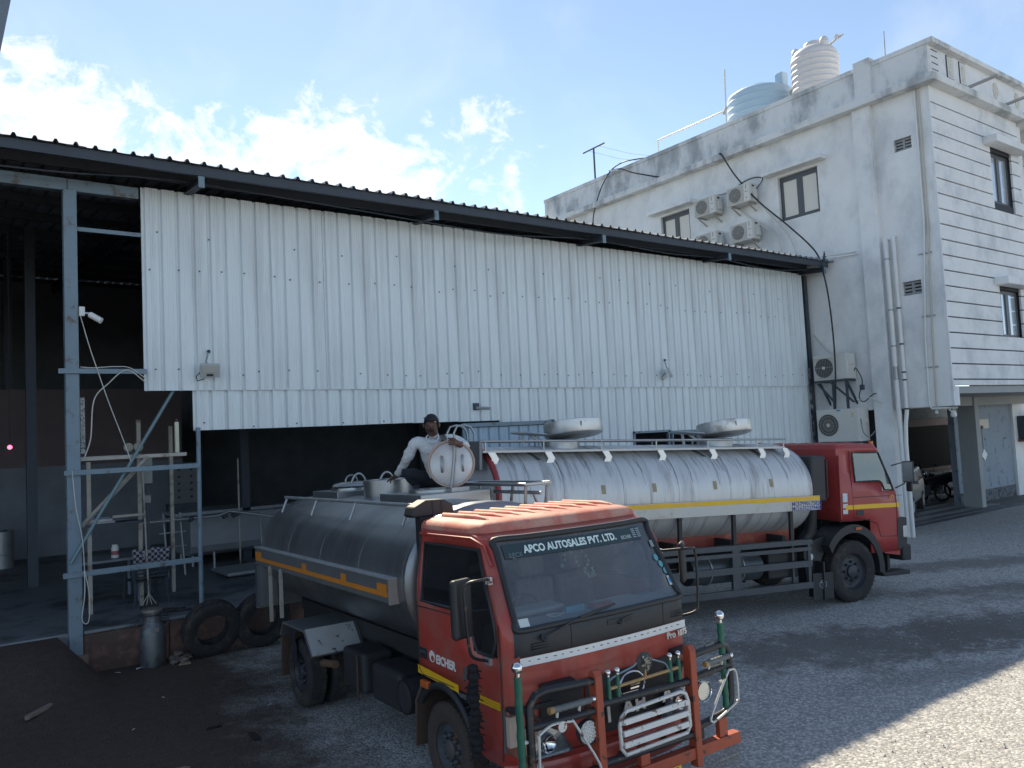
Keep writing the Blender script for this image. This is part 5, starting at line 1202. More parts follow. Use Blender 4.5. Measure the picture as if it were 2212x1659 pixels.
# things slung under the chassis on the driver side
T().box(-2.55, -1.95, .55, .92, .42, .86).build('tool_box', M_CHAS, t1, bevel=.05, seg=3)
T().box(-1.85, -1.15, .50, .88, .40, .80).build('fuel_tank', M_CHAS, t1, bevel=.06, seg=3)
T().tube([(-2.05, .95, .84), (-2.02, .96, .6), (-2.06, .95, .36)], .014, 5).build('strap', M_MUD, t1)
al = T().cyl((-.85, .52, .66), (-.85, .97, .66), .165, 24).build('air_cylinder', M_CHAS, t1, smooth=40)
T().lathe([(.002, 0), (.06, .01), (.12, .012), (.15, 0), (.165, 0)], 24, Matrix.Translation((-.85, .975, .66)) @ Matrix.Rotation(R(-90), 4, 'X')).build('end_cap', M_CHAS, al, smooth=30)
T().cyl((-2.9, 1.02, .62), (-2.55, 1.0, .66), .045, 10).build('exhaust_tip', mat('rusty_pipe', (.13, .08, .05), .8, .2), t1, smooth=40)
T().box(-2.0, .9, -.95, -.5, .40, .84).build('battery_case', M_CHAS, t1, bevel=.03)
T().box(.1, .85, -.3, .3, .35, 1.0).build('engine', M_CHAS, t1, bevel=.05)
# tank on its saddle
TK = dict(cw=1.73, hh=.745, hw=1.0)
tk1 = tank_mesh(-5.28, -.68, TK['cw'], TK['hh'], TK['hw']).build('tank', M_TANK1, t1, smooth=40)
for u in (-5.22, -4.1, -2.95, -1.8, -.74):
    T().tube([tank_pt(u, a*math.pi/24, **TK, off=-.0068) for a in range(49)], .008, 5).build('weld_band', M_STL, tk1)
T().box(-5.0, -.9, -.5, .5, .82, 1.02).build('saddle', M_CHAS, t1)
T().prism([(-5.2, .86), (-.9, .86), (-.9, 1.25), (-5.2, 1.25)], 1, -.45, .45).build('tank_cradle', M_CHAS, t1)
# side rail along the tank top
for s_ in (1, -1):
    T().tube([(-4.78, s_*.78, 2.50), (-.80, s_*.78, 2.50)], .020, 8).build('tank_rail', M_GALV, tk1, smooth=50)
    for u in (-4.7, -3.55, -2.3, -.95): T().tube([(u, s_*.78, 2.49), (u+.0, s_*.86, 2.30)], .018, 8).build('rail_stay', M_GALV, tk1, smooth=50)
# hatch trays, filler ring, upright lid and walkway
for (u0, u1, v0, v1, nm) in ((-2.68, -1.60, -.62, .30, 'hatch_tray'), (-5.0, -4.05, -.55, .30, 'hatch_tray')):
    ty = T().box(u0, u1, v0, v1, 2.40, 2.545)
    ty.build(nm, M_STL, tk1, bevel=.006)
    T().lathe([(.30, 0), (.30, .03), (.27, .035), (.25, .03), (.25, .0)], 28, Matrix.Translation(((u0+u1)/2, (v0+v1)/2, 2.546))).build('hatch_rim', M_STL, tk1, smooth=40)
    T().lathe([(.002, 0), (.248, 0), (.248, .004), (.002, .004)], 28, Matrix.Translation(((u0+u1)/2, (v0+v1)/2, 2.547))).build('hatch_hole', M_CHAS, tk1)
T().lathe([(.33, 0), (.335, .245), (.33, .25), (.318, .25), (.316, .03), (.002, .03)], 36, Matrix.Translation((-3.48, -.2, 2.44))).build('filler_ring', M_STL, tk1, smooth=40)
for (u, v) in ((-4.35, -.15), (-4.05, -.45)):
    T().tube([(u, v+.12*math.cos(R(a)), 2.56+.21*math.sin(R(a))) for a in range(0, 181, 15)], .016, 7).build('grab_hoop', M_STL, tk1, smooth=60)
T().lathe([(.002, .06), (.15, .055), (.26, .03), (.28, .0), (.27, -.01)], 28, Matrix.Translation((-4.5, -.1, 2.60))).build('hatch_lid', M_STL, tk1, smooth=50)
T().tube([(-4.5, -.1+.09*math.cos(R(a)), 2.66+.09*math.sin(R(a))) for a in range(0, 181, 20)], .014, 6).build('lid_handle', M_STL, tk1, smooth=60)
# the open lid: faces the camera side, rests on its hinge
nrm = Vector((.82, .56, .08)).normalized(); zx = Vector((.56, -.83, 0)).normalized(); up_ = nrm.cross(zx); up_ = -up_ if up_.z < 0 else up_
LM = basis_cols(zx, up_, nrm, Vector((-1.93, -.30, 2.865)))
M_LID = mat('lid_steel', (.52, .53, .54), .40, .7, var=.06, scale=4, col2=(.46, .38, .33), amt=.08, scale2=2.5, edge=.2)
ld = T().lathe([(.002, .02), (.12, .018), (.25, .004), (.262, .0), (.275, .012), (.285, .0), (.275, -.02), (.20, -.03), (.002, -.035)], 40, LM).build('hatch_lid', M_LID, t1, smooth=40)
T().tube([LM @ Vector((.272*math.cos(R(a*9)), .272*math.sin(R(a*9)), .008)) for a in range(40)], .014, 6, close=True).build('lid_seal', mat('seal_peach', (.50, .36, .28), .6, var=.1), ld, smooth=60)
for xx in (-.11, .14):
    T().tube([LM @ Vector((xx, .09*math.cos(R(a)), .02+.06*math.sin(R(a)))) for a in range(0, 181, 20)], .016, 6).build('lid_handle', M_GALV, ld, smooth=60)
T().tube([LM @ Vector((.055, .34, .02)), LM @ Vector((.045, .1, .045)), LM @ Vector((.02, -.12, .06)), LM @ Vector((-.02, -.33, .03))], .018, 6).build('lid_lever', M_GALV, ld, smooth=50)
T().box(-1.86, -1.74, -.42, -.18, 2.545, 2.59).build('lid_hinge', M_STL, tk1)
T().box(-2.45, -.92, -1.0, -.66, 2.575, 2.59).build('walkway', mat('checker_plate', (.30, .31, .32), .45, .7, var=.4, scale=30), tk1)
for u in (-2.4, -1.65, -.95):
    T().tube([(u, -.98, 2.575), (u, -.92, 2.25)], .018, 6).build('walkway_stay', M_PALE, tk1); T().tube([(u, -.68, 2.575), (u, -.66, 2.38)], .018, 6).build('walkway_stay', M_PALE, tk1)
T().tube([(-2.45, -.66, 2.60), (-.92, -.66, 2.60), (-.92, -1.0, 2.60), (-2.45, -1.0, 2.60)], .018, 6, close=True).build('walkway_frame', M_STL, tk1)
# air intake snorkel behind the cab
si = T().prism([(.48, 2.41), (.50, 2.50), (.60, 2.555), (.80, 2.56), (.93, 2.50), (.96, 2.42), (.93, 2.40)], 0, -.72, -.54).build('air_intake', M_BLK, t1, bevel=.012)
for v in (.62, .72): T().box(-.54, -.535, v-.012, v+.012, 2.42, 2.55).build('intake_slot', M_CHAS, si)
T().box(-.66, -.56, .70, .86, 1.0, 2.40).build('intake_duct', M_BLK, si)
# ------------------------------------------------------------------ TRUCK 2 (far, bright tank)
t2 = truck_root('tanker_truck', 'far red tanker truck with bright steel tank, two raised round lids and phone numbers', (12.9737, 8.8949, 0), 100.8, -2.3)
P2 = dict(
    levels=[(w, 0) for w in (.80, 1.06, 1.38, 1.62, 1.86, 2.04, 2.22, 2.40, 2.54, 2.60, 2.64)],
    uf=lambda w: 1.33 if w < 1.3 else (1.33-.06*(w-1.3)/.5 if w < 1.8 else 1.27-.35*(w-1.8)/(2.60-1.8)-(.05*smooth01(2.60, 2.64, w) if w > 2.6 else 0)),
    hw=lambda w: 1.10 if w < 1.7 else 1.10-.06*smooth01(1.7, 2.64, w),
    vf=lambda w: 1.0 if w < 1.7 else 1.0-.05*smooth01(1.7, 2.6, w),
    ur=lambda w: -.24, cr=.12, bow=.05, scol=(.78, .45, .14),
    ws=(1.86, 2.54), win=lambda j, w: (2.04 < w < 2.54) or (j == 0 and 1.86 < w < 2.54),
    skirt=lambda u: 1.38 if u < .60 else .8, rearbot=1.36, rearwin=(9, 10),
    roof=[(1.0, 0), (.99, .025), (.96, .05), (.86, .062), (.5, .068)])
C2, half2 = cab_shell(t2, P2, [M_RED2, M_GLASS, M_GLASSD, M_RED2])
for s_ in (1, -1):
    def sp_(u, w, s_=s_): return (u, s_*(P2['hw'](w)+.003), w)
    ua = lambda w: P2['uf'](w)-.17
    seal = [sp_(.14, 2.04), sp_(.45, 2.04), sp_(.72, 2.04), sp_(.79, 2.0), sp_(.83, 1.88), sp_(ua(1.88)-.01, 1.87), sp_(ua(2.04), 2.04), sp_(ua(2.3), 2.3), sp_(ua(2.54), 2.54), sp_(.45, 2.54), sp_(.14, 2.54)]
    T().tube(seal, .017, 6, close=True).build('window_seal', M_BLK, C2['sr'] if s_ > 0 else C2['sl'], smooth=50)
    d = T().tube([sp_(.06, 2.58), sp_(.05, 2.0), sp_(.05, 1.42), sp_(.3, 1.39), sp_(.62, 1.30), sp_(.68, 1.08), sp_(1.1, 1.06), sp_(1.12, 1.5), sp_(1.10, 1.86)], .006, 4)
    d.tube([sp_(.06, 1.77), sp_(.6, 1.775), sp_(1.26, 1.775)], .004, 4).build('door_seam', M_CHAS, t2)
    T().box(.12, .30, s_*1.094, s_*1.106, 1.46, 1.55).build('door_handle', M_BLK, t2, bevel=.01)
    T().box(-.13, .045, s_*1.1005, s_*1.104, 1.57, 1.645).box(.06, 1.105, s_*1.1005, s_*1.104, 1.57, 1.645).box(1.12, 1.20, s_*1.098, s_*1.103, 1.57, 1.645).build('reflective_tape', M_YTAPE, t2)
    # black wheel arch
    poly = [(.72*math.cos(R(a)), .52+.80*math.sin(R(a))) for a in range(-8, 150, 8)]
    pin = [(.60*math.cos(R(a)), .52+.66*math.sin(R(a))) for a in range(149, -9, -8)]
    T().prism(poly+pin, 1, s_*.70, s_*1.13).build('wheel_arch', M_BLK, t2, smooth=40)
    T().box(.04, .18, s_*1.13, s_*1.15, 1.22, 1.27).build('side_marker', M_AMB, t2, bevel=.008)
    T().prism([(1.10, .82), (1.34, .82), (1.36, 1.38), (1.12, 1.38)], 1, s_*.72, s_*1.108).build('corner_panel', M_BLK, t2, bevel=.02)
    T().prism([(1.24, 1.02), (1.365, 1.02), (1.365, 1.24), (1.24, 1.24)], 1, s_*.80, s_*1.112).build('headlamp', mat('lamp_clear', (.6, .62, .62), .15, .3), t2, bevel=.02)
    T().prism([(.78, .78), (1.16, .72), (1.18, .98), (.80, 1.06)], 1, s_*.8, s_*1.09).build('step_panel', M_RED2, t2)
    T().box(1.0, 1.06, s_*.85, s_*.95, .42, .74).build('bumper_leg', M_CHAS, t2)
    # mirrors
    u0 = 1.25
    c = Matrix.Translation((u0, s_*1.27, 2.19)) @ Matrix.Rotation(R(-18*s_), 4, 'Z')
    mo = T().box(-.03, .02, -.10, .10, -.19, .19, c).build('mirror', M_BLK, t2, bevel=.025)
    T().box(-.034, -.031, -.085, .085, -.17, .17, c).build('mirror_glass', mat('mirror_dull', (.22, .25, .27), .15, .8), mo)
    T().tube([(1.05, s_*1.08, 2.3), (1.22, s_*1.2, 2.36), (1.25, s_*1.24, 2.2), (1.22, s_*1.2, 1.98), (1.1, s_*1.1, 1.9)], .012, 6).build('mirror_arm', M_BLK, mo, smooth=50)
    c2_ = Matrix.Translation((1.30, s_*1.24, 1.92)); T().box(-.025, .02, -.06, .06, -.08, .08, c2_).build('lower_mirror', M_BLK, t2, bevel=.02)
    T().box(-.23, -.20, s_*.9, s_*1.09, 1.4, 2.5).build('rear_rib', M_RED2, t2, bevel=.01)
for k in range(6): T().tube([(-.18, -.8+k*.32, 2.70), (.3, -.8+k*.32, 2.708), (.62, -.8+k*.32, 2.70)], [.004, .02, .004], 6).build('roof_rib', M_RED2, C2['roof'], smooth=50)
for v in (.95, -.95):
    T().cyl((-.1 if v < 0 else .72, v, 2.66), (-.1 if v < 0 else .72, v, 2.74), .04, 12).build('roof_marker', M_AMB, t2, smooth=50)
T().box(1.20, 1.42, -1.12, 1.12, .62, .90).build('bumper', M_CHAS, t2, bevel=.03)
T().box(.70, 1.36, .80, 1.12, .38, .45).build('step_plate', M_CHAS, t2, bevel=.015); T().box(.70, 1.36, -1.12, -.80, .38, .45).build('step_plate', M_CHAS, t2, bevel=.015)
put_text('door_badge', 'LPT', .07, M_YTAPE, t2, (1.0, 1.104, 1.75), (1, 0, 0), (0, 0, 1), bold=.001)
for w0, w1 in ((1.70, 1.85), (1.60, 1.67), (1.50, 1.57)): T().box(-.19, -.08, 1.1005, 1.103, w0, w1).build('door_notice', mat('paper_notice', (.58, .62, .66), .7, var=.2, scale=20), t2)
# interior
T().box(-.2, 1.2, -1.03, 1.03, 1.36, 1.40).build('cab_floor', M_CHAS, t2)
T().prism([(.85, 1.5), (1.2, 1.6), (1.22, 1.82), (.95, 1.84), (.82, 1.74)], 1, -1.0, 1.0).build('dashboard', M_DASH, t2, bevel=.03)
for v in (-.55, .5): T().prism([(0, 1.45), (.42, 1.45), (.42, 1.58), (.04, 1.6)], 1, v-.27, v+.27).prism([(-.12, 1.5), (.02, 1.52), (-.06, 2.22), (-.16, 2.22)], 1, v-.25, v+.25).build('seat', M_CHAS, t2, bevel=.04)
sm2 = Matrix.Translation((.66, .5, 1.98)) @ Matrix.Rotation(R(-50), 4, 'Y')
T().tube([sm2 @ Vector((.22*math.cos(R(a)), .22*math.sin(R(a)), 0)) for a in range(0, 360, 15)], .015, 6, close=True).tube([sm2 @ Vector((-.2, 0, 0)), sm2 @ Vector((.2, 0, 0))], .014, 6).build('steering_wheel', M_BLK, t2, smooth=60)
# chassis and wheels
for s_ in (1, -1):
    T().box(-6.4, 1.1, s_*.38, s_*.46, .78, 1.02).build('chassis_rail', M_CHAS, t2)
    wheel(t2, 0, s_*.985, .52, .27, s_, M_TYRE, M_RIM)
    wheel(t2, -4.3, s_*.97, .52, .27, s_, M_TYRE, M_RIM); wheel(t2, -4.3, s_*.64, .52, .27, s_, M_TYRE, M_RIM)
T().cyl((0, -.85, .52), (0, .85, .52), .06, 10).build('front_axle', M_CHAS, t2); T().cyl((-4.3, -.85, .52), (-4.3, .85, .52), .09, 12).build('rear_axle', M_CHAS, t2)
T().box(.0, .9, -.4, .4, .5, 1.34).build('engine', M_CHAS, t2, bevel=.05)
# red cross bearers and steps under the tank
T().box(-6.3, -.85, -.62, .62, 1.03, 1.30).build('sub_frame', mat('subframe_red', (.24, .045, .03), .6, var=.2, scale=5, col2=(.40, .13, .07), amt=.15, scale2=2), t2)
for u in (-1.45, -2.55, -3.65, -4.75, -5.85): T().box(u-.03, u+.03, -1.0, 1.0, 1.02, 1.2).build('bearer', M_CHAS, t2)
# tank
TK2 = dict(cw=1.92, hh=.80, hw=1.09)
tk2 = tank_mesh(-6.62, -.86, TK2['cw'], TK2['hh'], TK2['hw'], dome=.14).build('tank', M_TANK2, t2, smooth=40)
for u in (-6.6, -5.6, -4.6, -3.6, -2.6, -1.7, -.88):
    T().tube([tank_pt(u, a*math.pi/24, **TK2, off=.001) for a in range(49)], .004, 5).build('weld_band', M_STL, tk2)
# milk and dirt runs down the flank (marks with a shape of their own)
M_RUN = mat('dried_run', (.20, .195, .185), .7, .2, var=.2, scale=8)
dr_ = T(); rr2 = random.Random(3)
for k in range(46):
    u = rr2.uniform(-6.5, -1.0); a0 = R(rr2.uniform(42, 66)); ln = R(rr2.uniform(10, 42)); wd = rr2.uniform(.003, .008); n = 10
    rows = []
    dr = rr2.uniform(-.02, .05)
    for i in range(n+1):
        a = a0-ln*i/n; du = dr*i/n+.006*math.sin(i*1.7+k)
        w_ = wd*(1-.5*i/n)
        rows.append([tank_pt(u+du-w_, a, **TK2, off=.0022), tank_pt(u+du+w_, a, **TK2, off=.0022)])
    dr_.grid(rows)
tag(dr_.build('dried_run', M_RUN, tk2), kind='stuff')
for u, wd in ((-5.95, .035), (-2.95, .04), (-1.75, .04)):
    dk = T(); dk.grid([[tank_pt(u-wd+.10*i/6, R(66-3.2*i), **TK2, off=.003), tank_pt(u+wd+.10*i/6, R(66-3.2*i), **TK2, off=.003)] for i in range(7)]); dk.build('dark_patch', mat('patch_grey', (.14, .145, .15), .5, .4), tk2)
for u in (-4.95, -4.05, -2.9, -1.75):
    dk = T(); dk.grid([[tank_pt(u-.035, R(14-2.2*i), **TK2, off=.003), tank_pt(u+.035, R(14-2.2*i), **TK2, off=.003)] for i in range(5)]); dk.build('rust_patch', mat('patch_tan', (.36, .31, .20), .7, .2, var=.2, scale=9), tk2)
# flank plate with yellow tape and phone numbers
for s_ in (1, -1):
    fp_ = T().box(-6.55, -.74, s_*1.095, s_*1.125, 1.605, 1.84).build('flank_plate', mat('plate_pale', (.50, .50, .48), .5, .3, var=.07, scale=3, col2=(.38, .35, .28), amt=.1, scale2=2), t2)
    T().box(-6.54, -.745, s_*1.126, s_*1.129, 1.765, 1.832).build('reflective_tape', M_YTAPE, fp_)
T().box(-1.40, -1.25, 1.126, 1.1285, 1.615, 1.76).build('taped_patch', mat('tape_tan', (.55, .48, .36), .7), t2)
put_text('phone_lettering', 'MO.7990175820', .098, M_BLUE, t2, (-1.04, 1.128, 1.716), (1, 0, 0), (0, 0, 1), bold=.0004, extrude=.001)
put_text('phone_lettering', 'MO.6352379400', .098, M_BLUE, t2, (-1.04, 1.128, 1.638), (1, 0, 0), (0, 0, 1), bold=.0004, extrude=.001)
for u in (-1.35, -2.55, -3.6, -4.7, -5.8): T().box(u-.03, u+.03, 1.04, 1.09, .98, 1.60).build('plate_leg', M_CHAS, t2)
# red painted end ring with blue script on the rear dome
T().tube([tank_pt(-6.63, a*math.pi/24, 1.92, .795, 1.085) for a in range(49)], .045, 8).build('end_ring', M_RED2, tk2, smooth=60)
put_text('rear_lettering', 'Sur', .34, M_BLUE, t2, (-6.755, .05, 2.15), (0, -1, .0), (0, 0, 1), bold=.004, extrude=.002)
# walkway plates, rails and arrow brackets
for s_ in (1, -1):
    wp_ = T().box(-6.75, -1.15, s_*.55, s_*.80, 2.635, 2.665).build('walkway', mat('walk_steel', (.46, .47, .475), .45, .5, var=.08), tk2)
    T().tube([(-6.78, s_*.77, 2.80), (-1.12, s_*.77, 2.79)], .016, 8).build('top_rail', M_STL, tk2, smooth=50)
    for u in (-6.70, -5.77, -4.78, -3.78, -2.77, -1.75, -1.16): T().cyl((u, s_*.77, 2.66), (u, s_*.77, 2.79), .012, 6).build('rail_post', M_STL, tk2)
    for u in (-6.62, -5.72, -4.74, -3.74, -2.73, -1.71, -1.18):
        T().prism([(u-.06, 2.64), (u+.05, 2.64), (u+.11, 2.545), (u+.05, 2.42), (u-.07, 2.42), (u+.0, 2.545)], 1, s_*.80, s_*.825).build('arrow_bracket', M_CHRW, tk2)
        T().tube([(u, s_*.81, 2.43), (u, s_*.93, 2.36)], .012, 5).build('bracket_stay', M_STL, tk2)
T().box(-6.80, -6.76, -.80, .80, 2.40, 2.80).build('rail_end_plate', M_SKIRT, tk2)
for v in (-1.0, -.7):
    T().tube([(-6.60, v+.0, 2.78+.0), (-6.60, v, 2.95), (-6.55, v, 3.05), (-6.43, v, 3.08), (-6.31, v, 3.04), (-6.25, v, 2.93), (-6.25, v, 2.6)], .018, 8).build('ladder_hoop', M_STL, tk2, smooth=60)
# filler necks with raised tilted lids, and smaller stay discs
for u in (-5.0, -1.95):
    hb2 = T().lathe([(.30, 0), (.30, .15), (.285, .16), (.002, .16)], 30, Matrix.Translation((u-.12, .1, 2.66))).build('filler_neck', M_STL, tk2, smooth=40)
    lm = Matrix.Translation((u+.17, 0, 2.98)) @ Matrix.Rotation(R(-2), 4, 'Y') @ Matrix.Rotation(R(8), 4, 'X')
    hl = T().lathe([(.002, -.135), (.25, -.13), (.40, -.11), (.465, -.085), (.475, -.065), (.47, .11), (.46, .12), (.445, .11), (.445, -.04), (.002, -.05)], 44, lm).build('raised_lid', mat('lid_bright', (.58, .585, .58), .38, .7, var=.1, scale=4, col2=(.38, .37, .35), amt=.15, scale2=4), t2, smooth=40)
    for dx in (-.1, .28): T().prism([(-.04, -.04), (.05, .0), (-.04, .04)], 1, .455, .48, lm @ Matrix.Translation((dx*.8, -.02 if dx < 0 else -.09, .03))).build('lid_clip', M_CHAS, hl)
    dm = Matrix.Translation((u-.62, 0, 2.93)) @ Matrix.Rotation(R(4), 4, 'Y')
    T().lathe([(.002, .02), (.29, .0), (.30, -.02), (.28, -.03), (.002, -.03)], 32, dm).build('stay_disc', M_GALV, t2, smooth=40)
    T().tube([(u-.74, 0, 2.90), (u-.74, .05, 2.68)], .025, 6).tube([(u-.5, 0, 2.90), (u-.5, -.05, 2.68)], .02, 6).tube([(u-.6, 0, 2.88), (u-.42, 0, 2.80)], .02, 6).build('disc_stay', M_GALV, t2)
# side guard frame with ledge
for s_ in (1, -1):
    gdm = mat('guard_grey', (.075, .085, .095), .55, .2, var=.2, scale=4)
    T().box(-6.0, -.92, s_*1.0, s_*1.10, 1.04, 1.12).build('guard_ledge', gdm, t2)
    T().box(-6.0, -.96, s_*1.07, s_*1.11, .94, 1.0).build('guard_rail', gdm, t2)
    T().box(-6.0, -.96, s_*1.07, s_*1.12, .68, .78).build('guard_rail', gdm, t2); T().box(-6.0, -.96, s_*1.07, s_*1.12, .33, .43).build('guard_rail', gdm, t2)
    for u in (-1.0, -2.55, -4.1, -5.6): T().box(u-.07 if u < -1.2 else u-.03, u+.07 if u < -1.2 else u+.03, s_*1.05, s_*1.10, .33, 1.04).build('guard_post', gdm, t2)
    for u in (-1.28, -2.4): T().box(u-.02, u+.02, s_*.98, s_*1.02, .33, 1.04).build('guard_post', gdm, t2)
    # round air reservoirs behind the guard, mud flap with logo
    ar_ = T().cyl((-3.3, s_*.78, .72), (-1.9, s_*.78, .72), .22, 24).build('air_reservoir', mat('reservoir', (.07, .085, .095), .4, .3, var=.15), t2, smooth=40)
    for u in (-2.95, -2.3): T().tube([(u, s_*.78+.228*math.cos(R(a*15)), .72+.228*math.sin(R(a*15))) for a in range(24)], .016, 5, close=True).build('strap', M_GALV, ar_)
    T().box(-1.75, -1.1, s_*.55, s_*.95, .5, .95).build('battery_box', M_CHAS, t2, bevel=.03)
    T().box(-.74, -.71, s_*.80, s_*1.14, .12, .74).build('mud_flap', M_BLK, t2)
# flap facing the side, with oval T mark, behind the front wheel
fl_ = T().box(-.96, -.50, 1.10, 1.115, .13, .56).build('side_flap', M_BLK, t2)
T().tube([(-.74+.075*math.cos(R(a*15)), 1.117, .37+.062*math.sin(R(a*15))) for a in range(24)], .006, 5, close=True).box(-.79, -.69, 1.115, 1.119, .395, .408).box(-.75, -.73, 1.115, 1.119, .33, .395).build('flap_emblem', mat('emblem_grey', (.34, .36, .38), .5), fl_)
T().cyl((-.98, .85, .87), (-.98, 1.08, .87), .13, 20).build('fuel_cap_drum', M_CHAS, t2, smooth=40)
T().lathe([(.001, 0), (.055, 0), (.055, .004), (.001, .0041)], 20, Matrix.Translation((-.96, 1.083, .83)) @ Matrix.Rotation(R(-90), 4, 'X')).build('cap_label', mat('label_pale', (.5, .55, .58), .6), t2)
# rubber wing in front of flap joining the arch
T().prism([(.62*math.cos(R(a)), .52+.62*math.sin(R(a))) for a in range(100, 200, 10)]+[(-.95, .32), (-.95, 1.0), (-.6, 1.12)], 1, .78, .95).build('wheel_liner', M_BLK, t2)
# tall air filter snorkel behind the cab
sn = T().box(-.84, -.50, .70, 1.06, 1.72, 2.50).build('air_filter', M_BLK, t2, bevel=.04)
for k in range(14): T().box(-.515, -.485, .80, 1.075, 1.80+.047*k, 1.825+.047*k).build('louvre_fin', M_BLK, sn)
T().tube([(-.66, .85, 1.75), (-.64, .82, 1.45), (-.6, .75, 1.2), (-.72, .7, 1.02)], [.09, .09, .11, .12], 14).build('intake_hose', M_BLK, t2, smooth=50)
# ================================================================== PERSON ON THE TANK
M_SKIN = mat('skin_brown', (.115, .062, .042), .55, var=.08, scale=9); M_SHIRT = mat('white_shirt', (.66, .67, .68), .85, var=.05, scale=5, bump=.9, bscale=11, bdist=.05)
M_TROU = mat('dark_trousers', (.022, .025, .035), .9, var=.2, scale=7, bump=.4, bscale=18); M_HAIR = mat('black_hair', (.012, .012, .014), .7, var=.2, scale=30)
T1M = t1.matrix_world.copy()
def W1_(u, v, w): return T1M @ Vector((u, -v, w))
per = thing('person', 'man in a white shirt and dark trousers crouching on the near tank, holding its lid', 'person', W1_(-2.55, -.42, 2.55))
J = dict(pelvis=(-2.62, -.50, 2.68), belly=(-2.58, -.46, 2.84), chest=(-2.48, -.38, 3.04), collar=(-2.42, -.34, 3.19), neck=(-2.385, -.315, 3.255), jaw=(-2.295, -.25, 3.275), head=(-2.335, -.28, 3.355), crown=(-2.36, -.295, 3.415),
    rsh=(-2.565, -.165, 3.17), rel=(-2.66, -.09, 2.965), rwr=(-2.96, -.085, 2.745), rpalm=(-3.06, -.09, 2.725),
    lsh=(-2.285, -.52, 3.17), lel=(-2.06, -.60, 3.06), lwr=(-1.87, -.40, 3.085), lpalm=(-1.84, -.335, 3.12),
    rhip=(-2.66, -.38, 2.67), rkn=(-2.60, .0, 2.80), rank=(-2.68, -.22, 2.60), rtoe=(-2.52, -.12, 2.575),
    lhip=(-2.54, -.58, 2.67), lkn=(-2.20, -.50, 2.82), lank=(-2.38, -.66, 2.60), ltoe=(-2.22, -.56, 2.575))
RAD = dict(pelvis=.16, belly=.155, chest=.175, collar=.10, neck=.066, jaw=.088, head=.128, crown=.100, rsh=.088, rel=.068, rwr=.046, rpalm=.034, lsh=.088, lel=.066, lwr=.044, lpalm=.034,
    rhip=.098, rkn=.075, rank=.052, rtoe=.036, lhip=.098, lkn=.075, lank=.052, ltoe=.036)
E_ = [('pelvis', 'belly'), ('belly', 'chest'), ('chest', 'collar'), ('collar', 'neck'), ('neck', 'head'), ('head', 'crown'), ('head', 'jaw'), ('chest', 'rsh'), ('rsh', 'rel'), ('rel', 'rwr'), ('rwr', 'rpalm'), ('chest', 'lsh'), ('lsh', 'lel'), ('lel', 'lwr'), ('lwr', 'lpalm'),
    ('pelvis', 'rhip'), ('rhip', 'rkn'), ('rkn', 'rank'), ('rank', 'rtoe'), ('pelvis', 'lhip'), ('lhip', 'lkn'), ('lkn', 'lank'), ('lank', 'ltoe')]
# fingers: right hand curls over the filler ring, left hand grips the lid lever
side_r = Vector((.35, .9, 0)).normalized()
for i, (o_, l_) in enumerate(((-.036, .060), (-.012, .070), (.012, .072), (.034, .064))):
    b = Vector((-3.06, -.09, 2.725))+Vector((-.02, 0, 0))+side_r*o_
    J[f'rf{i}a'] = tuple(b); J[f'rf{i}b'] = tuple(b+Vector((-.055*l_/.07, -.012, -.006))); J[f'rf{i}c'] = tuple(b+Vector((-.092*l_/.07, -.02, -.045))); J[f'rf{i}d'] = tuple(b+Vector((-.095*l_/.07, -.02, -.085)))
    RAD.update({f'rf{i}a': .012, f'rf{i}b': .0105, f'rf{i}c': .0098, f'rf{i}d': .0085}); E_ += [('rpalm', f'rf{i}a'), (f'rf{i}a', f'rf{i}b'), (f'rf{i}b', f'rf{i}c'), (f'rf{i}c', f'rf{i}d')]
J['rt0'] = (-3.035, -.045, 2.715); J['rt1'] = (-3.075, -.015, 2.69); J['rt2'] = (-3.11, -.01, 2.665); RAD.update(rt0=.013, rt1=.011, rt2=.009); E_ += [('rpalm', 'rt0'), ('rt0', 'rt1'), ('rt1', 'rt2')]
for i, o_ in enumerate((.034, .012, -.012, -.034)):
    b = Vector((-1.835, -.30, 3.13+o_))
    J[f'lf{i}a'] = tuple(b); J[f'lf{i}b'] = tuple(b+Vector((.03, .035, .0))); J[f'lf{i}c'] = tuple(b+Vector((.0, .065, 0))); J[f'lf{i}d'] = tuple(b+Vector((-.035, .055, 0)))
    RAD.update({f'lf{i}a': .012, f'lf{i}b': .0105, f'lf{i}c': .0098, f'lf{i}d': .0085}); E_ += [('lpalm', f'lf{i}a'), (f'lf{i}a', f'lf{i}b'), (f'lf{i}b', f'lf{i}c'), (f'lf{i}c', f'lf{i}d')]
J['lt0'] = (-1.87, -.31, 3.15); J['lt1'] = (-1.89, -.275, 3.165); J['lt2'] = (-1.885, -.245, 3.17); RAD.update(lt0=.013, lt1=.011, lt2=.009); E_ += [('lpalm', 'lt0'), ('lt0', 'lt1'), ('lt1', 'lt2')]
J['nose'] = (-2.232, -.208, 3.318); RAD['nose'] = .013; E_.append(('head', 'nose'))
names = list(J); idx = {n: i for i, n in enumerate(names)}
me = bpy.data.meshes.new('body_skeleton'); inv = Matrix.Translation(-per.location)
me.from_pydata([inv @ W1_(*J[n]) for n in names], [(idx[a], idx[b]) for a, b in E_], [])
bo = bpy.data.objects.new('body_build', me); COL.objects.link(bo)
sk_m = bo.modifiers.new('skin', 'SKIN'); sub = bo.modifiers.new('sub', 'SUBSURF'); sub.levels = 3; sub.render_levels = 3
sk_m.branch_smoothing = .6
for n in names:
    d = me.skin_vertices[0].data[idx[n]]; d.radius = (RAD[n], RAD[n]); d.use_root = (n == 'pelvis')
me.skin_vertices[0].data[idx['nose']].radius = (.012, .02)
bpy.context.view_layer.update()
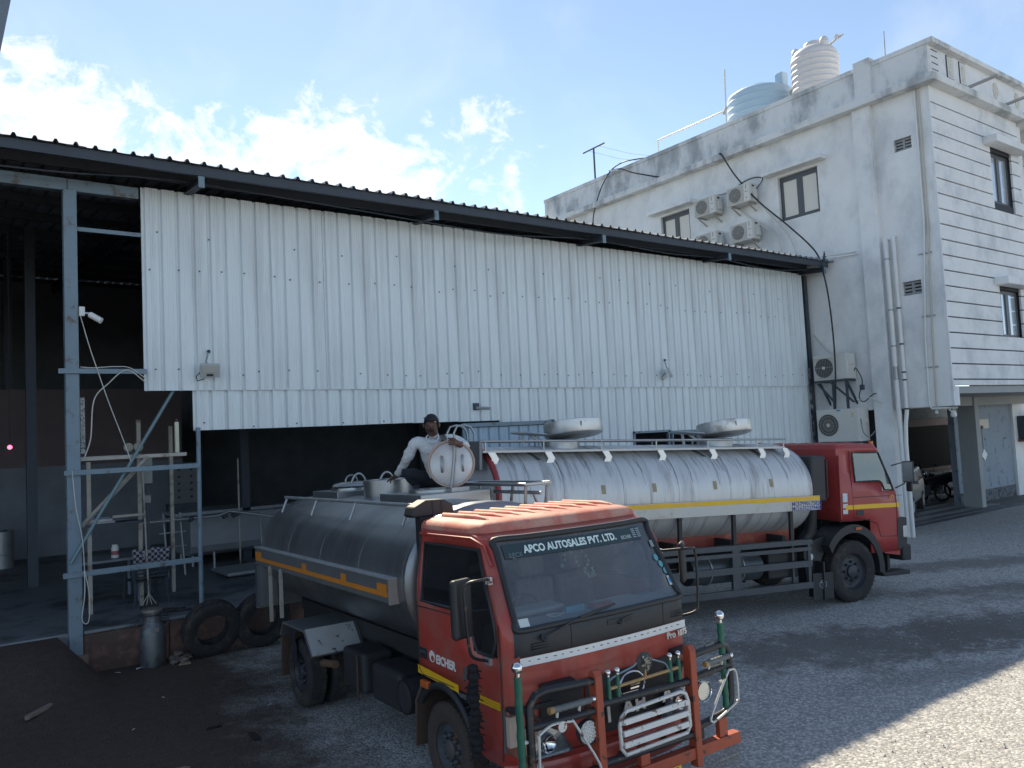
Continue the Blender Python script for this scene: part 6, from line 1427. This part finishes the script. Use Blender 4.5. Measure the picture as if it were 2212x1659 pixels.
bm_ = bpy.data.meshes.new_from_object(bo.evaluated_get(bpy.context.evaluated_depsgraph_get())); bpy.data.objects.remove(bo)
bm_.name = 'body'; bm_.materials.clear()
for mm in (M_SHIRT, M_TROU, M_SKIN): bm_.materials.append(mm)
Jw = {n: inv @ W1_(*J[n]) for n in names}
def seg_d(p, a, b):
    ab = b-a; t_ = max(0, min(1, (p-a).dot(ab)/ab.length_squared)); return (p-(a+ab*t_)).length, t_
def reg(a, b):
    if a in ('pelvis',) or 'hip' in a or 'kn' in a: return 1
    if 'ank' in a: return 1
    if a in ('neck', 'head', 'collar') or b in ('crown', 'jaw', 'nose', 'neck'): return 2
    if 'wr' in a or 'palm' in a or 'f' in a[:2] or 't' in a[1:2]: return 2
    return 0
mi = []
for p in bm_.polygons:
    c = p.center; best = (9, 0)
    for a, b in E_:
        d, t_ = seg_d(c, Jw[a], Jw[b]); d -= RAD[a]*(1-t_)+RAD[b]*t_
        k = reg(a, b)
        if (a, b) == ('collar', 'neck'): k = 2 if t_ > .45 else 0
        if (a, b) == ('pelvis', 'belly'): k = 1 if t_ < .35 else 0
        if (a, b) in (('rel', 'rwr'), ('lel', 'lwr')): k = 0 if t_ < .93 else 2
        if d < best[0]: best = (d, k)
    mi.append(best[1])
bm_.polygons.foreach_set('material_index', mi)
from mathutils import noise as _nz
shirt_v = set()
for p in bm_.polygons:
    if p.material_index < 2: shirt_v.update(p.vertices)
nrm_ = [v.normal.copy() for v in bm_.vertices]
for i_ in shirt_v:
    v = bm_.vertices[i_]; c = v.co
    f_ = _nz.noise(Vector((c.x*9, c.y*9, c.z*15)))*.012+_nz.noise(Vector((c.x*22+5, c.y*22, c.z*34)))*.008
    v.co = c+nrm_[i_]*f_
body = obj('body', bm_, None, per, smooth=80)
# hair cap, brows and eyes, collar
hc = Jw['head']; fdir = (T1M.to_3x3() @ Vector((.82, -.56, -.42))).normalized(); sdir = fdir.cross(Vector((0, 0, 1))).normalized(); udir = sdir.cross(fdir)
hr = MB(); rows = []
for i in range(9):
    th = R(4+i*11.2); row = []
    for j in range(24):
        ph = 2*math.pi*j/24; f_ = math.cos(ph)
        lim = th*(1.0 if f_ < .15 else (.66 if f_ > .6 else 1.0-.34*(f_-.15)/.45))
        rr_ = .107*(1+.02*math.sin(j*5+i*3))*(.80 if i == 8 else 1)
        dvec = udir*math.cos(lim)*1.12+(fdir*math.cos(ph)*1.02+sdir*math.sin(ph)*.9)*math.sin(lim)
        row.append(hc+Vector((0, 0, .018))+dvec*rr_)
    rows.append(row)
hr.grid(rows, closeu=True); hr.build('hair', M_HAIR, per, smooth=70)
for s_ in (-1, 1):
    MB().sphere(hc+fdir*.097+sdir*.036*s_+udir*.004, .012, 10, 7).build('eye', mat('eye_white', (.10, .08, .07), .4), per, smooth=80)
    MB().tube([hc+fdir*.106+sdir*.018*s_+udir*.026, hc+fdir*.100+sdir*.052*s_+udir*.026], .006, 5).build('eyebrow', M_HAIR, per)
    MB().sphere(hc+sdir*.094*s_+udir*-.01, .026, 10, 7, None, (.6, .6, 1.2)).build('ear', M_SKIN, per, smooth=80)
MB().tube([hc+fdir*.094+sdir*-.026-udir*.062, hc+fdir*.104-udir*.058, hc+fdir*.094+sdir*.026-udir*.062], .006, 6).build('mouth', mat('lip_dark', (.07, .03, .025), .6), per)
MB().tube([hc+fdir*.103+sdir*-.03-udir*.044, hc+fdir*.110-udir*.040, hc+fdir*.103+sdir*.03-udir*.044], .008, 6).build('moustache', M_HAIR, per)
nk = Jw['neck']
MB().tube([nk+(fdir*math.cos(R(a))+sdir*math.sin(R(a)))*.078-Vector((0, 0, .045+.045*max(0, math.cos(R(a)))))+fdir*.012 for a in range(0, 360, 20)], .011, 6, close=True).build('shirt_collar', M_SHIRT, per, smooth=60)

# ================================================================== THINGS IN THE OPEN BAY
def pixcol(*a): pass
tb = thing('table', 'grey work table with thin legs inside the open bay', 'table', (2.55, 15.5, FZ))
MB().box(-.55, .45, -.4, .55, .72, .76).build('table_top', mat('table_grey', (.20, .22, .24), .5), tb, bevel=.006)
for x, y in ((-.5, -.35), (.4, -.35), (-.5, .5), (.4, .5)): MB().box(x-.02, x+.02, y-.02, y+.02, 0, .72).build('leg', M_STEEL, tb)
jr = thing('plastic_jar', 'white plastic jar with a red printed band on the work table', 'jar', (2.62, 15.35, FZ+.76))
MB().lathe([(.055, 0), (.06, .01), (.06, .17), (.05, .19), (.002, .19)], 18).build('bottle', M_PVC, jr, smooth=40); MB().lathe([(.0612, .05), (.0612, .12)], 18).build('label_band', mat('label_red', (.35, .12, .14), .7), jr); MB().cyl((0, 0, .19), (0, 0, .225), .05, 16).build('lid', M_PVC, jr, smooth=40)
ch = thing('plastic_chair', 'dark plastic armchair seen from behind in the open bay', 'chair', (2.98, 14.75, FZ), R(8))
M_CHAIR = mat('chair_plastic', (.035, .045, .06), .5, var=.1)
MB().box(-.25, .25, -.2, .25, .40, .43).build('seat', M_CHAIR, ch, bevel=.012)
for x in (-.24, .24):
    for y in (-.24, .24): MB().tube([(x*1.15, y*1.15, 0), (x, y, .42)], [.022, .03], 6).build('leg', M_CHAIR, ch)
    MB().tube([(x*1.1, -.22, .42), (x*1.12, -.2, .64), (x*1.12, .2, .64), (x*1.08, .22, .42)], .022, 6).build('armrest', M_CHAIR, ch)
MB().tube([(-.26, -.24, .42), (-.25, -.30, .85), (-.18, -.31, .90), (.18, -.31, .90), (.25, -.30, .85), (.26, -.24, .42)], .025, 6).build('back_frame', M_CHAIR, ch)
for k in range(6): MB().box(-.245, .245, -.30, -.28, .47+.065*k, .50+.065*k).build('back_slat', M_CHAIR, ch)
M_CHECK = bpy.data.materials.new('checked_cloth'); M_CHECK.use_nodes = True
_n = M_CHECK.node_tree.nodes; _l = M_CHECK.node_tree.links; _c = _n.new('ShaderNodeTexChecker'); _c.inputs['Scale'].default_value = 21; _c.inputs[1].default_value = (.30, .28, .30, 1); _c.inputs[2].default_value = (.03, .03, .05, 1)
_t = _n.new('ShaderNodeTexCoord'); _l.new(_t.outputs['Object'], _c.inputs[0]); _l.new(_c.outputs[0], _n['Principled BSDF'].inputs['Base Color']); _n['Principled BSDF'].inputs['Roughness'].default_value = .9
sh_ = thing('hung_shirt', 'black and white checked shirt hung over the plastic chair back', 'shirt', (2.98, 14.44, FZ+.6), R(8))
MB().grid([[(x*(1+.1*math.sin(s_*3)), -.05-.04*math.sin(s_*math.pi)+.015*math.sin(x*30+s_*4), .36*math.sin(s_*math.pi*.5+.1)+.02*math.sin(x*22)) for x in (-.27, -.2, -.12, -.04, .04, .12, .2, .27)] for s_ in (.05, .25, .5, .75, 1.0, 1.25, 1.5, 1.75)]).build('cloth', M_CHECK, sh_, smooth=70)
# rack of pale angle steel with shelf, gauges and switch boxes behind the column
rk = thing('steel_rack', 'pale angle-steel rack standing behind the shed column', 'rack', (2.5, 14.7, FZ), world=True)
for x, y, zt in ((2.12, 14.6, 3.03), (2.90, 14.7, 3.7), (3.62, 15.6, 3.6)): MB().box(x-.03, x+.03, y-.03, y+.03, FZ, zt).build('upright', M_PALE, rk)
MB().box(2.0, 2.95, 14.55, 14.9, 1.98, 2.02).build('shelf', M_STEELD, rk); MB().box(2.0, 2.9, 14.56, 14.6, 3.07, 3.12).build('crossbar', M_PALE, rk); MB().box(2.45, 2.95, 14.5, 14.54, 2.10, 2.14).build('crossbar', M_PALE, rk)
for i, (x0, x1, z0, c_) in enumerate(((2.1, 2.5, 2.02, (.35, .36, .36)), (2.12, 2.46, 2.055, (.5, .5, .46)), (2.08, 2.42, 2.09, (.16, .2, .26)))):
    bk = MB().box(x0, x1, 14.58, 14.82, z0+.002, z0+.034).build('ledger_book', mat('ledger%d' % i, c_, .8), None); tag(bk, ['grey ledger at the bottom of the stack on the rack shelf', 'cream ledger in the middle of the stack on the rack shelf', 'dark blue ledger on top of the stack on the rack shelf'][i], 'book')
gg = thing('pressure_gauges', 'pair of round dial gauges on the steel rack', 'gauge', (2.8, 14.45, 3.15), world=True)
for x in (2.70, 2.85): MB().lathe([(.002, .05), (.06, .05), (.072, .045), (.075, 0), (.002, 0)], 20, Matrix.Translation((x, 14.5, 3.24)) @ Matrix.Rotation(R(90), 4, 'X')).build('dial', mat('dial_cream', (.35, .33, .28), .6), gg, smooth=40)
MB().box(2.66, 2.9, 14.5, 14.53, 3.12, 3.17).build('manifold', M_STEELD, gg)
sb_ = thing('meter_box', 'grey electric meter box on a post behind the rails', 'meter box', (3.0, 14.6, 2.6), world=True)
MB().box(2.92, 3.07, 14.5, 14.62, 2.62, 3.06).build('box', mat('meter_grey', (.24, .25, .24), .6), sb_, bevel=.01); MB().box(2.95, 3.03, 14.49, 14.5, 2.86, 2.92).build('display', M_CHAS, sb_); MB().box(2.94, 3.04, 14.52, 14.6, 2.30, 2.42).build('socket', mat('meter_grey', (.24, .25, .24), .6), sb_)
MB().box(2.98, 3.02, 14.55, 14.58, FZ, 2.62).build('post', M_STEELD, sb_)
tlg = thing('tube_lamp', 'unlit pale tube lamp standing on the bracket arm', 'lamp', (3.2, YS+.05, 3.12), world=True)
MB().box(3.165, 3.225, YS+.03, YS+.09, 3.116, 3.60).build('tube', mat('tube_pale', (.55, .55, .40), .5), tlg, bevel=.01); MB().cyl((3.195, YS+.06, 3.60), (3.195, YS+.06, 3.65), .015, 8).build('cap', M_STEELD, tlg)
# broom hung upside: pole with brace feet
pm = thing('floor_squeegee', 'long pale handled floor squeegee standing in the bay', 'squeegee', (3.0, 14.2, FZ), world=True)
MB().tube([(2.93, 14.30, FZ+.2), (2.89, 14.4, 3.0)], .014, 7).build('handle', M_PALE, pm, smooth=40)
for dx in (-.11, -.04, .04, .11): MB().tube([(2.93, 14.30, FZ+.24), (2.93+dx, 14.28, FZ+.06)], .007, 5).build('tine', M_PALE, pm)
MB().box(2.79, 3.07, 14.25, 14.31, FZ, FZ+.06).build('blade', M_BLK, pm)
ho_ = cable('floor_hose', [(2.9, 14.0, FZ+.02), (3.1, 13.9, FZ+.02), (3.25, 13.75, FZ+.02), (3.05, 13.7, FZ+.03), (3.3, 13.6, FZ+.02), (3.5, 13.55, FZ+.02)], .02, cab_m, label='black hose lying on the bay floor', cat='hose')
cable('floor_hose', [(2.8, 13.95, FZ+.03), (2.95, 13.7, FZ+.03), (3.15, 13.62, FZ+.035), (3.35, 13.7, FZ+.03)], .018, cab_m, label='second black hose tangled over the first on the bay floor', cat='hose')
lad = thing('ladder', 'short steel ladder leaning at the milk vat', 'ladder', (4.2, 17.6, FZ), world=True)
for x in (3.95, 4.28): MB().tube([(x, 17.45, FZ), (x, 17.8, 1.85)], .022, 6).build('stile', M_GALV, lad)
for k in range(4): MB().tube([(3.85, 17.55+.07*k, FZ+.3+.28*k), (4.36, 17.55+.07*k, FZ+.3+.28*k)], .016, 6).build('rung', M_GALV, lad)
vt = thing('milk_vat', 'long pale steel milk vat with rounded belly on short legs', 'vat', (5.6, 19, FZ))
MB().prism([(-.75, .45), (-.68, .3), (-.5, .22), (.5, .22), (.68, .3), (.75, .45), (.75, 1.1), (-.75, 1.1)], 0, -1.0, 1.5).build('trough', mat('vat_steel', (.30, .33, .36), .5, .3, var=.1), vt, bevel=.02)
MB().box(-1.25, 1.6, -.5, .85, 1.1, 1.18).build('lid', mat('vat_steel', (.30, .33, .36), .5, .3, var=.1), vt, bevel=.02)
for x in (-.9, 1.4):
    for y in (-.5, .5): MB().cyl((x, y, 0), (x, y, .3), .03, 8).build('leg', M_GALV, vt)
tr_ = thing('pipe_line', 'dark milk pipeline with elbows in front of the vat', 'pipe', (4.8, 17.9, FZ), world=True)
MB().tube([(3.5, 17.6, 1.72), (5.0, 17.6, 1.72), (5.25, 17.6, 1.80), (6.6, 17.3, 1.50)], .03, 8).build('pipe_run', M_GALV, tr_, smooth=50)
MB().tube([(4.3, 17.7, 1.72), (5.9, 17.7, 1.74), (5.95, 17.7, 1.68), (5.95, 17.7, FZ)], .024, 8).build('pipe_run', M_GALV, tr_, smooth=50)
for x in (4.4, 5.1, 5.3): MB().cyl((x, 17.6, 1.68), (x+.1, 17.6, 1.73), .05, 10).build('flange', M_STEELD, tr_)
MB().tube([(5.5, 17.75, FZ), (5.5, 17.75, 2.9)], .02, 8).build('riser', M_PALE, tr_)
cp = thing('control_panel', 'grey electrical control cabinet with small dials beyond the bay post', 'cabinet', (4.9, 19, 1.9), world=True)
MB().box(4.6, 5.25, 19.9, 20.1, 1.9, 2.85).build('cabinet', mat('cabinet_grey', (.13, .14, .14), .6), cp, bevel=.01)
for i in range(5):
    for j in range(2): MB().cyl((4.78+.28*j, 19.9, 2.05+.16*i), (4.78+.28*j, 19.88, 2.05+.16*i), .03, 10).build('dial', M_CHAS, cp)
MB().box(4.55, 5.3, 19.95, 20.2, FZ, 1.9).build('plinth', M_STEELD, cp)
ws_ = thing('weighing_scale', 'low steel platform scale with a short post on the bay floor', 'scale', (5.2, 16.5, FZ))
MB().box(-.5, .5, -.5, .6, .06, .12).build('platform', mat('scale_steel', (.32, .36, .39), .4, .5), ws_, bevel=.01); MB().box(-.42, .42, -.42, .52, 0, .06).build('base', M_CHAS, ws_); MB().tube([(-.46, .5, .12), (-.46, .5, .45)], .025, 8).build('post', M_GALV, ws_)
rlt = thing('indicator_light', 'small glowing red light in the dark bay behind the column', 'light', (.9, 15.0, 3.2), world=True)
MB().sphere((1.07, 15.0, 3.33), .035, 10, 7).build('bulb', mat('red_glow', (.6, .02, .05), .4, emit=(1.0, .08, .16, 1.6)), rlt, smooth=80); MB().tube([(1.07, 15.0, 3.37), (1.07, 15.0, 6.9)], .005, 4).build('flex', cab_m, rlt)
mc2 = thing('steel_drum', 'grey steel drum far inside the dark bay', 'drum', (1.4, 22.5, FZ))
MB().lathe([(.28, 0), (.28, .3), (.29, .31), (.28, .32), (.28, .85), (.002, .86)], 24).build('shell', M_GALV, mc2, smooth=40); MB().cyl((.1, 0, .86), (.1, 0, .89), .04, 12).build('bung', M_STEELD, mc2)

# ================================================================== CLUTTER ALONG THE PLINTH
can = thing('milk_can', 'tall dented metal milk can standing against the red plinth', 'milk can', (2.70, 12.97, gz(2.7, 12.97)-.005))
M_CAN = mat('can_metal', (.16, .17, .18), .5, .6, var=.15, scale=6, col2=(.07, .07, .075), amt=.2, scale2=3)
MB().lathe([(.16, 0), (.175, .01), (.18, .05), (.18, .50), (.172, .55), (.13, .62), (.118, .66), (.118, .74), (.135, .76), (.135, .79), (.002, .79)], 32).build('can_body', M_CAN, can, smooth=40)
MB().lathe([(.14, .79), (.142, .80), (.142, .83), (.12, .84), (.002, .83)], 28).build('lid', mat('can_lid', (.30, .28, .26), .4, .6, var=.2, scale=8), can, smooth=40)
for s_ in (-1, 1): MB().tube([(s_*.165, 0, .56), (s_*.22, 0, .60), (s_*.22, 0, .68), (s_*.13, 0, .70)], .016, 6).build('handle', M_CAN, can, smooth=60)
MB().box(-.05, .05, -.185, -.165, .52, .58).build('maker_plate', M_STL, can)
def tyre(label, x, y, tilt, rz, r_=.43, wd=.23, fill=None):
    t = thing('old_tyre', label, 'tyre', (x, y, gz(x, y)))
    m_ = Matrix.Rotation(rz, 4, 'Z') @ Matrix.Rotation(R(-90+tilt), 4, 'X')
    m_ = Matrix.Translation((0, 0, r_*math.cos(R(tilt))+wd/2*abs(math.sin(R(tilt)))-.01)) @ m_
    h = wd/2
    MB().lathe([(r_*.55, -h*.6), (r_*.56, -h*.85), (r_*.75, -h), (r_*.92, -h*.93), (r_*.985, -h*.7), (r_, 0), (r_*.985, h*.7), (r_*.92, h*.93), (r_*.75, h), (r_*.56, h*.85), (r_*.55, h*.6), (r_*.62, h*.5), (r_*.9, h*.6), (r_*.9, -h*.6), (r_*.62, -h*.5)], 44, m_, close=True).build('casing', M_TYRE, t, smooth=40)
    tr = MB()
    for k in range(36):
        for zc in (-h*.5, 0, h*.5):
            tr.box(-.006, .008, -.03, .03, -h*.18, h*.18, m_ @ Matrix.Rotation(2*math.pi*(k+(.5 if zc == 0 else 0))/36, 4, 'Z') @ Matrix.Translation((r_*.99, 0, zc)))
    tr.build('tread', M_TYRE, t)
    return t
tyre('worn truck tyre leaning on the red plinth beside the milk can', 3.50, 12.80, 16, R(2))
tyre('worn truck tyre leaning behind the near truck rear wheels', 4.28, 12.80, 14, R(-4))
rub = mat('rubble_stone', (.16, .13, .11), .95, var=.25, scale=8, bump=.5)
for i, (x, y, s_) in enumerate(((3.02, 12.98, .10), (3.10, 12.86, .08), (2.97, 12.83, .07), (3.16, 13.0, .09), (3.05, 12.93, .07))):
    b = MB(); b.sphere((0, 0, 0), s_, 8, 5, None, (1.3, 1, .55)); b.v = [(vx+rnd.uniform(-.015, .015), vy+rnd.uniform(-.015, .015), vz+rnd.uniform(-.01, .01)) for vx, vy, vz in b.v]
    o = b.build('rubble_stone', rub, None, loc=(x, y, gz(x, y)+s_*.42+(.09 if i == 4 else 0))); o.rotation_euler = (0, 0, rnd.uniform(0, 3))
    tag(o, ['largest flat brown stone in the heap between milk can and tyre', 'brown stone at the heap edge beside the cardboard scrap', 'small brown stone of the heap on the milk can side', 'brown stone of the heap lying against the red plinth', 'small stone perched on top of the heap beside the tyre'][i], 'stone', 'stones heaped between the milk can and the tyre')
pb = MB().prism([(-.09, -.06), (.08, -.08), (.10, .05), (-.02, .08)], 2, 0, .015).build('cardboard_scrap', mat('cardboard', (.28, .20, .13), .9), None, loc=(3.06, 12.68, gz(3.06, 12.68)+.012)); tag(pb, 'torn brown cardboard scrap in front of the stone heap', 'scrap')
pp = MB().grid([[(.05*i-.05, .03*j+.01*i, .012*abs(math.sin(i*2+j))) for i in range(3)] for j in range(3)]).build('paper_scrap', mat('paper_white', (.6, .6, .62), .8), None, loc=(2.50, 12.86, gz(2.5, 12.86)+.012)); tag(pp, 'small crumpled white paper beside the milk can', 'scrap')
wd_ = thing('wood_offcut', 'short weathered wood offcut lying on the brown soil', 'wood', (1.08, 11.42, gz(1.08, 11.42)))
MB().prism([(-.22, -.035), (.20, -.05), (.25, -.02), (.23, .02), (-.20, .04), (-.25, .0)], 2, .004, .05, Matrix.Rotation(R(52), 4, 'Z')).build('plank', mat('weathered_wood', (.22, .18, .15), .9, var=.3, scale=14, stretch=(1, 6, 1)), wd_, bevel=.01)
for i, (x, y, s_, c_) in enumerate(((2.6, 9.6, .06, 0), (2.9, 8.95, .09, 0), (2.05, 8.6, .07, 1), (1.9, 10.2, .02, 2), (2.2, 12.9, .03, 2), (3.4, 10.0, .02, 2), (2.45, 11.2, .02, 2))):
    lb = ['dark scrap of dry leaf on the brown soil', 'pale twisted scrap lying on the soil near the yard gravel', 'tiny white fleck of litter on the brown soil'][c_]
    o = MB().grid([[(s_*(ii-1), s_*.5*(jj-1)+.2*s_*ii, .008+.02*s_*8*abs(math.sin(ii*2+jj*1.3))) for ii in range(4)] for jj in range(3)]).build('litter', [mat('leaf_dark', (.02, .017, .015), .95), mat('scrap_pale', (.18, .15, .12), .9), mat('paper_white', (.6, .6, .62), .8)][c_], None, loc=(x, y, gz(x, y)+.006)); o.rotation_euler = (0, 0, i*1.3)
    tag(o, lb, 'litter', 'litter on the soil')

# ================================================================== MOTORCYCLE AND CAR IN THE PORCH
def moto(label, loc, rz):
    t = thing('motorcycle', label, 'motorcycle', loc, rz)
    Mb = mat('bike_black', (.018, .02, .024), .35, .2, var=.1)
    for x in (-.62, .66):
        w = MB().tube([(x+.29*math.cos(R(a*10)), 0, .31+.29*math.sin(R(a*10))) for a in range(36)], .042, 8, close=True).build('wheel', M_TYRE, t, smooth=60)
        sp = MB()
        for a in range(10): sp.tube([(x, 0, .31), (x+.27*math.cos(R(a*36)), 0, .31+.27*math.sin(R(a*36)))], .006, 4)
        sp.build('spoke', M_GALV, w); MB().cyl((x, -.05, .31), (x, .05, .31), .06, 12).build('hub', M_GALV, w)
    MB().prism([(.05, .70), (.20, .92), (.42, .95), (.48, .80), (.30, .68)], 1, -.13, .13).build('fuel_tank', Mb, t, bevel=.04, seg=3)
    MB().prism([(-.70, .84), (-.2, .76), (.10, .76), (.08, .82), (-.2, .86), (-.66, .93)], 1, -.12, .12).build('saddle', M_BLK, t, bevel=.03)
    MB().box(-.12, .28, -.14, .14, .28, .62).build('engine', M_STEELD, t, bevel=.03)
    for y in (-.09, .09): MB().tube([(.66, y, .31), (.50, y, .78), (.44, y, 1.0)], .022, 7).build('fork', M_GALV, t)
    MB().tube([(.36, -.36, 1.04), (.43, -.2, 1.05), (.45, 0, 1.02), (.43, .2, 1.05), (.36, .36, 1.04)], .016, 7).build('handlebar', M_GALV, t)
    MB().sphere((.56, 0, .92), .10, 14, 9).build('headlamp', M_CHR, t, smooth=80)
    MB().tube([(.2, -.12, .35), (-.1, -.15, .25), (-.7, -.17, .30)], [.022, .03, .045], 8).build('exhaust', M_CHR, t, smooth=50)
    MB().tube([(.66+.34*math.cos(R(a)), 0, .31+.34*math.sin(R(a))) for a in range(20, 150, 12)], .05, 6).build('mudguard', Mb, t, smooth=60)
    MB().prism([(-.75, .62), (-.1, .52), (.0, .74), (-.7, .82)], 1, -.10, .10).build('side_panel', Mb, t, bevel=.02)
    for y in (-.3, .3): 
        MB().tube([(.40, y, 1.05), (.38, y*1.15, 1.22)], .007, 5).sphere((.38, y*1.2, 1.26), .055, 10, 6, None, (.3, 1, .7)).build('mirror', M_BLK, t)
    MB().tube([(.0, .1, .28), (.05, .24, 0.0)], .012, 5).build('kickstand', M_GALV, t)
    return t
moto('black motorcycle parked inside the tiled porch', (28.55, 14.45, .03), R(150))
moto('black motorcycle parked farther right under the dark porch window', (30.0, 14.75, .03), R(160))
car = thing('parked_car', 'silver car nose showing behind the far truck in the porch', 'car', (25.2, 13.9, .03), R(200))
Mc = mat('silver_paint', (.24, .26, .27), .3, .5, var=.03)
MB().prism([(-1.8, .35), (1.75, .32), (1.85, .45), (1.82, .68), (1.0, .92), (.55, 1.36), (-.9, 1.42), (-1.65, 1.0), (-1.85, .8)], 1, -.78, .78).build('body', Mc, car, bevel=.10, seg=4)
MB().prism([(.98, .94), (.57, 1.33), (.60, 1.36), (1.03, .95)], 1, -.66, .66).build('windscreen', mat('car_glass', (.03, .035, .04), .1), car)
for s_ in (-1, 1):
    MB().prism([(.85, .95), (.5, 1.30), (-.8, 1.35), (-1.4, 1.0)], 1, s_*.785, s_*.79).build('side_window', mat('car_glass', (.03, .035, .04), .1), car)
    MB().prism([(1.80, .55), (1.84, .66), (1.5, .76), (1.55, .62)], 1, s_*.5, s_*.792).build('headlamp', mat('lamp_clear', (.6, .62, .62), .15, .3), car, bevel=.02)
    for x in (-1.15, 1.15): 
        w = MB().cyl((x, s_*.62, .30), (x, s_*.80, .30), .30, 26).build('wheel', M_TYRE, car, smooth=40); MB().cyl((x, s_*.80, .30), (x, s_*.806, .30), .19, 20).build('rim', M_GALV, w)
    MB().box(.6, .75, s_*.80, s_*.95, .95, 1.06).build('mirror', Mc, car, bevel=.03)
MB().box(1.80, 1.88, -.5, .5, .48, .56).build('grille', M_BLK, car); MB().box(1.84, 1.875, -.24, .24, .36, .46).build('number_plate', mat('plate_white', (.6, .6, .6), .5), car)
